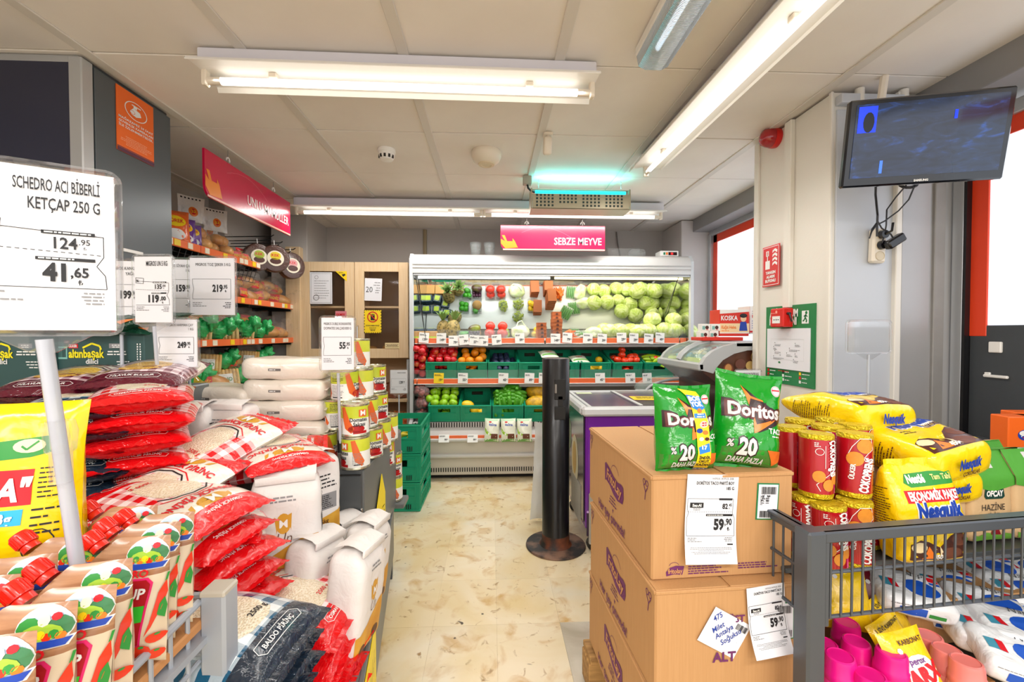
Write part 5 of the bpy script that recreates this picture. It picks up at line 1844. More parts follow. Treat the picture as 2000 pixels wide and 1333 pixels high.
# ---------------------------------------------------------------- curved-lid ice cream freezer behind
ic = thing('ice_cream_freezer', 'grey ice cream freezer with curved sliding lids beside the pillar', 'freezer')
IGR = mat('freezer_grey', '#b3b6b8', .35, .1)
CHO = two_tone('chocolate_panel', '#2a1611', '#5a3220', 5, .3, .4, .65, coat=.3)
ICG = mat('ice_glass', '#cfe0d8', .04, trans=.6, alpha=.4)
Y0, Y1 = 2.40, 3.02
lid = [(1.205, 1.045), (1.225, 1.078), (1.265, 1.112), (1.325, 1.14), (1.40, 1.158)]
shell = [(1.195, 1.005), (1.19, 1.035)] + lid + [(1.86, 1.165), (1.86, 1.12), (1.47, 1.118), (1.39, 1.098), (1.325, 1.062), (1.285, 1.015), (1.27, .985)]
for y in (Y0 + .02, Y1 - .02):
    MB().prism(shell, y - .02, y + .02, M=XZY).build('end_frame', IGR, ic, smooth=0)
ym = (Y0 + Y1) / 2
MB().tube([(x, ym, z + .002) for x, z in lid], .022, 6).build('lid_divider', IGR, ic)
for ya, yb in ((Y0 + .04, ym - .015), (ym + .015, Y1 - .04)):
    b = MB()
    b.grid(lambda a, c: Vector((lid[0][0] + (lid[4][0] - lid[0][0]) * a, ya + (yb - ya) * c, 1.045 + .113 * math.sin(a * PI / 2) ** .8 - .004)), 14, 2)
    b.build('glass_lid', ICG, ic, smooth=180)
MB().box((1.20, ym, 1.022), (.035, Y1 - Y0, .045), bev=.01).build('front_rail', IGR, ic, smooth=0)
MB().box((1.63, ym, 1.15), (.46, Y1 - Y0, .03), bev=.006).build('top', IGR, ic, smooth=0)
MB().prism([(1.2, 1.0), (1.30, .925), (1.34, .90), (1.34, .08), (1.86, .08), (1.86, 1.0)], Y0 + .01, Y1 - .01, M=XZY).build('body', CHO, ic, smooth=0)
MB().prism([(1.27, .99), (1.325, 1.062), (1.39, 1.098), (1.47, 1.118), (1.86, 1.12), (1.86, .95)], Y0 + .012, Y0 + .022, M=XZY).build('end_panel', CHO, ic, smooth=0)
MB().box((1.45, ym, 1.012), (.46, Y1 - Y0 - .06, .012)).build('inside', mat('ice_inside', '#b4c096', .5, vary=.5, vs=9), ic, smooth=0)
for i in range(12):
    q = MB().box((0, 0, 0), (.085, .11, .03), bev=.008).build('ice_cream_carton', (mat('ice_a', '#cfe08a', .4), mat('ice_b', '#8fc4dc', .4), mat('ice_c', '#f0ead0', .4))[i % 3], smooth=0)
    place(q, (1.28 + .075 * (i % 3), Y0 + .09 + .045 * i, 1.034 + .018 * (i % 3)), (.1, -.4, .4 * i)); tag(q, 'small ice cream carton under the curved glass lid', 'carton', 'cartons in the ice cream freezer')
P = Print()
GOLD = mat('logo_gold', '#d8b66a', .35, .4)
zp = lambda py: at(1450, py, Y0).z
xp = lambda px: at(px, 720, Y0).x
P.path(arc(xp(1482), zp(698), .04, n=24), .004, GOLD, 2, True); P.text('M', xp(1482), zp(698) - .018, .04, GOLD, 'c', .01)
P.poly(arc(xp(1424), zp(722), .03, .035, n=18), mat('ice_choc', '#7a3c22', .4), 1); P.poly(arc(xp(1424), zp(720), .02, .025, n=14), mat('ice_cara', '#c08a50', .4), 2)
P.poly(arc(xp(1448), zp(712), .032, .03, n=18), mat('ice_choc2', '#6a4036', .3), 1); P.poly(arc(xp(1467), zp(715), .027, n=18), mat('ice_gold', '#c9a864', .4), 2)
P.lay(plane_surf((0, Y0 + .009, 0), (1, 0, 0), (0, 0, 1)), ic, 'printing')
# low freezer with a rounded clear lid behind
i2 = thing('glass_dome_freezer', 'low freezer with a rounded clear lid left of the curved one', 'freezer')
dome = [(1.38 - .26 * math.cos(R(a)), .78 + .10 * math.sin(R(a))) for a in range(0, 181, 15)]
MB().tube([(x, 3.07, z) for x, z in dome], .010, 6).build('lid_frame', IGR, i2)
b2 = MB(); b2.grid(lambda a, c: Vector((1.38 - .26 * math.cos(PI * a), 3.07 + .26 * c, .78 + .10 * math.sin(PI * a))), 18, 2); b2.build('glass_lid', ICG, i2, smooth=180)
MB().box((1.38, 3.2, .388), (.52, .27, .77), bev=.01).build('body', IGR, i2, smooth=0)
# boxes on top of the curved freezer
BOXR = mat('carton_red', '#d8301f', .4); BOXW = mat('carton_white', '#eeece6', .45)


def carton(name, label, px0, px1, py0, py1, Y, d, rot, m):
    a, b_ = at(px0, py0, Y), at(px1, py1, Y)
    o = thing(name, label, 'box', ((a.x + b_.x) / 2, Y + d / 2, b_.z), (0, 0, rot))
    w, h = b_.x - a.x, a.z - b_.z
    MB().box((0, 0, h / 2), (w, d, h), bev=.003).build('carton', m, o, smooth=0)
    return o, w, h, plane_surf((0, -d / 2 - .0002, h / 2), (1, 0, 0), (0, 0, 1))


o, w, h, sf = carton('halva_box', 'red and white cardboard carton on the curved freezer', 1407, 1463, 605, 657, 2.72, .14, -.03, BOXR)
P = Print()
P.rect(-w / 2, -h * .36, w / 2, -h * .02, mat('carton_cream', '#f6d9a8', .4), 1); P.rect(-w / 2, -h * .40, w / 2, -h * .36, WHITE, 1); P.poly([(-w / 2, h / 2), (w / 2, h / 2), (w / 2, h * .42), (-w / 2, h * .34)], BOXW, 1)
P.text('KOSKA', -w * .46, h * .1, h * .17, WHITE, 'l', .03, .8, maxw=w * .62); P.text('Kağıt Helva', -w * .44, -h * .22, h * .12, ORGP, 'l', .02, maxw=w * .5); P.lines(-w * .44, 0, -h * .31, .004, ORGP, 1, .01)
P.poly(arc(w * .3, h * .16, h * .11, h * .12), mat('skin', '#f0c49c', .5), 2); P.poly(arc(w * .3, h * .27, h * .14, h * .08), BLACK, 3); P.poly([(w * .2, h * .04), (w * .4, h * .04), (w * .44, -h * .3), (w * .16, -h * .3)], BLUP, 2)
P.lay(sf, o, 'printing')
o, w, h, sf = carton('halva_carton', 'white carton with red lettering partly behind the pillar', 1464, 1506, 598, 653, 2.76, .14, .02, BOXW)
P = Print(); P.text('KOSKA', -w * .4, h * .08, h * .1, REDP, 'l', .03, maxw=w * .85); P.lines(-w * .4, w * .3, -h * .05, .005, BLUP, 4, .015); P.rect(-w / 2, -h * .45, w / 2, -h * .38, REDP, 1); P.lines(-w * .4, -.02, h * .3, .004, GREYP, 3, .015)
P.lay(sf, o, 'printing')
o, w, h, sf = carton('red_carton', 'flat red carton under the halva carton', 1372, 1452, 659, 666, 2.68, .16, 0, BOXR)
for k in range(4):
    x0, y1 = 1367 + 19 * (k % 2) + 3 * (k // 2), 661 - 14 * (k // 2)
    o, w, h, sf = carton('small_carton', f'small white printed carton, {("lower left", "lower right", "upper left", "upper right")[k]} of four on the curved freezer', x0, x0 + 18, y1 - 14, y1, 2.72, .05, 0, BOXW)
    P = Print(); P.rect(-w * .4, -h * .3, -w * .1, h * .2, mat('carton_mint', '#7fb7ad', .4), 1); P.poly(arc(w * .1, 0, h * .25), BRNP, 1); P.lines(0, w * .4, -h * .35, .004, REDP, 1, .01); P.lay(sf, o, 'printing')
# ================================================================== LEFT PROMOTION STACKS
def blob(b, sx, sy, sz, r, n=8, amp=0.0, fr_=14, seed=0, mi=0, shape=None):
    """rounded block with soft dents; returns the front-face point function (u right, v up)"""
    sv = Vector((seed * 2.3, seed, seed * .7))
    H = Vector((sx / 2, sy / 2, sz / 2))

    def pt(p):
        p = Vector(p)
        c = Vector((max(-H[i] + r, min(H[i] - r, p[i])) for i in range(3)))
        d = p - c
        d = d.normalized() if d.length > 1e-9 else Vector((0, 0, 1))
        q = c + d * r
        if amp:
            q += d * amp * (noise.noise(q * fr_ + sv) + .5 * noise.noise(q * fr_ * 2.6 + sv))
        return shape(q) if shape else q
    for a in range(3):
        o1, o2 = (a + 1) % 3, (a + 2) % 3
        for sg in (-1, 1):
            def fn(u, v, a=a, o1=o1, o2=o2, sg=sg):
                p = [0, 0, 0]
                p[a] = sg * H[a]; p[o1] = (2 * u - 1) * H[o1]; p[o2] = (2 * v - 1) * H[o2]
                return pt(p)
            k = max(3, int(n * H[o1] / max(H))), max(3, int(n * H[o2] / max(H)))
            b.grid(fn, k[0], k[1], mi, flip=sg < 0)
    return {'front': lambda u, v: pt((u, -H.y, v)), 'right': lambda u, v: pt((H.x, u, v)), 'top': lambda u, v: pt((u, v, H.z)), 'left': lambda u, v: pt((-H.x, -u, v))}


def weld(o, d=.0004):
    bm = bmesh.new(); bm.from_mesh(o.data)
    bmesh.ops.remove_doubles(bm, verts=bm.verts, dist=d)
    bmesh.ops.recalc_face_normals(bm, faces=bm.faces)
    bm.to_mesh(o.data); bm.free()
    return o


# ---- steel display platforms
ANG = R(8.75)
dp = thing('display_platform', 'long low dark steel platform carrying the flour and rice along the aisle', 'platform', (-.345, 1.2, 0), (0, 0, ANG))
PZ = .36
MB().box((-.45, .29, PZ / 2 + .05), (.90, 1.40, PZ - .1), bev=.006).build('box', STEELG, dp, smooth=0)
for x in (-.86, -.03):
    for y in (-.38, .96):
        MB().box((x, y, .05), (.05, .05, .1)).build('leg', DARKST, dp, smooth=0)
MB().box((.0, .29, PZ - .008), (.012, 1.40, .02), bev=.003).build('edge_lip', STEELG, dp, smooth=0)
STBLK = two_tone('scratched_steel', '#4d5153', '#6e7273', 5, .3, .45, .75, detail=6)
db = thing('display_block', 'dark scratched steel block under the stacked cans', 'platform', (-.475, 1.59, .36))
BZ = .72
MB().box((-.42, .33, (BZ - .36) / 2), (.84, .66, BZ - .36), bev=.006).build('block', STBLK, db, smooth=0)
MB().box((-.42, -.003, BZ - .36 - .022), (.83, .008, .004)).build('seam', SLOT, db, smooth=0)
MB().box((-.003, -.001, .2), (.008, .008, .03), bev=.002).build('latch', CHROME, db, smooth=0)
MB().box((.0, .33, (BZ - .36) / 2 + .0), (.01, .65, BZ - .375), bev=.003).build('side_plate', STEELG, db, smooth=0)
d2 = thing('display_plinth', 'grey steel plinth under the rear rice stacks', 'platform', (-1.06, 1.45, 0))
MB().box((0, 0, .36), (.6, .95, .72), bev=.006).build('box', STEELG, d2, smooth=0)
# yellow posters taped to the aisle side
YPO = mat('poster_yellow', '#f6dc0e', .45)
o = MB().prism([(-.06, -.12), (.075, -.12), (.075, .03), (.02, .125), (-.06, .01)], -.001, .001, M=XZY).build('yellow_poster', YPO, smooth=0)
place(o, (-.463, 1.80, .50), (0, 0, PI / 2)); tag(o, 'torn yellow poster pointing up on the steel block', 'poster')
P = Print(); P.lines(.02, .07, -.02, .004, BLACK, 4, .022, 7); P.lay(FLAT, o, 'lettering', base=.0012)
o = MB().box((0, 0, 0), (.42, .002, .27)).build('yellow_poster', YPO, smooth=0)
place(o, (-.322, 1.10, .205), (0, 0, PI / 2 + ANG)); tag(o, 'yellow poster with black handwriting low on the platform side', 'poster')
P = Print()
for i in range(9):
    P.line((-.18 + .04 * i, .02), (-.165 + .04 * i, .09), .003, BLACK); P.line((-.17 + .04 * i, -.06), (-.15 + .04 * i, -.01), .003, BLACK); P.line((-.165 + .04 * i, .05), (-.15 + .04 * i, .055), .003, BLACK)
P.lay(FLAT, o, 'lettering', base=.0012)

# ---- rice bags
RICEM = two_tone('rice_grain', '#e6d6b4', '#f4ead2', 220, .25, .3, .6, bump=.35, kind='VORONOI', coat=.5)
BULG = two_tone('bulgur_grain', '#d49a2c', '#ecc264', 200, .25, .3, .6, bump=.35, kind='VORONOI', coat=.5)
RBW = glossy('rice_bag_white', '#e8e2d6', .2, .22, 26)
RBR = glossy('rice_bag_red', '#e10f16', .17, .55, 34)
RBB = glossy('rice_bag_burgundy', '#5c0f25', .17, .55, 34)
RBN = glossy('rice_bag_navy', '#1c2a3a', .17, .6, 34)
GIR = gingham('gingham_red', '#e01820', '#fdeeee', .018)
GIB = gingham('gingham_burgundy', '#6a1230', '#e9d4d8', .018)
GIN = gingham('gingham_blue', '#0f5577', '#e3ecee', .022)
BW, BL, BT = .235, .35, .075


def rice_bag(name, label, endm, gim, win, ink, words, seed, group):
    o = thing(name, label, 'bag', group=group)
    fb = pillow(BW, BL, BT, p=2.4, q=3.4, e=.55, wr=.0045, fr_=11, seed=seed, pinch=.03)
    b = MB()
    nu, nv = 24, 35

    def mi(u, v):
        if v < .17 or v > .86:
            return 1
        if v < .60:
            return 2
        return 0
    b.grid(lambda a, c: fb[0]((a - .5) * BW, (c - .5) * BL), nu, nv, mi)
    b.grid(lambda a, c: fb[1]((a - .5) * BW, (c - .5) * BL), nu, nv, mi, flip=True)
    k = (nu + 1) * (nv + 1)
    for h in (0, 1):
        for j in range(nv + 1):
            for i in range(nu + 1):
                b.uv[h * k + j * (nu + 1) + i] = (i / nu * BW, j / nv * BL)
    b.build('film', [RBW, endm, gim], o, smooth=180)
    P = Print()
    P.poly([(-.05, -.09), (-.06, -.03), (-.052, .02), (-.03, .04), (.03, .04), (.052, .02), (.06, -.03), (.05, -.09), (.025, -.103), (-.025, -.103)], win, 1)
    P.path([(-.065, .02), (-.04, .045), (0, .052), (.04, .045), (.065, .02)], .004, BLACK, 2)
    P.path([(-.07, .035), (-.04, .056), (0, .062), (.04, .056), (.07, .035)], .003, ink, 2)
    P.poly(arc(0, .108, .042, .019, n=16), GOLDP, 1)
    for i in range(5):
        P.poly([(-.05 + .025 * i, .1), (-.045 + .025 * i, .118), (-.035 + .025 * i, .126), (-.038 + .025 * i, .104)], GOLDP, 1)
    P.text('M', 0, .095, .028, WHITE, 'c', .015)
    P.text(words, 0, .068, .0175, ink, 'c', .035, maxw=.2)
    P.text('2500 g', .004, -.082, .012, ink if ink != BLACK else BLACK, 'l', .02)
    P.path([(-.05, -.15), (.06, -.15), (.066, -.138), (.054, -.127), (-.056, -.127), (-.06, -.14)], .0012, WHITE, 2, True)
    P.text(words, 0, -.1435, .009, WHITE, 'c', .02, maxw=.1)
    P.text(words, 0, .138, .008, WHITE, 'c', .02, maxw=.1)
    P.lay(num_surf(fb[0]), o, 'printing', .012)
    # logo on the thick side
    P = Print()
    P.poly(arc(0, 0, .014, .02, n=14), GOLDP, 1); P.text('M', 0, -.007, .017, WHITE, 'c', .01)
    P.lay(num_surf(lambda u, v: fb[0](BW * .5 - .008 - v * .25 - .006, .06 - u) + Vector((0, 0, 0))), o, 'side_logo', .008)
    # crimped seams at both ends
    for sg in (-1, 1):
        s = MB()
        s.grid(lambda a, c: fb[0]((a - .5) * BW * .98, sg * (BL / 2 - .001)) + Vector((0, .002 * math.sin(a * 60), sg * .014 * c)), 26, 1)
        s.build('crimped_seam', endm, o, smooth=180)
    return o


rc = {}
for nm, args in {'red': ('rice_bag', RBR, GIR, RICEM, REDP, 'OSMANCIK PİRİNÇ', 'red rice bags'), 'red2': ('rice_bag', RBR, GIR, RICEM, REDP, 'OSMANCIK PİRİNÇ', 'red rice bags'),
                 'navy': ('rice_bag', RBN, GIN, RICEM, BLACK, 'BALDO PİRİNÇ', 'navy rice bags'), 'wine': ('bulgur_bag', RBB, GIB, BULG, mat('print_wine', '#6a1230', .4), 'PİLAVLIK BULGUR', 'burgundy grain bags')}.items():
    rc[nm] = rice_bag(args[0], 'x', args[1], args[2], args[3], args[4], args[5], 5 + len(rc), args[6])
    rc[nm]['used'] = 0


def bag(kind, label, pos, phi, tilt=0, roll=0, sc=1.0):
    """bag lying face up; phi turns its width axis from +x"""
    rot = Matrix.Rotation(R(phi), 4, 'Z') @ Matrix.Rotation(R(roll), 4, 'Y') @ Matrix.Rotation(R(tilt) - PI / 2, 4, 'X')
    r = rc[kind]
    if not r['used']:
        o = place(r, pos, rot.to_euler()); o['label'] = label; r['used'] = 1
        r.scale = (sc,) * 3
    else:
        o = dup(r, pos, rot.to_euler(), label, scale=(sc,) * 3)
    return o


def bag_end(kind, label, px, py, Y, phi, end='bottom', **k):
    p = at(px, py, Y)
    v = Vector((-math.sin(R(phi)), math.cos(R(phi)), 0)) * (BL / 2)
    tl = R(k.get('tilt', 0))
    c = p + v if end == 'bottom' else p - v
    c.z += (math.sin(tl) * BL / 2) * (1 if end == 'bottom' else -1)
    return bag(kind, label, c, phi, **k)


# back left: wine coloured bags over navy and red stacks
bag_end('wine', 'burgundy gingham grain bag on top of the red stack', 248, 757, 1.22, 20, tilt=6)
bag_end('wine', 'burgundy gingham grain bag at the left, behind the big price sign pole', 62, 776, 1.16, 14, tilt=6)
bag_end('wine', 'burgundy bag under the left grain bag', 60, 800, 1.2, 18)
for k in range(5):
    bag_end('red' if k % 2 else 'red2', f'red rice bag end-on in the rear stack beside the yellow bag, {ORD[k]} from the top', (268, 270, 266, 264, 262)[k], 790 + 43 * k, 1.12 + .006 * k, (33, 30, 36, 30, 34)[k], sc=.98)
for k in range(5):
    bag_end('navy', f'navy rice bag in the stack behind the yellow bag, {ORD[k]} from the top', (118, 128, 122, 126, 120)[k], 812 + 42 * k, 1.08, (24, 20, 26, 22, 24)[k])
# middle heap
bag('red', 'red and white rice bag tilted on top of the heap, face up', at(425, 880, 1.34) + Vector((0, 0, .01)), -24, tilt=17, roll=6, sc=1.05)
bag('red2', 'red and white rice bag with its red end folded right, beneath the topmost', at(520, 898, 1.42), -68, tilt=6, roll=10)
bag_end('red', 'rice bag with gingham pressed under the folded one, against the flour', 575, 915, 1.27, -140, end='top', tilt=-3)
bag('red2', 'white-faced rice bag half behind the ketchup pouches', at(305, 968, 1.12), -16, tilt=15, roll=4)
for k in range(6):
    bag_end('red2' if k % 2 else 'red', f'red rice bag in the stack left of the standing flour, {ORD[k]} from the top', (462, 478, 490, 496, 500, 500)[k], 1012 + 44 * k, 1.04 - .006 * k, (-104, -98, -107, -100, -104, -102)[k], end='top', tilt=-7 if k == 0 else 0)
for k in range(4):
    bag_end('red', f'red rice bag end showing beside the pouches, {ORD[k]} from the top', 395 + 6 * k, 1075 + 32 * k, 1.02, -160 + 4 * k, end='top')
# front heap
for k in range(4):
    bag_end('navy', 'blue gingham rice bag on top of the front stack beside the wire basket' if k == 0 else f'blue gingham rice bag under the front one, {ORD[k - 1]} below it', 570 - 8 * k, 1262 + 50 * k, .87 - .012 * k, 84 + 5 * (k % 2), sc=1.06, tilt=7 if k == 0 else 3)
bag('navy', 'rice bag of white face with its end under the blue one', at(385, 1195, 1.0), 200, tilt=0)
for k in range(5):
    bag_end('red2' if k % 2 else 'red', 'red rice bag with a clear window on the front right stack' if k == 0 else f'red rice bag in the front right stack, {ORD[k - 1]} under the windowed one', 690 - 3 * k, 1205 + 48 * k, 1.10 - .02 * k, 82 + 5 * (k % 2), tilt=8 if k == 0 else 2, roll=-4)

# ---- paper flour bags
FLW = mat('flour_paper', '#e3dfdc', .55, bump=.25, bs=22)
FLG = two_tone('flour_gold', '#c88a1c', '#e6b445', 12, .45, .35, .7, coords='Object')
FLBR = mat('flour_brown', '#5c3517', .5)
FWd, FD, FH = .165, .105, .265


def flour_bag(label, seed):
    o = thing('flour_bag', label, 'bag', group='paper flour bags')
    b = MB()

    def shp(q):
        t = q.z / FH + .5
        k = 1 - .35 * max(0, (t - .82) / .18) ** 1.5
        return Vector((q.x * (1 - .08 * max(0, (t - .8) / .2)), q.y * k + .012 * max(0, t - .8) * 4, q.z))
    f = blob(b, FWd, FD, FH, .026, 16, .0035, 13, seed, shape=shp)
    weld(b.build('paper', FLW, o, smooth=180))
    # folded flap across the top
    fl_ = MB()
    fl_.grid(lambda a, c: Vector(((a - .5) * FWd * .86, -.038 + c * .085, FH / 2 + .003 + .012 * math.sin(PI * c) + .004 * noise.noise(Vector((a * 5, c * 3, seed))))), 10, 6)
    fl_.box((0, -.038, FH / 2 - .004), (FWd * .84, .006, .02), bev=.002)
    fl_.build('top_flap', FLW, o, smooth=180)
    P = Print()
    w = FWd / 2
    wave = [(-w + FWd * i / 10, -.045 - .028 * math.cos(PI * i / 10 * 1.1)) for i in range(11)]
    P.poly([(-w, -FH / 2 + .01)] + [(w, -FH / 2 + .01)] + wave[::-1], FLG, 1)
    P.poly(arc(.03, -.1, .022, .016, n=10), FLBR, 2); P.poly(arc(-.045, -.112, .018, .012, n=10), FLBR, 2)
    P.poly(arc(-.005, .02, .017, .026, n=16), GOLDP, 1); P.text('M', -.005, .01, .02, WHITE, 'c', .01)
    P.poly([(-.02, -.004), (-.026, .04), (-.016, .03)], GOLDP, 1); P.poly([(.012, .0), (.014, .045), (.004, .04)], GOLDP, 1)
    P.text('Un', -.005, -.03, .028, FLBR, 'c', -.01, .8, shear=.25)
    P.lines(-.04, .03, .085, .004, GREYP, 2, .009, 3, 2, 'c')
    P.lay(num_surf(f['front']), o, 'printing', .012)
    P = Print()
    d = FD / 2
    P.poly([(-d, -FH / 2 + .01), (d, -FH / 2 + .01), (d, -.03), (-d, -.05)], FLG, 1)
    P.lines(-.03, .035, .075, .004, BLACK, 4, .011, seed)
    P.rect(-.028, -.022, .03, .024, GREYP, 1); P.lines(-.024, .026, .016, .0025, BLACK, 7, .0055, seed)
    P.rect(-.022, -.11, .018, -.075, WHITE, 2); P.bars(-.02, -.108, .016, -.078, BLACK)
    P.text('5kg', -.02, -.06, .012, FLBR, 'l', .02)
    P.lay(num_surf(f['right']), o, 'side_printing', .012)
    return o


fl0 = flour_bag('x', 3)
fl1 = flour_bag('x', 8)
flours = [
    (at(562, 1022, 1.27), 20, 'standing flour bag with the printed gold wave, facing the aisle beside the red stack'),
    (at(608, 968, 1.44), -38, 'standing flour bag with barcode side, touching the dark steel block'),
    (at(378, 868, 1.50), -8, 'white flour bag behind the topmost rice bag, left of two'),
    (at(452, 864, 1.52), -8, 'white flour bag behind the topmost rice bag, right of two'),
    (at(660, 1090, 1.50), 78, 'white-topped flour bag against the dark block face'),
    (at(716, 1098, 1.40), 84, 'white-topped flour bag beside the torn yellow poster'),
    (at(612, 1140, 1.25), 76, 'white-topped flour bag with folded corner next to the red stack'),
    (at(694, 1160, 1.17), 82, 'white-topped flour bag nearest the aisle, in front of the windowed rice bag'),
]
for i, (p, yaw, lb) in enumerate(flours):
    sc = 1.0 if i > 1 else 1.1
    rot = (0, 0, R(yaw)) if i < 4 else (R(4), R(8), R(yaw))
    if i < 2:
        o = place((fl0, fl1)[i], p, rot); o['label'] = lb
    else:
        o = dup((fl0, fl1)[i % 2], p, rot, lb)
    o.scale = (sc, sc, sc)

# ---- sugar packs
SUG = mat('sugar_film', '#e9e0d2', .25, bump=.25, bs=18, coat=.4)
s0 = thing('sugar_pack', 'x', 'pack', group='white sugar packs')
b = MB(); f = blob(b, .30, .20, .082, .03, 18, .004, 12, 4)
weld(b.build('film', SUG, s0, smooth=180))
P = Print(); P.rect(-.05, -.006, -.005, .003, mat('sugar_label', '#6f6a66', .5), 1); P.lines(-.046, -.01, -.003, .003, WHITE, 1, .01); P.lay(num_surf(f['front']), s0, 'printing', .02)
b = MB()
b.grid(lambda a, c: Vector((.146 + .012 * c + .006 * noise.noise(Vector((a * 4, c, 1))), (a - .5) * .17, .012 * math.sin(a * 9) * .5)), 12, 3)
b.build('end_fold', SUG, s0, smooth=180)
for k in range(6):
    if k < 5:
        p, lb, yw = Vector((at(566, 700, 1.72).x + (.0, .006, -.004, .004, 0)[k], 1.74, BZ + .042 + .08 * k)), f'white sugar pack, {ORD[k]} from the bottom of the tall pile', (3, 1, 4, 2, 5)[k]
    else:
        p, lb, yw = at(425, 777, 1.66) + Vector((0, .06, 0)), 'single white sugar pack lying left of the tall sugar pile', -4
    o = s0 if k == 0 else dup(s0, p, (0, 0, R(yw)))
    place(o, p, (0, R((0, .6, -.6, .5, 1, 2)[k]), R(yw)))
    o['label'] = lb
    if k == 5:
        o.scale = (.86, .9, 1)

# ---- tomato paste cans
CANM = mat('can_steel', '#d2cfb4', .25, .8)
CANY = two_tone('can_yellow_green', '#b4c51e', '#dfe04a', 9, .35, .3, .7)
CANW = mat('can_white', '#efeee8', .35)
CANR = mat('can_red', '#b3161a', .35)
CANO = mat('can_orange', '#e0662a', .35)
CR, CHt = .0505, .118
can = thing('paste_can', 'x', 'can', group='tomato paste cans')
MB().lathe([(0, .002), (.047, .002), (CR + .001, 0), (CR + .0015, .003), (CR, .006), (CR, CHt - .006), (CR + .0015, CHt - .003), (CR + .001, CHt), (.047, CHt), (.046, CHt - .004), (.036, CHt - .004), (.034, CHt - .002), (0, CHt - .002)], 28).build('tin', CANM, can, smooth=40)
P = Print()
cw = 2 * PI * CR
P.rect(-cw / 2, .008, cw / 2, .066, CANW, 1); P.rect(-cw / 2, .066, cw / 2, CHt - .008, CANY, 1)
for x in (-.105, .0, .105):
    P.poly([(x - .045, CHt - .012), (x - .03, CHt - .01), (x - .012, .06), (x + .004, .03), (x - .006, .012), (x - .03, .03), (x - .038, .06)], CANO, 2)
P.poly(arc(.012, .028, .03, .014, n=14), CANR, 2); P.rect(.0, .010, .05, .02, CANR, 2)
P.text('Domates', .02, .055, .014, BLACK, 'c', .02, .85, layer=4); P.text('Salçası', .022, .038, .014, BLACK, 'c', .02, .85, layer=4)
P.rect(.02, .072, .05, .098, CANO, 2); P.text('M', .035, .076, .02, WHITE, 'c', .01)
P.lines(-.098, -.05, .058, .002, GREYP, 9, .005, 2); P.lines(-.098, -.05, .1, .002, BLACK, 6, .005, 5); P.rect(-.15, .02, -.115, .05, WHITE, 2); P.bars(-.148, .022, -.117, .048, BLACK)
P.lines(.065, .11, .058, .002, GREYP, 8, .0055, 7); P.rect(.07, .016, .105, .019, BLACK, 2); P.rect(-.095, .012, -.055, .016, BLACK, 2)
P.lay(cyl_surf(CR), can, 'label', .012)
cans = []
for px, py, Y, yaw in ((630, 905, 1.68, 80), (694, 909, 1.62, -70), (722, 893, 1.76, 20), (740, 880, 1.90, -60), (755, 871, 2.02, -60)):
    cans.append((px, Y, BZ, yaw, 'bottom row on the steel block'))
for px, Y, yaw in ((654, 1.74, 110), (694, 1.63, 8), (713, 1.76, -40), (734, 1.90, 25)):
    cans.append((px, Y, BZ + CHt + .001, yaw, 'second row of the pile'))
for px, Y, yaw in ((674, 1.70, 70), (704, 1.76, -80), (731, 1.93, 20)):
    cans.append((px, Y, BZ + 2 * (CHt + .001), yaw, 'third row of the pile'))
cans.append((697, 1.74, BZ + 3 * (CHt + .001), -60, 'alone at the top behind the price sign'))
for px, Y, z, yaw in ((748, 2.03, .60, 10), (764, 2.16, .505, 15), (765, 2.16, .386, -70)):
    cans.append((px, Y, z, yaw, 'low group at the far end of the platform'))
cans.append((747, 2.03, .72, 30, 'low group at the far end of the platform'))
cnt = {}
for i, (px, Y, z, yaw, row) in enumerate(cans):
    cnt[row] = cnt.get(row, 0) + 1
    n_ = sum(1 for c in cans if c[4] == row)
    lb = f'tomato paste can, {ORD[cnt[row] - 1]} from the left, {row}' if n_ > 1 else f'yellow-green tomato paste can {row}'
    p = (at(px, 800, Y).x, Y, z + .001)
    o = can if i == 0 else dup(can, p, (0, 0, R(yaw)))
    place(o, p, (0, 0, R(yaw))); o['label'] = lb
o = thing('can_stand', 'small dark steel step under the far low cans', 'platform', (at(756, 900, 2.1).x, 2.06, .36))
MB().box((-.06, -.03, .12), (.18, .14, .24), bev=.004).build('step', STEELG, o, smooth=0)
MB().box((.0, .1, .012), (.16, .12, .024), bev=.004).build('low_step', STEELG, o, smooth=0)

# ---- oil jugs behind
OIL = mat('oil', '#b9a02a', .12, trans=.35, coat=.5)
GCAP = mat('green_cap', '#149a4a', .35)
for i, (px, py, Y) in enumerate(((352, 800, 1.82), (334, 805, 1.78), (372, 800, 1.95), (318, 805, 1.9))):
    p = at(px, py, Y)
    o = thing('oil_jug', f'large oil jug with green cap and handle, {ORD[i]} of those by the pillar', 'jug', (p.x, Y, .81), (0, 0, .4 * i), 'oil jugs')
    b = MB(); blob(b, .12, .12, .2, .03, 10, 0); oo = b.build('bottle', OIL, o, smooth=180); oo.location = (0, 0, .1)
    MB().lathe([(.05, .19), (.022, .222), (.02, .23)], 16).build('neck', OIL, o)
    MB().lathe([(.026, .228), (.027, .232), (.026, .252), (.02, .256), (0, .256)], 18).build('cap', GCAP, o)
    MB().tube([(-.045, 0, .195), (-.05, 0, .23), (-.02, 0, .262), (.02, 0, .262), (.05, 0, .23), (.045, 0, .195)], .007, 7).build('handle', GCAP, o)
oshelf = thing('oil_crate', 'grey plinth the oil jugs stand on', 'platform', (-1.17, 2.02, 0))
MB().box((-.05, -.12, .405), (.45, .42, .81), bev=.005).build('box', STEELG, oshelf, smooth=0)

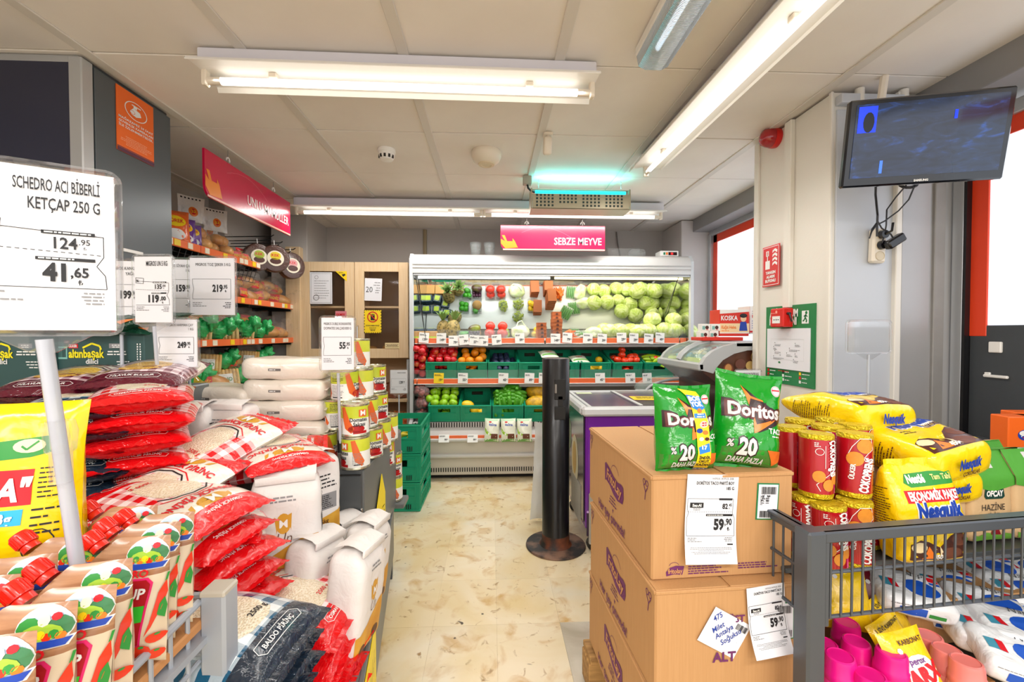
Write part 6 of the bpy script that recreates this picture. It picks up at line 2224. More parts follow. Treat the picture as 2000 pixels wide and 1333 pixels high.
# ---- dark green biscuit cartons at the back left with green bags on top
DGR = mat('carton_dark_green', '#2f4f4e', .45)
p = at(148, 690, 1.48)
for k, (x, lb) in enumerate(((at(195, 690, 1.46).x, 'dark green biscuit carton with yellow lettering at the back left'), (at(20, 690, 1.46).x, 'dark green carton behind the big price sign'))):
    o = thing('biscuit_carton', lb, 'box', (x, 1.55, 1.035), (0, 0, R(-3)), 'dark green cartons')
    MB().box((0, -.05, .095), (.335, .12, .19), bev=.003).build('carton', DGR, o, smooth=0)
    P = Print()
    h = .19
    P.rect(-.075, .135, -.045, .148, REDP, 1); P.text('ÜLKER', -.06, .138, .008, WHITE, 'c', .03, maxw=.026)
    P.text('altınbaşak', -.075, .105, .026, mat('lettering_yellow', '#f2e21a', .4), 'l', .03, .8, maxw=.115)
    P.path([(-.03, .136), (.0, .15), (.025, .142), (.03, .13)], .006, mat('lettering_yellow', '', 0), 2)
    P.rect(.055, .135, .10, .15, GREYP, 1); P.lines(.058, .097, .143, .003, WHITE, 2, .006, 4, 2, 'c'); P.lines(.045, .115, .122, .004, WHITE, 2, .009, 5, 2, 'c')
    P.text('dilici', -.02, .085, .016, WHITE, 'l', .02); P.lines(.075, .12, .09, .003, WHITE, 3, .009, 6, 2, 'r')
    P.rect(-.16, .1, -.08, .14, mat('carton_mint', '', 0), 1); P.bars(-.157, .106, -.083, .136, DGR)
    for i in range(2):
        P.lines(.145 + .009 * i, .150 + .009 * i, .145, .005, WHITE, 9, .008, 7 + i)
    P.lay(plane_surf((0, -.1102, 0), (1, 0, 0), (0, 0, 1)), o, 'printing')
tb = thing('carton_table', 'grey plinth under the dark green cartons', 'platform', (-1.32, 1.5, 0))
MB().box((0, .03, .515), (.5, .3, 1.03), bev=.005).build('box', STEELG, tb, smooth=0)
DGB = glossy('bag_dark_green', '#123f2c', .18, .5, 30)
fb = pillow(.2, .26, .06, wr=.008, seed=31)
for k, (px, py, ph) in enumerate(((232, 641, 25), (262, 636, -20), (150, 641, 10), (205, 620, 40))):
    o = thing('biscuit_bag', f'dark green and yellow bag lying on the cartons, {ORD[k]} of them', 'bag', at(px, py, 1.47) + Vector((0, .02, .012)), (R(-78), R((3, -4, 2, 6)[k]), R(ph)), 'dark green bags')
    film_bag('film', fb, .2, .26, DGB, 12, 14, o)
    P = Print(); P.poly(arc(-.01, -.03, .06, .025, n=14), mat('lettering_yellow', '', 0), 1); P.poly([(.05, -.11), (.09, -.11), (.09, -.06)], ORGP, 1); P.text('altın', -.01, -.04, .022, GRNP, 'c', .03)
    P.lay(num_surf(fb[0]), o, 'printing', .015)
    o.scale = (.95, .95, .95)

# ---- big yellow bag at the left edge
YBG = glossy('bag_yellow', '#f7d404', .2, .22, 18)
yb = thing('cereal_bag', 'large yellow bag with green band and red lettering at the left edge', 'bag', at(-16, 955, .74), (R(-4), 0, R(8)))
fb = pillow(.27, .285, .10, p=3.2, q=3.4, e=.5, wr=.006, fr_=9, seed=14, gus=lambda t: 1.25 - .7 * t)
film_bag('film', fb, .27, .285, YBG, 26, 28, yb)
P = Print()
P.poly([(-.12, .068), (.1, .088), (.115, .075), (.11, .062), (.08, .055), (-.12, .042)], GRNP, 1)
P.poly(arc(.075, .073, .022, .011, n=16), mat('bag_pale', '#e9e5b4', .4), 2); P.path([(.065, .073), (.073, .067), (.087, .08)], .003, GRNP, 3)
P.rect(-.12, -.02, .088, .036, REDP, 1); P.text('DA"', .084, -.012, .034, WHITE, 'r', .04, .85, shear=.15)
P.rect(.034, -.05, .08, -.026, mat('bag_cyan', '#2ab0e0', .4), 1); P.text('83g', .038, -.046, .015, WHITE, 'l', .03)
P.text('Nesquik', .044, -.115, .062, WHITE, 'r', .09, .8, layer=2); P.text('Nesquik', .042, -.114, .058, BLUP, 'r', .05, .82)
P.poly(arc(-.06, -.128, .028, .012, n=10), BRNP, 1)
P.lines(.095, .122, .035, .0022, BLACK, 7, .0075, 4); P.lines(.09, .124, -.03, .003, BLACK, 4, .012, 6); P.lines(.085, .12, -.12, .003, BLACK, 2, .009, 8); P.path(arc(.1, -.085, .018, .026, n=14), .0015, BLACK, 2, True)
P.lay(num_surf(fb[0]), yb, 'printing', .014)

# ---- ketchup pouches in the wire basket
PWD = two_tone('pouch_wood', '#9a6a48', '#c39670', 5, .3, .35, .7, stretch=(3, 3, 22), coat=.4, detail=3)
PBK = two_tone('pouch_linen', '#cdb798', '#dfcfb4', 14, .3, .3, .7, coat=.4)
SHD = mat('shield_red', '#a80f1c', .3)
SHP = mat('shield_pink', '#e0246a', .35)
LGR = mat('stripe_green', '#2fb52c', .35)
CAPR = mat('cap_red', '#e3200f', .3, coat=.3)
BADB = mat('badge_sky', '#b9cde6', .4)
TOMP = mat('print_tomato', '#dd3414', .3)
PW, PH = .115, .185
po = thing('ketchup_pouch', 'x', 'pouch', group='ketchup pouches in the wire basket')
fb = pillow(PW, PH, .05, p=3.0, q=3.0, e=.6, wr=.0025, fr_=14, seed=6, gus=lambda t: 1.35 - .8 * t, pinch=.02)


def cutc(f):
    def g(u, v):
        # upper left corner is cut off for the spout
        lim = PW / 2 + PH / 2 - .042
        if -u + v > lim:
            e = (-u + v - lim) / 2
            u, v = u + e, v - e
        return f(u, v)
    return g


ff_, fk_ = cutc(fb[0]), cutc(fb[1])
b = MB()
mi = lambda u, v: 0 if v > .72 else 1
b.grid(lambda a, c: ff_((a - .5) * PW, (c - .5) * PH), 18, 24, mi); b.grid(lambda a, c: fk_((a - .5) * PW, (c - .5) * PH), 18, 24, mi, flip=True)
b.build('film', [PWD, PBK], po, smooth=180)
P = Print()
bx, by = .031, .068
P.poly(arc(bx, by + .001, .0265, .0225, n=22), WHITE, 1); P.poly([(bx - .027, by - .011), (bx + .027, by - .011), (bx + .023, by - .021), (bx - .023, by - .021)], WHITE, 1)
P.poly(arc(bx, by + .002, .0235, .0195, n=20), BADB, 2); P.poly(arc(bx - .013, by + .002, .012, .011, n=10), GRNP, 3); P.poly(arc(bx + .015, by + .001, .011, .012, n=10), mat('badge_hill', '#3e7a4e', .4), 3); P.poly(arc(bx + .012, by + .012, .005, .004, n=8), REDP, 4); P.poly(arc(bx, by - .003, .019, .009, n=12), mat('badge_leaf', '#9cc23c', .4), 4); P.poly(arc(bx + .001, by + .009, .006, .006, n=8), mat('badge_cream', '#ead9c4', .4), 4)
for i in range(7):
    P.poly(arc(bx - .017 + .0057 * i, by - .008 + .003 * (i % 2), .0045, n=8), (TOMP, GRNP, ORGP, YELP)[i % 4], 4)
P.poly([(bx - .025, by - .0115), (bx + .025, by - .0115), (bx + .021, by - .019), (bx - .021, by - .019)], BLUP, 5)
sy = .034
P.poly([(a + .008, b_ + sy) for a, b_ in ((-.046, .002), (.03, .002), (.036, -.006), (.026, -.093), (-.008, -.1), (-.038, -.093), (-.052, -.006))], SHP, 1)
P.poly([(a + .008, b_ + sy) for a, b_ in ((-.043, -.001), (.028, -.001), (.033, -.008), (.024, -.09), (-.008, -.096), (-.036, -.09), (-.049, -.008))], SHD, 2)
P.poly([(-.036, -.002), (.0375, -.002), (.0355, -.024), (-.033, -.024)], LGR, 3)
P.text('KETÇUP', .036, .008, .014, WHITE, 'r', .03, maxw=.066, layer=4, shear=.1); P.text('SCHEDRO', .038, .038, .010, REDP, 'r', .03, maxw=.07, layer=4); P.text('ACI', -.008, -.018, .01, WHITE, 'c', .03, layer=4)
P.poly([(.056, .028), (.0572, .01), (.0535, -.012), (.046, -.034), (.039, -.046), (.044, -.028), (.0475, -.008), (.05, .012)], TOMP, 3); P.poly([(.0555, .004), (.0572, -.01), (.056, -.026), (.0505, -.018), (.052, -.004)], GRNP, 4); P.line((.0555, .026), (.057, .038), .0016, GRNP, 3)
for x, y, r in ((.049, -.05, .0085), (.034, -.066, .011), (.0485, -.074, .0085), (.008, -.08, .01), (-.02, -.082, .01)):
    P.poly(arc(x, y, r, r * .85, n=12), TOMP, 5); P.poly(arc(x + .002, y + r * .6, r * .3, r * .2, n=6), GRNP, 6)
P.lay(num_surf(fb[0]), po, 'printing', .01)
M = Matrix.Translation((-PW / 2 + .014, 0, PH / 2 - .014)) @ Matrix.Rotation(R(-45), 4, 'Y') @ Matrix.Scale(.85, 4)
b = MB(); b.lathe([(.013, -.006), (.013, .004), (.0115, .006)], 14, M=M); b.build('spout', CAPR, po)
b = MB(); b.lathe([(.0145, .006), (.015, .009), (.015, .027), (.013, .031), (0, .031)], 18, M=M)
for i in range(18):
    a = 2 * PI * i / 18
    b.box((.0152 * math.cos(a), .0152 * math.sin(a), .017), (.0012, .0014, .018), M=M)
b.build('cap', CAPR, po, smooth=40)
row = []
zt_ = .91 - PH / 2
for k, (px, py, yaw) in enumerate(((374, 1005, 4), (342, 1024, 6), (325, 1050, 3), (250, 1102, 7), (211, 1150, 5), (136, 1184, 4), (52, 1250, 6))):
    p = atz(px, py, .91)
    row.append((p.x - PW / 2, p.y, zt_, yaw, f'brown ketchup pouch of the right row, {ORD[k]} from the far end'))
for k, (px, py, yaw) in enumerate(((320, 990, 5), (218, 1050, 3), (132, 1090, 6), (52, 1128, 4))):
    p = atz(px, py, .91)
    row.append((p.x - PW / 2 - .02, p.y, zt_, yaw, f'brown ketchup pouch of the left row, {ORD[k]} from the far end'))
row.append((-.80, .62, zt_, 5, 'brown ketchup pouch at the left frame edge below the yellow bag'))
for k, (x, y, z, yaw, lb) in enumerate(row):
    o = po if k == 0 else dup(po, (0, 0, 0), (0, 0, 0))
    place(o, (x, y, z), (R(-5), R((-1, 1, 0, -2, 1, 0)[k % 6]), R(yaw))); o['label'] = lb
# basket
GRB = mat('basket_grey', '#a9afb8', .38, .15)
bk = thing('wire_basket', 'grey wire promotion basket holding the ketchup pouches', 'basket')
far, near = Vector((-.496, .79, .75)), Vector((-.476, .40, .75))
pX = far.x + .004
MB().box((pX, far.y, .40), (.044, .044, .72), bev=.005).build('post', GRB, bk, smooth=0)
MB().box((pX, far.y, .758), (.044, .044, .012), bev=.004).build('post_cap', mat('cap_beige', '#bdb6a8', .5), bk, smooth=0)
MB().box((-1.0, far.y, .40), (.044, .044, .72), bev=.005).build('post', GRB, bk, smooth=0)
for z, r in ((.745, .007), (.64, .0045), (.52, .0045)):
    MB().tube([(far.x - .02, far.y - .02, z), (near.x - .02, near.y, z)], r, 8).build('side_rail', GRB, bk)
    MB().tube([(far.x - .02, far.y, z), (-1.0, far.y, z)], r, 8).build('back_rail', GRB, bk)
n_ = 9
for i in range(n_):
    y = far.y - .05 - .042 * i
    x = far.x - .02 + (far.y - y) * .05
    MB().tube([(x, y, .745), (x, y, .38)], .0036, 6).build('side_wire', GRB, bk)
for i in range(9):
    x = far.x - .06 - .05 * i
    MB().tube([(x, far.y, .745), (x, far.y, .38)], .0036, 6).build('back_wire', GRB, bk)
CARDM = mat('cardboard', '#c48a55', .65, vary=.06)
MB().box((-.76, .60, .705), (.50, .36, .018), bev=.003).build('cardboard_floor', CARDM, bk, smooth=0)
MB().box((-.76, .60, .68), (.52, .38, .012)).build('shelf', GRB, bk, smooth=0)

# ================================================================== PRICE SIGNS ON POLES
ACR = mat('acrylic', '#f2f4f7', .05, trans=.9, alpha=.3, coat=.4)
POLE = mat('pole_clear', '#ccd0da', .15, coat=.5, trans=.25)


def sign(label, pos, yaw, w, h, art, pole, name='price_sign', tilt=0, sleeve=None, blank=False, foot=None, pr=None):
    o = thing(name, label, 'sign', pos, (R(tilt), 0, R(yaw)))
    if not blank:
        MB().box((0, 0, 0), (w, .0022, h)).build('card', PAPER, o, smooth=0)
    pts = rrect(-w / 2 - .004, -h / 2 - .004, w / 2 + .004, h / 2 + .004, .012)
    b = MB(); b.tube([(x, 0, z) for x, z in pts + pts[:2]], .0048, 6)
    b.build('frame', ACR, o)
    MB().box((0, .003, 0), (w, .002, h)).build('cover', ACR, o, smooth=0)
    MB().prism([(-.05, -h / 2 - .006), (.05, -h / 2 - .006), (.012, -h / 2 - .03), (-.012, -h / 2 - .03)], -.003, .003, M=XZY).build('holder', ACR, o, smooth=0)
    MB().tube([(pole[0] if pole[0] < -.05 else 0, 0, -h / 2 - .012), pole], pr or .0085 if h > .2 and pole[2] < -.35 and sleeve else .0052, 10).build('pole', POLE, o)
    if sleeve:
        q = Vector((0, 0, -h / 2 - .012)).lerp(Vector(pole), sleeve)
        MB().lathe([(.012, -.04), (.012, .0), (.016, .004), (.018, .03), (.015, .045), (.010, .046)], 16, M=Matrix.Translation(q)).build('sleeve', ACR, o)
    if foot:
        MB().cyl(pole, Vector(pole) + Vector((0, 0, .045)), .011, n=12).build('foot', BLKPL, o)
    if art:
        P = Print(); art(P, w, h); P.lay(FLAT, o, 'lettering', base=.0012)
    return o


def art_plain(title, price, dec):
    def f(P, w, h):
        for i, s in enumerate(title):
            P.text(s, w * .42, h * (.36 - .085 * i), h * .05, BLACK, 'r', .0, .72, maxw=w * .84)
        y0, y1 = -h * .22, h * .13
        P.path([(-w * .44, y1), (w * .42, y1), (w * .42, y0), (-w * .44, y0), (-w * .44, y0 + h * .08), (-w * .41, (y0 + y1) / 2), (-w * .44, y1 - h * .08)], .0009, BLACK, 2, True)
        P.text(price, w * .24, -h * .09, h * .12, BLACK, 'r', .035, .68); P.text(',' + dec, w * .25, -h * .035, h * .062, BLACK, 'l', .025, .7); P.text('₺', w * .29, -h * .1, h * .035, BLACK, 'l', .02)
        P.lines(-w * .44, -w * .12, -h * .29, h * .012, GREYP, 3, h * .03, 3); P.lines(w * .22, w * .42, -h * .29, h * .012, BLACK, 4, h * .03, 4, 2, 'r')
    return f


def art_offer(title, old, od, new, nd, right=True, tag_=None):
    def f(P, w, h):
        for i, s in enumerate(title):
            P.text(s, w * .40, h * (.36 - .115 * i), h * .072, BLACK, 'r', .012, .5, maxw=w * .57)
        P.path([(-w * .46, h * .13), (w * .42, h * .1), (w * .42, -h * .03), (w * .37, -h * .09), (w * .43, -h * .15), (w * .44, -h * .235), (-w * .46, -h * .235)], .0009, BLACK, 2)
        P.rect(w * .0, h * .098, w * .36, h * .12, BLACK, 2); P.rect(-w * .04, -h * .065, w * .36, -h * .045, BLACK, 2)
        P.lines(w * .02, w * .34, h * .105, h * .008, WHITE, 1, .1, 2, 3); P.lines(-w * .02, w * .34, -h * .058, h * .008, WHITE, 1, .1, 3, 3)
        P.dashes((-w * .46, h * .005), (w * .42, -h * .02), .0009, BLACK, 18)
        P.text(old, w * .24, h * .01, h * .07, BLACK, 'r', .02, .82); P.text('.' + od, w * .25, h * .04, h * .036, BLACK, 'l', .01, .9); P.text('₺', w * .28, h * .008, h * .02, BLACK, 'l')
        P.text(new, w * .16, -h * .19, h * .105, BLACK, 'r', .045, .8); P.text(',' + nd, w * .19, -h * .165, h * .06, BLACK, 'l', .025, .85); P.text('₺', w * .24, -h * .215, h * .032, BLACK, 'l', .01)
        P.lines(-w * .45, -w * .12, -h * .27, h * .01, GREYP, 3, h * .024, 3); P.lines(w * .2, w * .42, -h * .27, h * .01, GREYP, 4, h * .022, 4, 2, 'r')
        if tag_:
            P.path([(-w * .46, h * .1), (-w * .26, h * .09), (-w * .25, h * .17), (-w * .46, h * .18)], .0011, BLACK, 2, True); P.text(tag_, -w * .44, h * .115, h * .035, BLACK, 'l', .03, maxw=w * .17)
    return f


sign('large price sign 41,65 on a clear pole in the left foreground', at(82, 487, .60), 28, .146, .215, art_offer(('SCHEDRO ACI BİBERLİ', 'KETÇAP 250 G'), '124', '95', '41', '65', tag_='NE'), (.03, .02, -.52), sleeve=.39)
sign('price sign for oil, mostly behind the large sign', at(236, 572, 1.42), 6, .13, .2, art_plain(('MIGROS KANOLA', 'YAĞI 5 L'), '199', '95'), (0, 0, -.3))
sign('price sign 119,00 with a struck old price, second from the left', at(300, 566, 1.36), -4, .115, .2, art_offer(('MIGROS UN 5 KG',), '135', '00', '119', '00', tag_='%'), (.0, .02, -.40))
sign('price sign 59,95 for black tea, between its neighbours', at(346, 560, 1.66), 4, .125, .2, art_plain(('MIGROS SİYAH ÇAY', '1 KG'), '159', '95'), (0, 0, -.3))
sign('price sign 219,95 for sugar above the white sugar packs', at(415, 560, 1.60), 0, .155, .205, art_plain(('MIGROS TOZ ŞEKER 5 KG',), '219', '95'), (-.085, .0, -.38))
sign('price sign 249,95 hanging lower behind a pole', at(346, 671, 1.42), 2, .122, .152, art_plain(('MIGROS HARMAN ÇAY', '1 KG'), '249', '95'), (.0, .0, -.1))
sign('price sign 55,95 for tomato paste beside the cans', at(660, 672, 1.55), 10, .108, .185, art_plain(('MIGROS DUBLE KONSANTRE', 'DOMATES SALÇASI 830 G'), '55', '95'), (-.002, .05, -.40), foot=True)
sign('small price sign 139,95 before the oak shelf unit', at(779, 746, 3.5), 0, .136, .188, art_plain(('MIGROS FINDIK',), '139', '95'), (0, 0, -at(779, 746, 3.5).z))
# ================================================================== RIGHT SIDE: BOXES, CRISPS, CART, PILLAR FITTINGS
CBX = two_tone('corrugated_card', '#b98b5a', '#be905f', 8, .7, .35, .65, stretch=(30, 30, 1), bump=.04, detail=2)
TAPE = mat('packing_tape', '#b37a44', .2, alpha=.6)
BW1, BD1, BH1 = .355, .52, .246
# pallet
pa = thing('wooden_pallet', 'wooden pallet under the cardboard boxes', 'pallet', (.55, 1.22, 0), (0, 0, R(3)))
PALW = two_tone('pallet_wood', '#b98f56', '#8f6a3c', 5, .7, .35, .65, stretch=(2, 14, 14))
for y in (-.24, 0, .24):
    MB().box((0, y, .115), (.42, .1, .02), bev=.002).build('plank', PALW, pa, smooth=0)
for x in (-.18, 0, .18):
    for y in (-.24, .24):
        MB().box((x, y, .055), (.07, .09, .10), bev=.003).build('block', PALW, pa, smooth=0)


def carton_box(label, corner, yaw, open_=False):
    """big crisp carton; origin at the near left bottom corner"""
    o = thing('cardboard_box', label, 'box', corner, (0, 0, R(yaw)), 'crisp cartons on the pallet')
    w, d, h = BW1, BD1, BH1
    MB().box((w / 2, d / 2, h / 2), (w, d, h), bev=.004).build('carton', CBX, o, smooth=0)
    for k, (x0, x1) in enumerate(((.002, w * .49), (w * .51, w - .002))):
        b = MB(); b.box(((x0 + x1) / 2, d / 2, h + .0015), (x1 - x0, d - .002, .003), bev=.001)
        b.build('top_flap', CBX, o, smooth=0)
    b = MB(); b.box((.0, d / 2, h - .003), (.006, d, .008), bev=.002); b.box((w / 2, .0, h - .003), (w, .006, .008), bev=.002)
    b.build('folded_edge', CBX, o, smooth=0)
    # left side print
    P = Print()
    P.poly([(-.085, .052), (-.075, .058), (-.04, .05), (-.005, .036), (.03, .03), (.06, .034), (.075, .03), (.078, -.0), (.07, -.018), (.03, -.024), (-.005, -.018), (-.04, -.002), (-.07, .004), (-.083, .0)], PURP, 1)
    P.text('FritoLay', -.002, .004, .03, mat('carton_tan', '#c58c5b', .6), 'c', .03, .9, rot=-10, maxw=.135)
    P.path(arc(.005, .04, .035, .03, 20, 160, 10), .0015, PURP, 1)
    P.lines(-.045, .02, -.034, .004, PURP, 3, .010, 3, 1, 'c'); P.poly([(-.015, -.065), (-.005, -.065), (-.01, -.078)], PURP, 1)
    P.text('Her şey çıtırında!', -.145, -.105, .026, PURP, 'l', .02, .9, maxw=.30)
    for x in (-.235, .225):
        P.path([(x - .012, .09), (x, .075), (x + .012, .09)], .003, PURP, 1); P.path(arc(x - .008, .098, .007, n=8), .0025, PURP, 1, True); P.path(arc(x + .008, .098, .007, n=8), .0025, PURP, 1, True); P.line((x, .075), (x - .004, .055), .003, PURP, 1)
    P.lay(plane_surf((-.0006, d / 2, h / 2), (0, -1, 0), (0, 0, 1)), o, 'side_printing')
    return o, plane_surf((0, -.0006, 0), (1, 0, 0), (0, 0, 1))


o1, f1 = carton_box('topmost brown crisp carton of three, with the price paper', (.374, .98, .636), 3)
P = Print()
P.poly([(.035, .02), (.045, .03), (.06, .034), (.08, .032), (.075, .012), (.055, .014), (.036, .01)], PURP, 1); P.text('fritolay', .039, .0165, .011, mat('carton_tan', '', 0), 'l', .03, maxw=.036); P.path(arc(.055, .033, .012, .009, 20, 170, 8), .001, PURP, 1)
P.lines(.09, .20, .034, .0028, PURP, 5, .0055, 2, 1); P.lines(.215, .325, .030, .0028, PURP, 3, .0055, 4, 1)
P.lay(f1, o1, 'front_printing')
o2, f2 = carton_box('middle brown crisp carton with the handwritten sticker', (.370, .945, .386), 3)
P = Print()
P.text('ALT', .165, .075, .022, PURP, 'c', .03); P.poly([(.14, .115), (.155, .122), (.168, .112), (.181, .122), (.196, .115), (.181, .16), (.155, .16)], PURP, 1); P.text('ÜST', .175, .165, .016, PURP, 'l', .03)
P.lay(f2, o2, 'front_printing')
o3, f3 = carton_box('lowest brown crisp carton of three standing on the pallet', (.366, .962, .136), 2.5)
# papers on the boxes
YW = Matrix.Rotation(R(3), 4, 'Z')


def on_front(corner, u, v, d=.001):
    return Vector(corner) + YW @ Vector((u, -d, v))


def art_paper(P, w, h):
    P.text('14 EYLÜL 24 EYLÜL 2020', w * .40, h * .445, h * .022, BLACK, 'r', 0, .8, maxw=w * .5)
    P.text('DORİTOS TACO PARTİ BOY', w * .42, h * .385, h * .036, BLACK, 'r', .02, .75, maxw=w * .74); P.text('185 G', w * .42, h * .325, h * .036, BLACK, 'r', .02, .8)
    P.path([(-w * .47, h * .22), (w * .42, h * .22), (w * .42, h * .05), (w * .46, h * .0), (w * .46, -h * .2), (-w * .47, -h * .2), (-w * .47, h * .0), (-w * .44, h * .06), (-w * .47, h * .1)], .0008, BLACK, 2, True)
    P.dashes((-w * .46, h * .07), (w * .42, h * .07), .0007, BLACK, 20)
    P.rect(-w * .42, h * .115, -w * .16, h * .175, BLACK, 2); P.text('Seç-Al', -w * .29, h * .13, h * .03, WHITE, 'c', .04, maxw=w * .22, layer=4); P.lines(-w * .4, -w * .16, h * .1, h * .008, GREYP, 2, h * .014, 3, 2, 'c')
    P.rect(w * .14, h * .205, w * .40, h * .228, BLACK, 3); P.rect(-w * .1, h * .02, w * .42, h * .045, BLACK, 3); P.lines(-w * .08, w * .4, h * .028, h * .008, WHITE, 1, .1, 4, 4)
    P.text('82', w * .32, h * .105, h * .06, BLACK, 'r', .03, .8); P.text('45', w * .34, h * .135, h * .032, BLACK, 'l', .02, .8); P.text('₺', w * .34, h * .1, h * .02, BLACK, 'l')
    P.text('59', w * .26, -h * .13, h * .115, BLACK, 'r', .05, .78); P.text(',90', w * .27, -h * .08, h * .072, BLACK, 'l', .03, .72); P.text('₺', w * .32, -h * .145, h * .04, BLACK, 'l', .02)
    P.lines(-w * .45, -w * .18, -h * .23, h * .009, GREYP, 3, h * .018, 3); P.lines(w * .2, w * .42, -h * .225, h * .009, GREYP, 3, h * .018, 4, 2, 'r'); P.rect(w * .32, -h * .3, w * .43, -h * .285, BLACK, 2)
    P.lines(-w * .44, w * .44, -h * .33, h * .006, GREYP, 5, h * .016, 6, 2, 'c')


def paper(label, loc, rot, w, h, art, curl=.006, name='price_paper'):
    o = thing(name, label, 'price paper', loc, rot)
    sf = lambda u, v: Vector((u, -.001 - curl * (max(0, -v / h + .1)) ** 2 * 4 + .002 * math.sin(u / w * 3), v))
    b = MB(); b.grid(lambda a, c: sf((a - .5) * w, (c - .5) * h), 8, 12); b.grid(lambda a, c: sf((a - .5) * w, (c - .5) * h) + Vector((0, .0006, 0)), 8, 12, flip=True)
    b.build('sheet', PAPER, o, smooth=180)
    P = Print(); art(P, w, h); P.lay(num_surf(sf), o, 'lettering', .02, off=.0003)
    return o


C1, C2 = (.374, .98, .636), (.370, .945, .386)
paper('white price paper 59,90 taped to the topmost carton', on_front(C1, .143, .146, .003), (0, R(3.5), R(3)), .13, .205, art_paper, .012)
paper('smaller curled price paper 59,90 on the middle carton', on_front(C2, .268, .172, .004), (0, R(-4), R(3)), .096, .152, art_paper, .016)


def art_hand(P, w, h):
    INK = mat('pen_blue', '#1d3f9c', .5)
    for s, x, y, r in (('475', -.038, .012, 58), ('Milet', -.026, -.012, 58), ('Antalya', -.012, -.022, 58), ('Soğuksu', .008, -.028, 58)):
        P.text(s, x, y, .0125, INK, 'l', .012, .9, rot=r, shear=.2)
    P.bars(.018, .02, .048, .034, BLACK, 14, 5)


paper('small white sticker with blue handwriting on the middle carton', on_front(C2, .165, .142, .002), (0, R(31), R(3)), .105, .086, art_hand, 0, 'handwritten_sticker')
GB = mat('label_border', '#1d7a46', .5)
for C_, u, v, lb in ((C1, .288, .178, 'green-bordered barcode label on the topmost carton'), (C2, .31, .16, 'green-bordered label half behind the smaller price paper')):
    o = MB().box((0, 0, 0), (.056, .001, .088)).build('barcode_label', GB, smooth=0)
    place(o, on_front(C_, u, v, .0012), (0, R(3) if C_ is C1 else 0, R(3))); tag(o, lb, 'label')
    P = Print(); P.rect(-.025, -.041, .025, .041, PAPER, 1); P.bars(-.018, .018, .02, .036, BLACK, 20, 4); P.bars(-.02, -.038, .022, -.022, BLACK, 22, 6)
    P.text('185g', .002, -.004, .008, BLACK, 'l', .02, rot=90); P.text('17pk', -.01, -.004, .008, BLACK, 'l', .02, rot=90); P.lines(-.02, -.012, .012, .002, GREYP, 6, .004, 3)
    P.lay(FLAT, o, 'lettering', base=.0006)

# ---------------------------------------------------------------- crisp bags
CGR = glossy('crisp_green', '#0a8f1e', .16, .35, 20)
CGD = mat('crisp_dark_green', '#3f7a2c', .3)
CBL = mat('crisp_black', '#2a0f10', .3)
CORG = mat('crisp_orange', '#f07a1a', .3)
CHIP = mat('chip_print', '#d96a20', .4, vary=.3, vs=60)
SILV = mat('crisp_silver', '#d5d2cf', .35)
DRK = mat('crisp_maroon', '#5c1616', .35)


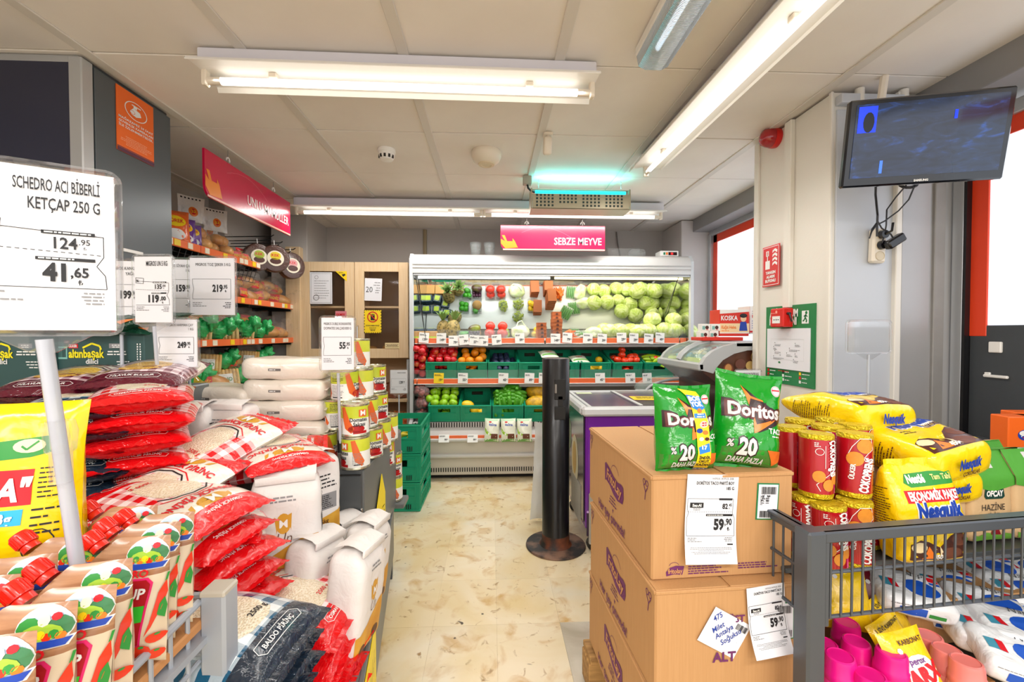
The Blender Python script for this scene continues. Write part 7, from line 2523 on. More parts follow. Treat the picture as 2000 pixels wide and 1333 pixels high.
def crisp_bag(label, loc, rot, w, h, promo):
    o = thing('crisp_bag', label, 'bag', loc, rot, 'green crisp bags')
    fb = pillow(w, h, .105, p=2.6, q=3.0, e=.6, wr=.0085 if promo else .007, fr_=12, seed=2 if promo else 7, gus=lambda t: 1.25 - .75 * t, pinch=.09)
    film_bag('film', fb, w, h, CGR, 26, 32, o)
    s = h / .235
    P = Print()
    P.rect(-w * .48, -h * .47, w * .48, -h * .30, CGD, 1)
    P.poly([(-.03 * s, .088 * s), (.004 * s, .062 * s), (.07 * s, .025 * s), (.09 * s, .01 * s), (.005 * s, -.028 * s), (-.012 * s, .03 * s)], CBL, 2)
    P.poly([(-.034 * s, .09 * s), (-.012 * s, .064 * s), (.02 * s, .056 * s), (.022 * s, .052 * s), (-.012 * s, .058 * s), (-.016 * s, .04 * s)], CORG, 3)
    P.poly([(-.004 * s, .018 * s), (.002 * s, -.008 * s), (.07 * s, .018 * s), (.072 * s, .022 * s), (.0 * s, -.028 * s), (-.006 * s, -.03 * s)], CORG, 4)
    P.text('Doritos', .002 * s, .010 * s, .036 * s, CBL, 'c', .12, .95, layer=3, maxw=w * .92); P.text('Doritos', .002 * s, .010 * s, .034 * s, DRK, 'c', .085, .95, layer=4, maxw=w * .90); P.text('Doritos', .002 * s, .0115 * s, .032 * s, SILV, 'c', .035, .95, layer=5, maxw=w * .86)
    P.text('%', -.06 * s, -.068 * s, .018 * s, CBL, 'c', .08, .8, layer=3); P.text('%', -.06 * s, -.068 * s, .017 * s, SILV, 'c', .03, .8, layer=4)
    P.text('20', -.02 * s, -.086 * s, .042 * s, CBL, 'c', .09, .78, layer=3); P.text('20', -.02 * s, -.085 * s, .040 * s, SILV, 'c', .045, .78, layer=4)
    P.text('DAHA FAZLA', -.015 * s, -.106 * s, .014 * s, SILV, 'c', .03, .85, layer=4, maxw=.085 * s)
    P.text('TACO', .056 * s, -.026 * s, .013 * s, WHITE, 'c', .03, .9, layer=4); P.lines(.04 * s, .075 * s, -.034 * s, .0025, WHITE, 1, .004, 3, 4)
    P.poly([(.028 * s, -.068 * s), (.078 * s, -.066 * s), (.075 * s, -.09 * s), (.055 * s, -.105 * s), (.045 * s, -.09 * s)], CHIP, 4)
    P.poly(arc(.062 * s, .083 * s, .014 * s, n=18), WHITE, 3); P.path(arc(.062 * s, .083 * s, .012 * s, n=16), .001, REDP, 4, True); P.rect(.05 * s, .083 * s, .074 * s, .087 * s, REDP, 4)
    if promo:
        PB = mat('promo_blue', '#1f7fd0', .3)
        n0 = len(P.it)
        x0, x1 = .004, .040
        P.poly([(-.012, .108), (.028, .1), (.034, .088), (.038, .03), (x1, -.02), (.044, -.06), (.046, -.112), (.014, -.112), (.012, -.06), (.008, -.01), (.004, .04), (.0, .09)], YELP, 7)
        P.poly([(-.0, .092), (.034, .086), (.038, .055), (.02, .047), (.003, .058)], PB, 8); P.text('BOŞ', .017, .075, .012, WHITE, 'c', .06, .85, layer=9); P.text('YOK', .018, .06, .012, WHITE, 'c', .06, .85, layer=9)
        P.poly(arc(.02, .049, .006, n=10), ORGP, 9); P.rect(.006, .03, .034, .042, PB, 8); P.lines(.009, .032, .038, .003, WHITE, 2, .006, 3, 9, 'c')
        P.poly(arc(.026, .014, .011, .009, n=12), mat('promo_pink', '#f2c7c0', .4), 8); P.lines(.018, .036, .016, .003, REDP, 2, .006, 4, 9, 'c'); P.poly(arc(.016, -.003, .008, .007, n=12), BLUP, 8); P.poly(arc(.03, -.008, .007, .006, n=12), ORGP, 8)
        P.poly(arc(.02, -.025, .006, .005, n=10), WHITE, 8); P.poly(arc(.034, -.025, .006, .005, n=10), BRNP, 8); P.poly([(.014, -.048), (.04, -.036), (.042, -.058), (.016, -.066)], PB, 8); P.text('17', .028, -.053, .01, WHITE, 'c', .05, layer=9)
        for i, t_ in enumerate(('İNDİR,', 'OKUT,', 'KAZAN!')):
            P.text(t_, .03, -.078 - .0095 * i, .007, BLACK, 'c', .03, .85, layer=9)
        P.rect(.014, -.115, .047, -.104, PB, 8); P.text('BOŞ', .03, -.113, .008, WHITE, 'c', .05, layer=9)
        for q in P.it[n0:]:
            q[0][:] = [(x * 1.2 - .005, y * .92) for x, y in q[0]]
    P.lay(num_surf(fb[0]), o, 'printing', .012, off=.0004)
    for sg in (-1, 1):
        q = MB(); q.grid(lambda a, c: fb[0]((a - .5) * w * .98, sg * (h / 2 - .001)) + Vector((0, .003 * math.sin(a * 30), sg * .008 * c)), 24, 1)
        q.build('crimped_seam', CGR, o, smooth=180)
    return o


zb = .881 + .003
crisp_bag('left green crisp bag with a yellow and blue promotion strip', (at(1334, 850, 1.04).x, 1.04, zb + .10), (R(-7), R(2), R(6)), .158, .204, True)
crisp_bag('right, larger green crisp bag leaning to the right', (at(1456, 830, 1.06).x, 1.06, zb + .112), (R(-9), R(8), R(-3)), .176, .236, False)

# ---------------------------------------------------------------- grey wire cart with biscuits, cereal and tea
CTM = mat('cart_grey', '#555a61', .35, .4, vary=.08)
CA = R(5.5)
ct = thing('wire_cart', 'dark grey wire promotion cart at the right edge', 'cart', (.685, .885, 0), (0, 0, CA))
CT = Matrix.Translation((.685, .885, 0)) @ Matrix.Rotation(CA, 4, 'Z')
ZT, ZB, DK = .795, .602, .655
LW, LD = .95, .72
for x in (0, LW):
    for y in (0, LD):
        MB().box((x, y, ZT / 2 + .003), (.044, .044, ZT), bev=.005).build('post', CTM, ct, smooth=0)
b = MB(); b.box((LW / 2, -.012, ZT - .012), (LW - .04, .012, .024), bev=.003); b.box((LW / 2, .0, ZT - .003), (LW - .04, .03, .006), bev=.002)
b.build('front_rail', CTM, ct, smooth=0)
b = MB(); b.box((.0, LD / 2, ZT - .012), (.012, LD - .04, .024), bev=.003); b.box((.0, LD / 2, ZT - .003), (.028, LD - .04, .006), bev=.002)
b.build('side_rail', CTM, ct, smooth=0)
MB().box((LW / 2, LD, ZT - .012), (LW - .04, .02, .024), bev=.003).build('back_rail', CTM, ct, smooth=0)
MB().box((.028, -.008, .69), (.012, .016, .2), bev=.002).build('front_edge', CTM, ct, smooth=0)
for i in range(34):
    x = .045 + .0265 * i
    MB().tube([(x, -.006, ZT - .02), (x, -.006, ZB)], .0027, 6).build('front_wire', CTM, ct)
for z in (.70, ZB):
    MB().tube([(.02, -.002, z), (LW - .02, -.002, z)], .0042, 8).build('cross_wire', CTM, ct)
for i in range(22):
    y = .045 + .03 * i
    MB().tube([(.0, y, ZT - .02), (.0, y, ZB)], .0027, 6).build('side_wire', CTM, ct)
for z in (.70, ZB):
    MB().tube([(0, .02, z), (0, LD - .02, z)], .0042, 8).build('side_cross_wire', CTM, ct)
MB().box((LW / 2, LD / 2 + .045, DK - .006), (LW - .05, LD - .10, .012), bev=.002).build('upper_deck', DARKST, ct, smooth=0)
MB().box((LW / 2, LD / 2, .36), (LW - .04, LD - .02, .012), bev=.002).build('lower_deck', DARKST, ct, smooth=0)

# biscuit rolls
GOF = mat('gold_foil', '#d8bf1e', .25, .5, bump=.6, bs=120)
RDF = mat('biscuit_red', '#b1101e', .18, .1, coat=.5)
RDP = mat('biscuit_pink', '#d8207a', .25)
BISC = mat('biscuit_print', '#d98a2a', .4, vary=.2, vs=90)
br_ = thing('biscuit_roll', 'x', 'biscuits', group='red biscuit rolls in the cart')
BR, BHt = .0375, .155
MB().lathe([(0, .003), (BR * .96, .0), (BR * 1.0, .008), (BR, .012)], 24).build('bottom_foil', GOF, br_)
MB().lathe([(BR, .012), (BR, BHt - .012)], 24).build('wrapper', RDF, br_)
b = MB(); b.lathe([(BR, BHt - .012), (BR * 1.02, BHt - .006), (BR * .97, BHt), (BR * .5, BHt + .002), (0, BHt + .001)], 24); b.build('top_foil', GOF, br_)
P = Print()
for x0 in (0, 2 * PI * BR / 2):
    P.text('ÇOKOPRENS', x0 + .008, .143, .019, WHITE, 'l', .05, .95, rot=-88, maxw=.088); P.text('ÜLKER', x0 + .03, .125, .008, WHITE, 'l', .04, rot=-90, layer=3)
    P.rect(x0 + .024, .013, x0 + .040, BHt - .013, RDP, 1)
    for x, y in ((-.015, .055), (.006, .035), (.026, .05)):
        P.poly(arc(x0 + x, y, .0135, .0145, n=16), BISC, 3)
    P.path([(x0 - .012, .02), (x0 - .02, .035), (x0 - .006, .05), (x0 + .01, .062), (x0 + .012, .08)], .0014, WHITE, 2); P.path(arc(x0 - .014, .115, .009, .008, n=10), .0012, WHITE, 2, True); P.lines(x0 - .025, x0 - .012, .135, .002, WHITE, 3, .004, 4)
    P.line((x0 - .002, .075), (x0 - .002, .13), .0012, WHITE, 2); P.poly(arc(x0 + .007, .073, .004, n=8), WHITE, 2)
P.lay(cyl_surf(BR), br_, 'printing', .009)
br2 = dup(br_, (0, 0, 0), (0, 0, 0))
for ch in list(br2.children):
    if ch.name.startswith('printing'):
        bpy.data.objects.remove(ch)
P = Print()
for x0 in (0, 2 * PI * BR / 2):
    P.text('ÇOKOPRENS', x0 + .012, .014, .019, WHITE, 'l', .05, .95, rot=80, maxw=.085); P.text('ÜLKER', x0 - .016, .045, .009, WHITE, 'l', .04, rot=86, layer=3)
    for x, y in ((.006, .128), (-.014, .096)):
        P.poly(arc(x0 + x, y, .0175, .0175, n=18), BISC, 3)
    P.path([(x0 - .03, .1), (x0 - .02, .125), (x0 - .005, .146), (x0 + .02, .146), (x0 + .026, .12), (x0 + .012, .11), (x0 + .004, .1)], .0014, WHITE, 2); P.path(arc(x0 + .008, .096, .004, n=8), .0012, WHITE, 2, True); P.path(arc(x0 + .024, .075, .006, .009, n=8), .0012, WHITE, 2, True)
P.lay(cyl_surf(BR), br2, 'printing', .009)
rolls = [(1594, 1.03, 1, 20, 'a'), (1668, 1.03, 1, 8, 'b'), (1546, 1.11, 1, 60, 'a'), (1612, 1.12, 1, -40, 'a'), (1672, 1.125, 1, 50, 'b'), (1560, 1.20, 1, 0, 'a'), (1620, 1.21, 1, 10, 'b'),
         (1622, .985, 0, 12, 'a'), (1674, 1.0, 0, 10, 'b'), (1580, 1.03, 0, -30, 'a'), (1575, 1.12, 0, 0, 'a'), (1640, 1.10, 0, 40, 'b'), (1690, 1.09, 0, 40, 'a')]
cn_ = {0: 0, 1: 0}
u1 = u2 = False
for px, Y, lv, yaw, kd in rolls:
    pos = (at(px, 900, Y).x, Y, DK + .001 + lv * (BHt + .003))
    lb = f'red biscuit roll with gold foil top, {ORD[cn_[lv]]} of the {("lower", "upper")[lv]} layer in the cart'
    cn_[lv] += 1
    src, used = (br_, u1) if kd == 'a' else (br2, u2)
    rot = (R(-2), R(2 * lv - 1), R(yaw - 25))
    if not used:
        place(src, pos, rot); src['label'] = lb
        if kd == 'a':
            u1 = True
        else:
            u2 = True
    else:
        dup(src, pos, rot, lb)

# yellow chocolate cereal bags
NQY = glossy('cereal_yellow', '#f5cf06', .2, .35, 24)
NQB = mat('cereal_brown', '#4b2318', .3)
CEW, CED, CEH = .185, .085, .235


def cereal_bag(label, loc, rot, sc=1.0):
    o = thing('cereal_bag', label, 'bag', loc, rot, 'yellow cereal bags in the cart')

    def shp(q):
        t = max(0, q.z / CEH + .5 - .55) / .45
        return Vector((q.x * (1 + .03 * t), q.y * (1 - .75 * t ** 1.3), q.z))
    b = MB(); f = blob(b, CEW, CED, CEH, .03, 20, .0055, 14, 9, shape=shp)
    weld(b.build('film', NQY, o, smooth=180))
    q = MB(); q.grid(lambda a, c: Vector(((a - .5) * CEW * .95, -.004 + .004 * math.sin(a * 17), CEH / 2 - .006 + c * .018)), 18, 2); q.build('crimped_seam', NQY, o, smooth=180)
    P = Print()
    P.poly([(-.06, .075), (-.05, .095), (.02, .1), (.085, .098), (.085, .068), (-.045, .064)], GRNP, 1); P.text('Nestlé', -.05, .074, .018, WHITE, 'l', .05, layer=3, maxw=.05); P.text('Tam Tahıl', .018, .079, .012, mat('cereal_pale', '#e9e38c', .4), 'l', .03, layer=3, maxw=.058)
    P.rect(-.068, .03, .088, .058, REDP, 1); P.text('EKONOMİK PAKET', .01, .036, .018, WHITE, 'c', .05, layer=3, maxw=.142)
    P.text('Nesquik', .012, -.006, .036, WHITE, 'c', .10, .9, layer=2, maxw=.128); P.text('Nesquik', .012, -.005, .034, BLUP, 'c', .055, .9, layer=3, maxw=.122)
    P.text('ÇOKOKLAR', .055, -.024, .012, WHITE, 'c', .08, layer=2, rot=6, maxw=.066); P.text('ÇOKOKLAR', .055, -.024, .011, BRNP, 'c', .04, layer=3, rot=6, maxw=.062)
    P.lines(-.05, .0, -.022, .003, BLACK, 2, .008, 4)
    P.poly([(-.075, -.065), (-.05, -.055), (-.03, -.06), (.0, -.075), (.03, -.05), (.06, -.038), (.085, -.05), (.088, -.105), (-.08, -.105)], NQB, 1)
    P.poly(arc(-.055, -.072, .02, .012, n=12), CREAM_ := mat('cereal_cream', '#ecd8ac', .4), 2); P.poly([(-.05, -.1), (-.03, -.07), (-.012, -.1)], ORGP, 2); P.poly(arc(.055, -.06, .022, .014, n=12), mat('cereal_ball', '#6b3a26', .5, vary=.4, vs=50), 2); P.poly(arc(.03, -.09, .03, .014, n=12), mat('cereal_ball', '', 0), 2)
    P.poly([(0, -.072), (.012, -.1), (-.004, -.09)], CREAM_, 3); P.text('450g', -.02, -.1, .010, WHITE, 'l', .04, layer=4)
    P.lay(num_surf(f['front']), o, 'printing', .014, off=.0004)
    P = Print(); P.lines(-.03, .03, .06, .002, BRNP, 18, .006, 5); P.lay(num_surf(f['left']), o, 'side_printing', .02)
    P = Print(); P.rect(-CEW * .4, -.03, CEW * .4, .03, NQY, 1)
    P2 = Print(); P2.text('Nesquik', .0, -.004, .018, BLUP, 'c', .05, .9, maxw=.06); P2.text('ÇOKOKLAR', .004, -.02, .008, BRNP, 'c', .03, maxw=.05)
    P2.lay(num_surf(lambda u, v: shp(Vector((u, -v * 0 + v, -CEH / 2 - .001)))), o, 'bottom_printing', .02) if False else None
    o.scale = (sc, sc, sc)
    # gusset bottom with the small logo
    bt = Print(); bt.text('Nesquik', 0, .0, .022, BLUP, 'c', .05, .9, maxw=.065); bt.text('ÇOKOKLAR', .006, -.017, .009, BRNP, 'c', .03, maxw=.05)
    bt.lay(plane_surf((0, 0, -CEH / 2 - .0035), (1, 0, 0), (0, -1, 0)) if False else (lambda u, v: (Vector((u, -v, -CEH / 2 - .004)), Vector((0, 0, -1)))), o, 'bottom_logo')
    return o


# lying bags show their gusset bottoms to the camera: bag up-axis points away
cereal_bag('topmost yellow cereal bag lying on the heap in the cart', at(1648, 802, 1.30), (R(-86), R(2), R(10)), 1.2)
cereal_bag('yellow cereal bag lying second from the top, bottom facing out', at(1765, 866, 1.17), (R(-80), R(-7), R(12)), 1.22)
cereal_bag('yellow cereal bag lying third from the top behind the standing one', at(1770, 922, 1.18), (R(-84), R(-3), R(6)), 1.08)
cereal_bag('yellow cereal bag lying deep in the heap behind the biscuit rolls', at(1620, 870, 1.34), (R(-86), 0, R(8)), 1.1)
cereal_bag('yellow cereal bag standing in front with its face to the aisle', (at(1792, 1000, 1.02).x, 1.02, DK + .12), (R(-6), R(-1), R(4)), 1.0)
cereal_bag('yellow cereal bag at the bottom of the heap, mostly hidden', at(1765, 985, 1.22), (R(-84), 0, R(4)), 1.08)
sp_ = thing('heap_support', 'plain brown carton under the yellow cereal bags in the cart', 'box', CT @ Vector((.33, .42, DK)), (0, 0, CA))
MB().box((0, 0, .06), (.4, .3, .12), bev=.004).build('carton', CBX, sp_, smooth=0)

# kraft tea bags with green tops
KRF = mat('tea_kraft', '#cfae82', .6, bump=.12, bs=25)
TGR = mat('tea_green', '#4f9e35', .5, bump=.12, bs=25)
TDK = mat('tea_dark_green', '#123f35', .5)
TW, TD_, TH = .142, .075, .235
te = thing('tea_bag_pack', 'x', 'pack', group='kraft tea packs with green tops')


def tshp(q):
    t = max(0, q.z / TH + .5 - .72) / .28
    return Vector((q.x, q.y * (1 - .82 * t), q.z))


b = MB(); f = blob(b, TW, TD_, TH, .012, 20, .0025, 13, 5, mi=0, shape=tshp)
oo = b.build('paper', [KRF, TGR], te, smooth=180); weld(oo, .0003)
b = MB()
b.grid(lambda a, c: tshp(Vector(((a - .5) * (TW + .001), -TD_ / 2 - .0015, TH / 2 - .085 + .085 * c))) + Vector((0, -.001, .003 * c)), 14, 12)
b.grid(lambda a, c: Vector(((a - .5) * (TW + .002), -.012 + .05 * c, TH / 2 + .006 - .014 * c + .003 * math.sin(a * 6))), 10, 4)
b.add([(-TW / 2, -TD_ / 2 - .002, TH / 2 - .085), (TW / 2, -TD_ / 2 - .002, TH / 2 - .085), (0, -TD_ / 2 - .002, TH / 2 - .10)], [(0, 2, 1)])
b.build('green_top', TGR, te, smooth=180)
P = Print()
P.poly([(-.028, .027), (.034, .027), (.038, .003), (.03, -.003), (-.024, -.003), (-.03, .005)], TDK, 2); P.text('OFÇAY', .003, .005, .0145, WHITE, 'c', .05, layer=4, maxw=.056)
P.text('HAZİNE', 0, -.033, .0165, BLACK, 'c', 0, .95, layer=3, maxw=.075); P.text('FİLİZ', 0, -.052, .012, BLACK, 'c', -.01, layer=3); P.rect(-.02, -.067, .022, -.060, TDK, 2)
P.poly([(-.065, -.112), (.065, -.112), (.065, -.1), (.04, -.095), (.02, -.1), (-.02, -.092), (-.05, -.1), (-.065, -.096)], mat('tea_leaf', '#6fae3a', .5), 2); P.poly([(-.008, -.098), (.022, -.098), (.018, -.086), (.02, -.082), (-.006, -.082), (-.004, -.086)], mat('tea_red', '#8a1420', .3), 3)
P.lay(num_surf(f['front']), te, 'printing', .014)
P = Print(); P.rect(-.012, -.0, .012, .045, SILV, 1); P.lay(lambda u, v: (tshp(Vector((u, -TD_ / 2 - .004, TH / 2 - .04 + v))) + Vector((0, -.001, 0)), Vector((0, -1, .3))), te, 'silver_tape', .01)
k = 0
for j in range(4):
    for i in range(3):
        base = CT @ Vector((.53 + .148 * i - .02 * j, .175 + .085 * j, DK + TH / 2 + .001))
        lb = f'kraft tea pack with green folded top, {ORD[i]} from the left in the {("front", "second", "third", "rear")[j]} row'
        o = te if k == 0 else dup(te, base, (0, 0, 0))
        place(o, base, (R(-2), R(prr.uniform(-2, 2)), CA + R(prr.uniform(-5, 5)))); o['label'] = lb
        o.scale = (1.05, 1.05, 1.0)
        k += 1
# orange detergent boxes on a low stand
ODB = mat('detergent_orange', '#f0681a', .35)
st_ = thing('low_stand', 'dark stand behind the cart under the orange boxes', 'stand', (1.62, 1.40, 0))
MB().box((.05, .02, .41), (.42, .3, .82), bev=.004).build('box', DARKST, st_, smooth=0)
for k, (px, Y) in enumerate(((1972, 1.36), (1990, 1.43), (2012, 1.36))):
    p = at(px, 840, Y)
    o = thing('detergent_box', f'orange detergent box with a blue emblem, {ORD[k]} from the left behind the tea packs', 'box', (p.x + .02, Y, .821), (0, 0, R(-6)), 'orange detergent boxes')
    MB().box((0, 0, .06), (.105, .06, .12), bev=.003).build('carton', ODB, o, smooth=0)
    MB().box((.053, 0, .06), (.002, .058, .118)).build('red_side', mat('detergent_red', '#b81410', .35), o, smooth=0)
    P = Print(); P.poly(arc(0, .06, .024, .018, n=16), BLUP, 1); P.poly(arc(-.004, .066, .016, .009, n=12), WHITE, 2); P.text('ARZ', .002, .055, .012, WHITE, 'c', .04, layer=3); P.rect(-.01, .05, .02, .053, REDP, 3)
    P.lay(plane_surf((0, -.0303, 0), (1, 0, 0), (0, 0, 1)), o, 'printing')

# lower tier: shampoo bottles, yellow packets, paper napkin packs
MGT = mat('bottle_magenta', '#f2168f', .28, coat=.3)
MGC = mat('bottle_magenta_cap', '#e41284', .3)
SAL = mat('bottle_salmon', '#f6948a', .3, coat=.3)
SALC = mat('bottle_salmon_cap', '#e87f78', .3)


def bottle(name, m, mc, grp):
    o = thing(name, 'x', 'bottle', group=grp)
    b = MB(); b.lathe([(0, 0), (.034, 0), (.037, .006), (.038, .08), (.037, .13), (.0335, .145), (.0325, .148)], 24); b.build('body', m, o, smooth=50)
    b = MB(); b.lathe([(.0325, .148), (.0335, .150), (.0325, .165), (.0300, .168), (.0295, .190), (.0275, .197), (.024, .199), (.0235, .197), (0, .1965)], 24); b.build('cap', mc, o, smooth=40)
    return o


bm_ = bottle('shampoo_bottle', MGT, MGC, 'magenta bottles'); bs_ = bottle('shampoo_bottle', SAL, SALC, 'salmon bottles')
LZ = .367
mg = [(1647, 1280, .905), (1672, 1250, .97), (1738, 1270, .91), (1655, 1215, 1.04), (1610, 1255, .98), (1705, 1320, .86)]
sl = [(1818, 1240, .99), (1852, 1270, .93), (1900, 1296, .88)]
for lst, src, nm in ((mg, bm_, 'magenta'), (sl, bs_, 'salmon pink')):
    for k, (px, py, Y) in enumerate(lst):
        p = at(px, py, Y)
        o = src if k == 0 else dup(src, p, (0, 0, 0))
        place(o, (p.x, p.y, p.z - .199), (0, R(prr.uniform(-3, 3)), k)); o['label'] = f'{nm} shampoo bottle with a stepped cap, {ORD[k]} of those under the cart mesh'
MB_ = thing('bottle_tray', 'low tray under the shampoo bottles in the cart', 'tray', CT @ Vector((.28, .2, .367)), (0, 0, CA))
MB().box((0, 0, .004), (.52, .34, .008), bev=.002).build('tray', CARDM, MB_, smooth=0)
YPK = glossy('packet_yellow', '#efc814', .25, .4, 26)
fb = pillow(.12, .16, .04, wr=.006, seed=41)
for k, (px, py, Y, m_, rt) in enumerate(((1755, 1275, 1.0, YPK, 20), (1786, 1312, .90, YPK, 8), (1652, 1165, 1.10, YPK, -10), (1740, 1190, 1.16, BRF, 15), (1712, 1178, 1.12, mat('packet_wine', '#6e1020', .3), -25), (1745, 1222, 1.08, YPK, 24))):
    o = thing('flat_packet', ('yellow packet with small lettering behind the magenta bottles', 'yellow packet with bold red lettering between the bottles', 'yellow packet seen through the mesh near the post', 'brown packet lying under the upper deck', 'wine red packet under the upper deck', 'yellow packet lying behind the mesh bottom')[k], 'packet', at(px, py, Y), (R(-28), R(-rt * .5), R(rt)), 'packets in the lower cart')
    film_bag('film', fb, .12, .16, m_, 10, 12, o)
    P = Print()
    if k in (0, 5):
        P.text('1 SİVİ KARBONAT', 0, .06, .008, BLACK, 'c', .02, maxw=.09)
    elif k == 1:
        P.text('KARBONAT', .01, .055, .009, BRNP, 'c', .02); P.poly(arc(0, -.0, .045, .035, n=14), WHITE, 1); P.text('perox', 0, .018, .012, mat('packet_purple', '#6a2a80', .4), 'c', .02); P.text('PARX', 0, -.02, .03, REDP, 'c', .06, rot=8)
    P.poly(arc(-.03, .045, .006, n=6), WHITE, 2)
    P.lay(num_surf(fb[0]), o, 'printing', .015)
NAP = mat('napkin_film', '#eceef0', .2, bump=.4, bs=22, coat=.4)
NBL = mat('napkin_blue', '#1d56c0', .35)
for k, (px, py, Y, yaw, rl) in enumerate(((1775, 1160, 1.10, -20, 5), (1850, 1150, 1.2, -15, 2), (1850, 1192, 1.13, -24, 8), (1930, 1190, 1.10, -18, 4), (1990, 1160, 1.16, -15, 3), (1925, 1238, 1.04, -22, 9), (1985, 1235, 1.02, -18, 6), (1990, 1292, .95, -25, 10), (1930, 1120, 1.25, -10, 1), (2000, 1120, 1.25, -10, 1))):
    o = thing('napkin_pack', f'white film-wrapped napkin pack with blue print, {ORD[k]} of the pile in the lower cart', 'pack', at(px, py, Y), (R(12), R(rl), R(yaw)), 'napkin packs')
    b = MB(); f = blob(b, .17, .13, .055, .018, 14, .005, 16, k)
    weld(b.build('film', NAP, o, smooth=180))
    P = Print(); P.poly(arc(.02, -.005, .04, .03, n=18), NBL, 1); P.rect(-.07, -.02, -.035, .01, mat('napkin_teal', '#3f8fa8', .4), 1); P.rect(-.05, -.02, -.035, .01, REDP, 2); P.text('Napi', .0, .035, .018, BLACK, 'l', -.01, shear=.3); P.rect(.05, .03, .075, .045, REDP, 1); P.rect(.05, .02, .075, .028, NBL, 1)
    P.lay(num_surf(f['top']), o, 'printing', .016)
    P = Print(); P.rect(-.05, -.012, .01, .01, NBL, 1); P.rect(.015, -.01, .05, .0, GRNP, 1); P.lines(-.07, .07, .014, .002, GREYP, 1, .01); P.lay(num_surf(f['front']), o, 'front_printing', .02)
dv = thing('napkin_stand', 'plain brown carton under the napkin packs in the cart', 'box', CT @ Vector((.68, .36, .367)), (0, 0, CA))
MB().box((0, .05, .06), (.45, .5, .12), bev=.004).build('carton', CBX, dv, smooth=0)

# ---------------------------------------------------------------- pillar fittings
PX = 1.5
RED = mat('alarm_red', '#d3140f', .3, coat=.3)
LF = lambda y, z, d=.0: plane_surf((PX - d, y, z), (0, -1, 0), (0, 0, 1))
p = atx(1517, 270, PX)
o = thing('alarm_sounder', 'red dome alarm sounder high on the pillar', 'alarm', p)
M = Matrix.Rotation(-PI / 2, 4, 'Y')
MB().lathe([(.05, 0), (.052, .015), (.05, .03)], 24, M=M).build('base', RED, o)
b = MB(); b.lathe([(.049, .03), (.047, .05), (.038, .075), (.018, .087), (0, .09)], 24, M=M); b.build('dome', mat('alarm_dome', '#a3101c', .12, coat=.6), o)
o = MB().box((0, 0, 0), (.002, .14, .215)).build('alarm_notice', RED, smooth=0)
place(o, (PX - .014, 2.225, 1.575)); tag(o, 'red fire alarm button notice on the pillar', 'sign')
P = Print(); w, h = .14, .215
P.path([(-.063, -.1), (.063, -.1), (.063, .1), (-.063, .1)], .003, WHITE, 2, True)
P.rect(-.04, .055, -.016, .082, WHITE, 1); P.rect(-.034, .061, -.022, .076, RED, 2); P.rect(-.031, .064, -.025, .072, WHITE, 3); P.rect(-.045, -.015, -.008, .03, WHITE, 1); P.rect(-.031, .03, -.024, .06, WHITE, 1)
for k in range(4):
    P.poly([(.012, .0 + .022 * k), (.03, .01 + .022 * k), (.05, -.002 + .022 * k), (.052, .012 + .022 * k), (.035, .022 + .022 * k), (.014, .014 + .022 * k)], WHITE, 1)
for k, t_ in enumerate(('YANGIN', 'ALARM', 'BUTONU')):
    P.text(t_, 0, -.042 - .022 * k, .0145, WHITE, 'c', .05, maxw=.085)
P.lay(plane_surf((-.0012, 0, 0), (0, -1, 0), (0, 0, 1)), o, 'lettering')
o = thing('fire_call_point', 'red fire alarm call point box with a key hanging on its side', 'alarm', (PX, 2.115, 1.295))
MB().box((-.028, 0, 0), (.056, .1, .095), bev=.005).build('box', RED, o, smooth=0)
P = Print(); P.rect(-.032, -.028, .028, .008, WHITE, 1); P.poly(arc(0, -.01, .004, n=8), BLACK, 2); P.rect(-.022, -.012, -.01, -.008, BLACK, 2); P.rect(.01, -.012, .02, -.008, BLACK, 2); P.poly(arc(0, .03, .008, .007, n=10), mat('alarm_pale', '#f0a090', .4), 1); P.lines(-.04, .04, .022, .003, mat('alarm_pale', '', 0), 1, .01)
P.lay(plane_surf((-.0565, 0, 0), (0, -1, 0), (0, 0, 1)), o, 'front_plate')
b = MB(); b.box((-.03, -.054, .02), (.02, .012, .012), bev=.003); b.tube([(-.03, -.058, .02), (-.025, -.062, -.005), (-.02, -.062, -.02)], .004, 6); b.build('key', BLKPL, o, smooth=0)
o = thing('escape_plan', 'green emergency escape plan board on the pillar', 'sign', (PX - .003, 2.095, 1.157))
GRS = mat('escape_green', '#1c7c44', .35)
w, h = .355, .40
MB().box((0, 0, 0), (.006, w, h)).build('board', GRS, o, smooth=0)
MB().box((-.006, .004, -.02), (.006, w * .88, h * .52), bev=.001).build('plan_sheet', PAPER, o, smooth=0)
S_ = plane_surf((-.0035, 0, 0), (0, -1, 0), (0, 0, 1))
P = Print()
P.text('ACİL DURUM', -w * .41, h * .36, .034, WHITE, 'l', .05, .72, maxw=w * .6); P.text('KAÇIŞ PLANI', -w * .41, h * .26, .034, WHITE, 'l', .05, .72, maxw=w * .6)
P.rect(w * .26, h * .265, w * .39, h * .42, WHITE, 1)
P.poly(arc(w * .345, h * .395, .008, n=10), GRS, 2); P.path([(w * .335, h * .375), (w * .325, h * .335), (w * .35, h * .31), (w * .345, h * .28)], .008, GRS, 2); P.path([(w * .325, h * .335), (w * .30, h * .30), (w * .28, h * .3)], .007, GRS, 2); P.path([(w * .30, h * .35), (w * .335, h * .37), (w * .365, h * .345)], .006, GRS, 2)
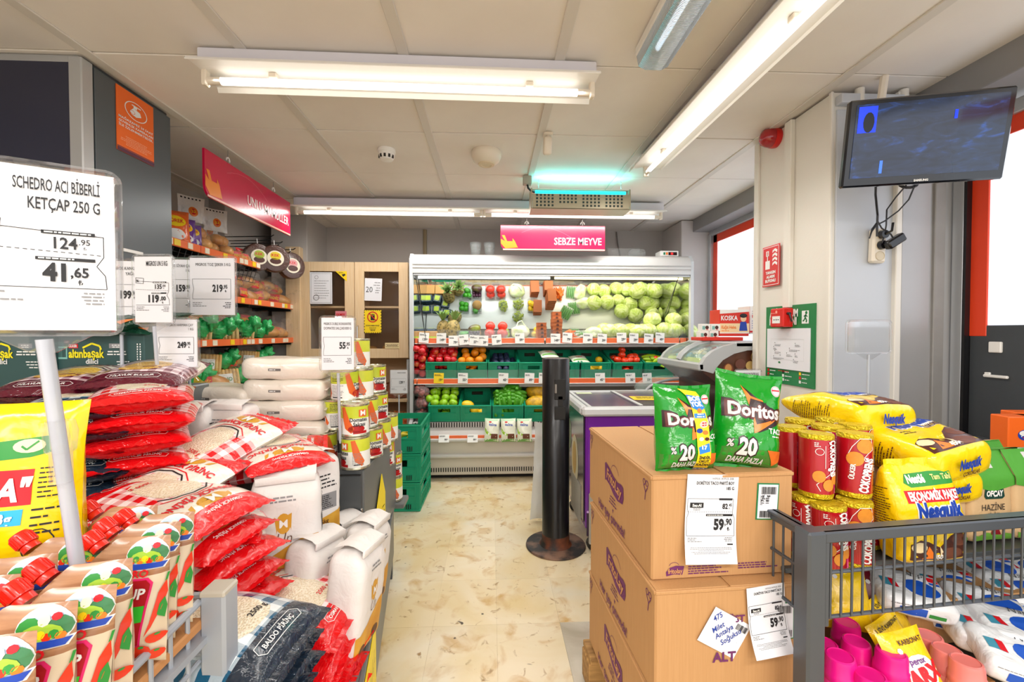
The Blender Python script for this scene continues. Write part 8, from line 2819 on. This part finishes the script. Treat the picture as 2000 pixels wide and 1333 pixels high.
for c, x in enumerate((-.45, -.12, .22)):
    for r_ in range(3):
        P.rect(w * x, -h * .36 - .02 * r_, w * x + .014, -h * .325 - .02 * r_, ((REDP, REDP, REDP), (BLACK, WHITE, WHITE), (YELP, REDP, WHITE))[c][r_], 1)
        P.lines(w * x + .02, w * x + .07, -h * .35 - .02 * r_, .004, WHITE, 1, .01, r_ + c, 1)
P.lay(S_, o, 'lettering')
P = Print()
for k, (x, y, ww) in enumerate(((-.09, .04, .05), (.06, .04, .05), (-.09, .0, .04), (-.05, -.01, .01), (.0, -.01, .045), (.06, -.012, .02), (-.1, -.03, .09), (.05, -.04, .05), (-.1, .02, .03), (.02, .015, .1))):
    P.lines(x, x + ww, y - .02, .0025, GREYP, 2, .006, k); P.rect(x, y - .012, x + .004, y - .008, BLACK, 2)
P.path([(-.12, -.055), (.12, -.055), (.12, .05), (-.12, .05)], .0008, mat('plan_line', '#c9c9c6', .5), 1, True); P.rect(-.06, -.075, -.046, -.066, GRS, 2); P.lines(-.06, .06, -.115, .003, REDP, 1, .01, 3)
P.lay(plane_surf((-.0095, .004, -.02), (0, -1, 0), (0, 0, 1)), o, 'plan_drawing')

# television
TVF = mat('tv_frame', '#0a0d14', .12, coat=.6)
tv = thing('television', 'flat black television tilted down, hanging high before the pillar', 'television', at(1808, 272, 1.49), (R(10), 0, R(-14)))
TW_, TH_ = .51, .305
MB().box((0, .012, 0), (TW_, .028, TH_), bev=.006).build('frame', TVF, tv, smooth=0)
MB().box((0, .04, -.01), (TW_ * .7, .035, TH_ * .7), bev=.01).build('back_housing', BLKPL, tv, smooth=0)
SCRN = mat('tv_screen', '#1a2438', .08, coat=.5)
t, n, l, p_ = nodes(SCRN)
tc_ = n.new('ShaderNodeTexCoord')
nz = n.new('ShaderNodeTexNoise'); nz.inputs['Scale'].default_value = 9; nz.inputs['Detail'].default_value = 6; nz.inputs['Distortion'].default_value = 1.5
mp = n.new('ShaderNodeMapping'); mp.inputs['Scale'].default_value = (1, 1, 3)
l.new(tc_.outputs['Object'], mp.inputs[0]); l.new(mp.outputs[0], nz.inputs['Vector'])
cr = n.new('ShaderNodeValToRGB')
cr.color_ramp.elements[0].position = .35; cr.color_ramp.elements[0].color = lin('#0c1420')
cr.color_ramp.elements[1].position = .8; cr.color_ramp.elements[1].color = lin('#2b62c8')
e_ = cr.color_ramp.elements.new(.58); e_.color = lin('#1c2c4a')
l.new(nz.outputs[0], cr.inputs[0]); l.new(cr.outputs[0], p_.inputs['Emission Color']); p_.inputs['Emission Strength'].default_value = .75
MB().box((0, -.003, .006), (TW_ - .045, .003, TH_ - .05)).build('screen', SCRN, tv, smooth=0)
P = Print(); SB = mat('screen_blue', '#1238e0', .2, emit=.8); SDK = mat('screen_dark', '#0b1220', .2, emit=.2)
P.rect(-.225, .03, -.165, .12, SB, 1); P.poly(arc(-.19, .065, .018, .035, n=14), SDK, 2); P.rect(.075, .055, .085, .085, SB, 1); P.rect(-.14, -.115, -.13, -.07, mat('screen_light', '#3f74e8', .2, emit=.7), 1)
P.lay(plane_surf((0, -.0047, .006), (1, 0, 0), (0, 0, 1)), tv, 'picture')
P = Print(); P.text('SAMSUNG', 0, -.003, .007, WHITE, 'c', .05); P.lay(plane_surf((0, -.0022, -TH_ / 2 + .0115), (1, 0, 0), (0, 0, 1)), tv, 'lettering')
MB().tube([(0, .05, .05), (.0, .16, .14), (.0, .30, .2), (.02, .33, .42)], .016, 8).build('bracket_arm', CREAMPL, tv)
# cables and power strip
ps = thing('power_strip', 'cream three-socket power strip with black plugs hung on the pillar front', 'power strip', at(1713, 481, 1.815), (0, R(2), 0))
MB().box((0, 0, 0), (.062, .032, .15), bev=.009).build('body', CREAMPL, ps, smooth=0)
for k in range(3):
    M = Matrix.Translation((0, -.0165, .046 - .046 * k)) @ Matrix.Rotation(PI / 2, 4, 'X')
    s = MB(); s.lathe([(.0205, .001), (.0195, .003), (.0185, -.004), (0, -.004)], 20, M=M); so = s.build('socket', mat('socket_shade', '#cdbfa4', .4), ps)
    if k == 2:
        q = MB()
        for x, z in ((-.008, -.044), (.006, -.05), (.0, -.036)):
            q.cyl((x, -.0125, z), (x, -.016, z), .0025, n=8)
        q.build('pin_holes', BLKPL, so)
b = MB(); b.cyl((-.0, -.018, .046), (0, -.04, .044), .017, n=14); b.tube([(0, -.04, .044), (.012, -.055, .055), (.02, -.05, .09)], .005, 6); b.build('round_plug', BLKPL, ps)
b = MB(); b.cyl((-.002, -.018, 0), (.0, -.035, 0), .018, n=14); b.box((0, 0, 0), (.085, .032, .036), bev=.006, M=Matrix.Translation((.032, -.05, .012)) @ Matrix.Rotation(R(-34), 4, 'Y')); b.build('adapter', BLKPL, ps, smooth=40)
cb_ = thing('television_cables', 'black cables hanging from the television to the power strip', 'cable')
A = lambda x, y, Y=1.78: at(x, y, Y)
for r_, pts in ((.0042, ((1711, 345, 1.62), (1710, 380, 1.72), (1714, 420), (1713, 448), (1713, 462))), (.003, ((1770, 362, 1.6), (1750, 385, 1.7), (1732, 410), (1731, 440), (1727, 462), (1722, 476))), (.003, ((1786, 364, 1.6), (1775, 390, 1.7), (1755, 412), (1728, 432), (1712, 440), (1703, 452), (1698, 466))), (.003, ((1714, 432), (1722, 446), (1740, 458), (1745, 466), (1741, 474))), (.003, ((1712, 436), (1703, 448), (1700, 460)))):
    MB().tube([A(*q) for q in pts], r_, 6).build('cable', BLKWIRE, cb_)
b = MB()
for k in range(4):
    b.tube([at(1774 + (13 + 2 * k) * math.cos(a), 360 + (5 + k) * math.sin(a), 1.6 + .01 * k) for a in [2 * PI * i / 14 for i in range(15)]], .0028, 5)
b.build('cable_loop', BLKWIRE, cb_)
# empty clear sign stand and the card before the curved freezer
sign('empty clear plastic sign frame on a pole behind the cereal bags', at(1697, 658, 1.58), 0, .168, .115, None, (0, 0, -.36), blank=True, pr=.004)
def art_small(P, w, h):
    P.text('MIGROS PATATES KG', w * .42, h * .28, h * .11, BLACK, 'r', .02, .7, maxw=w * .7); P.text('NUGGET 1 KG', w * .42, h * .06, h * .11, BLACK, 'r', .02, .7, maxw=w * .45)
sign('white price sign in front of the curved ice cream freezer', at(1461, 746, 2.2), 2, .135, .12, art_small, (0, 0, -at(1461, 746, 2.2).z))
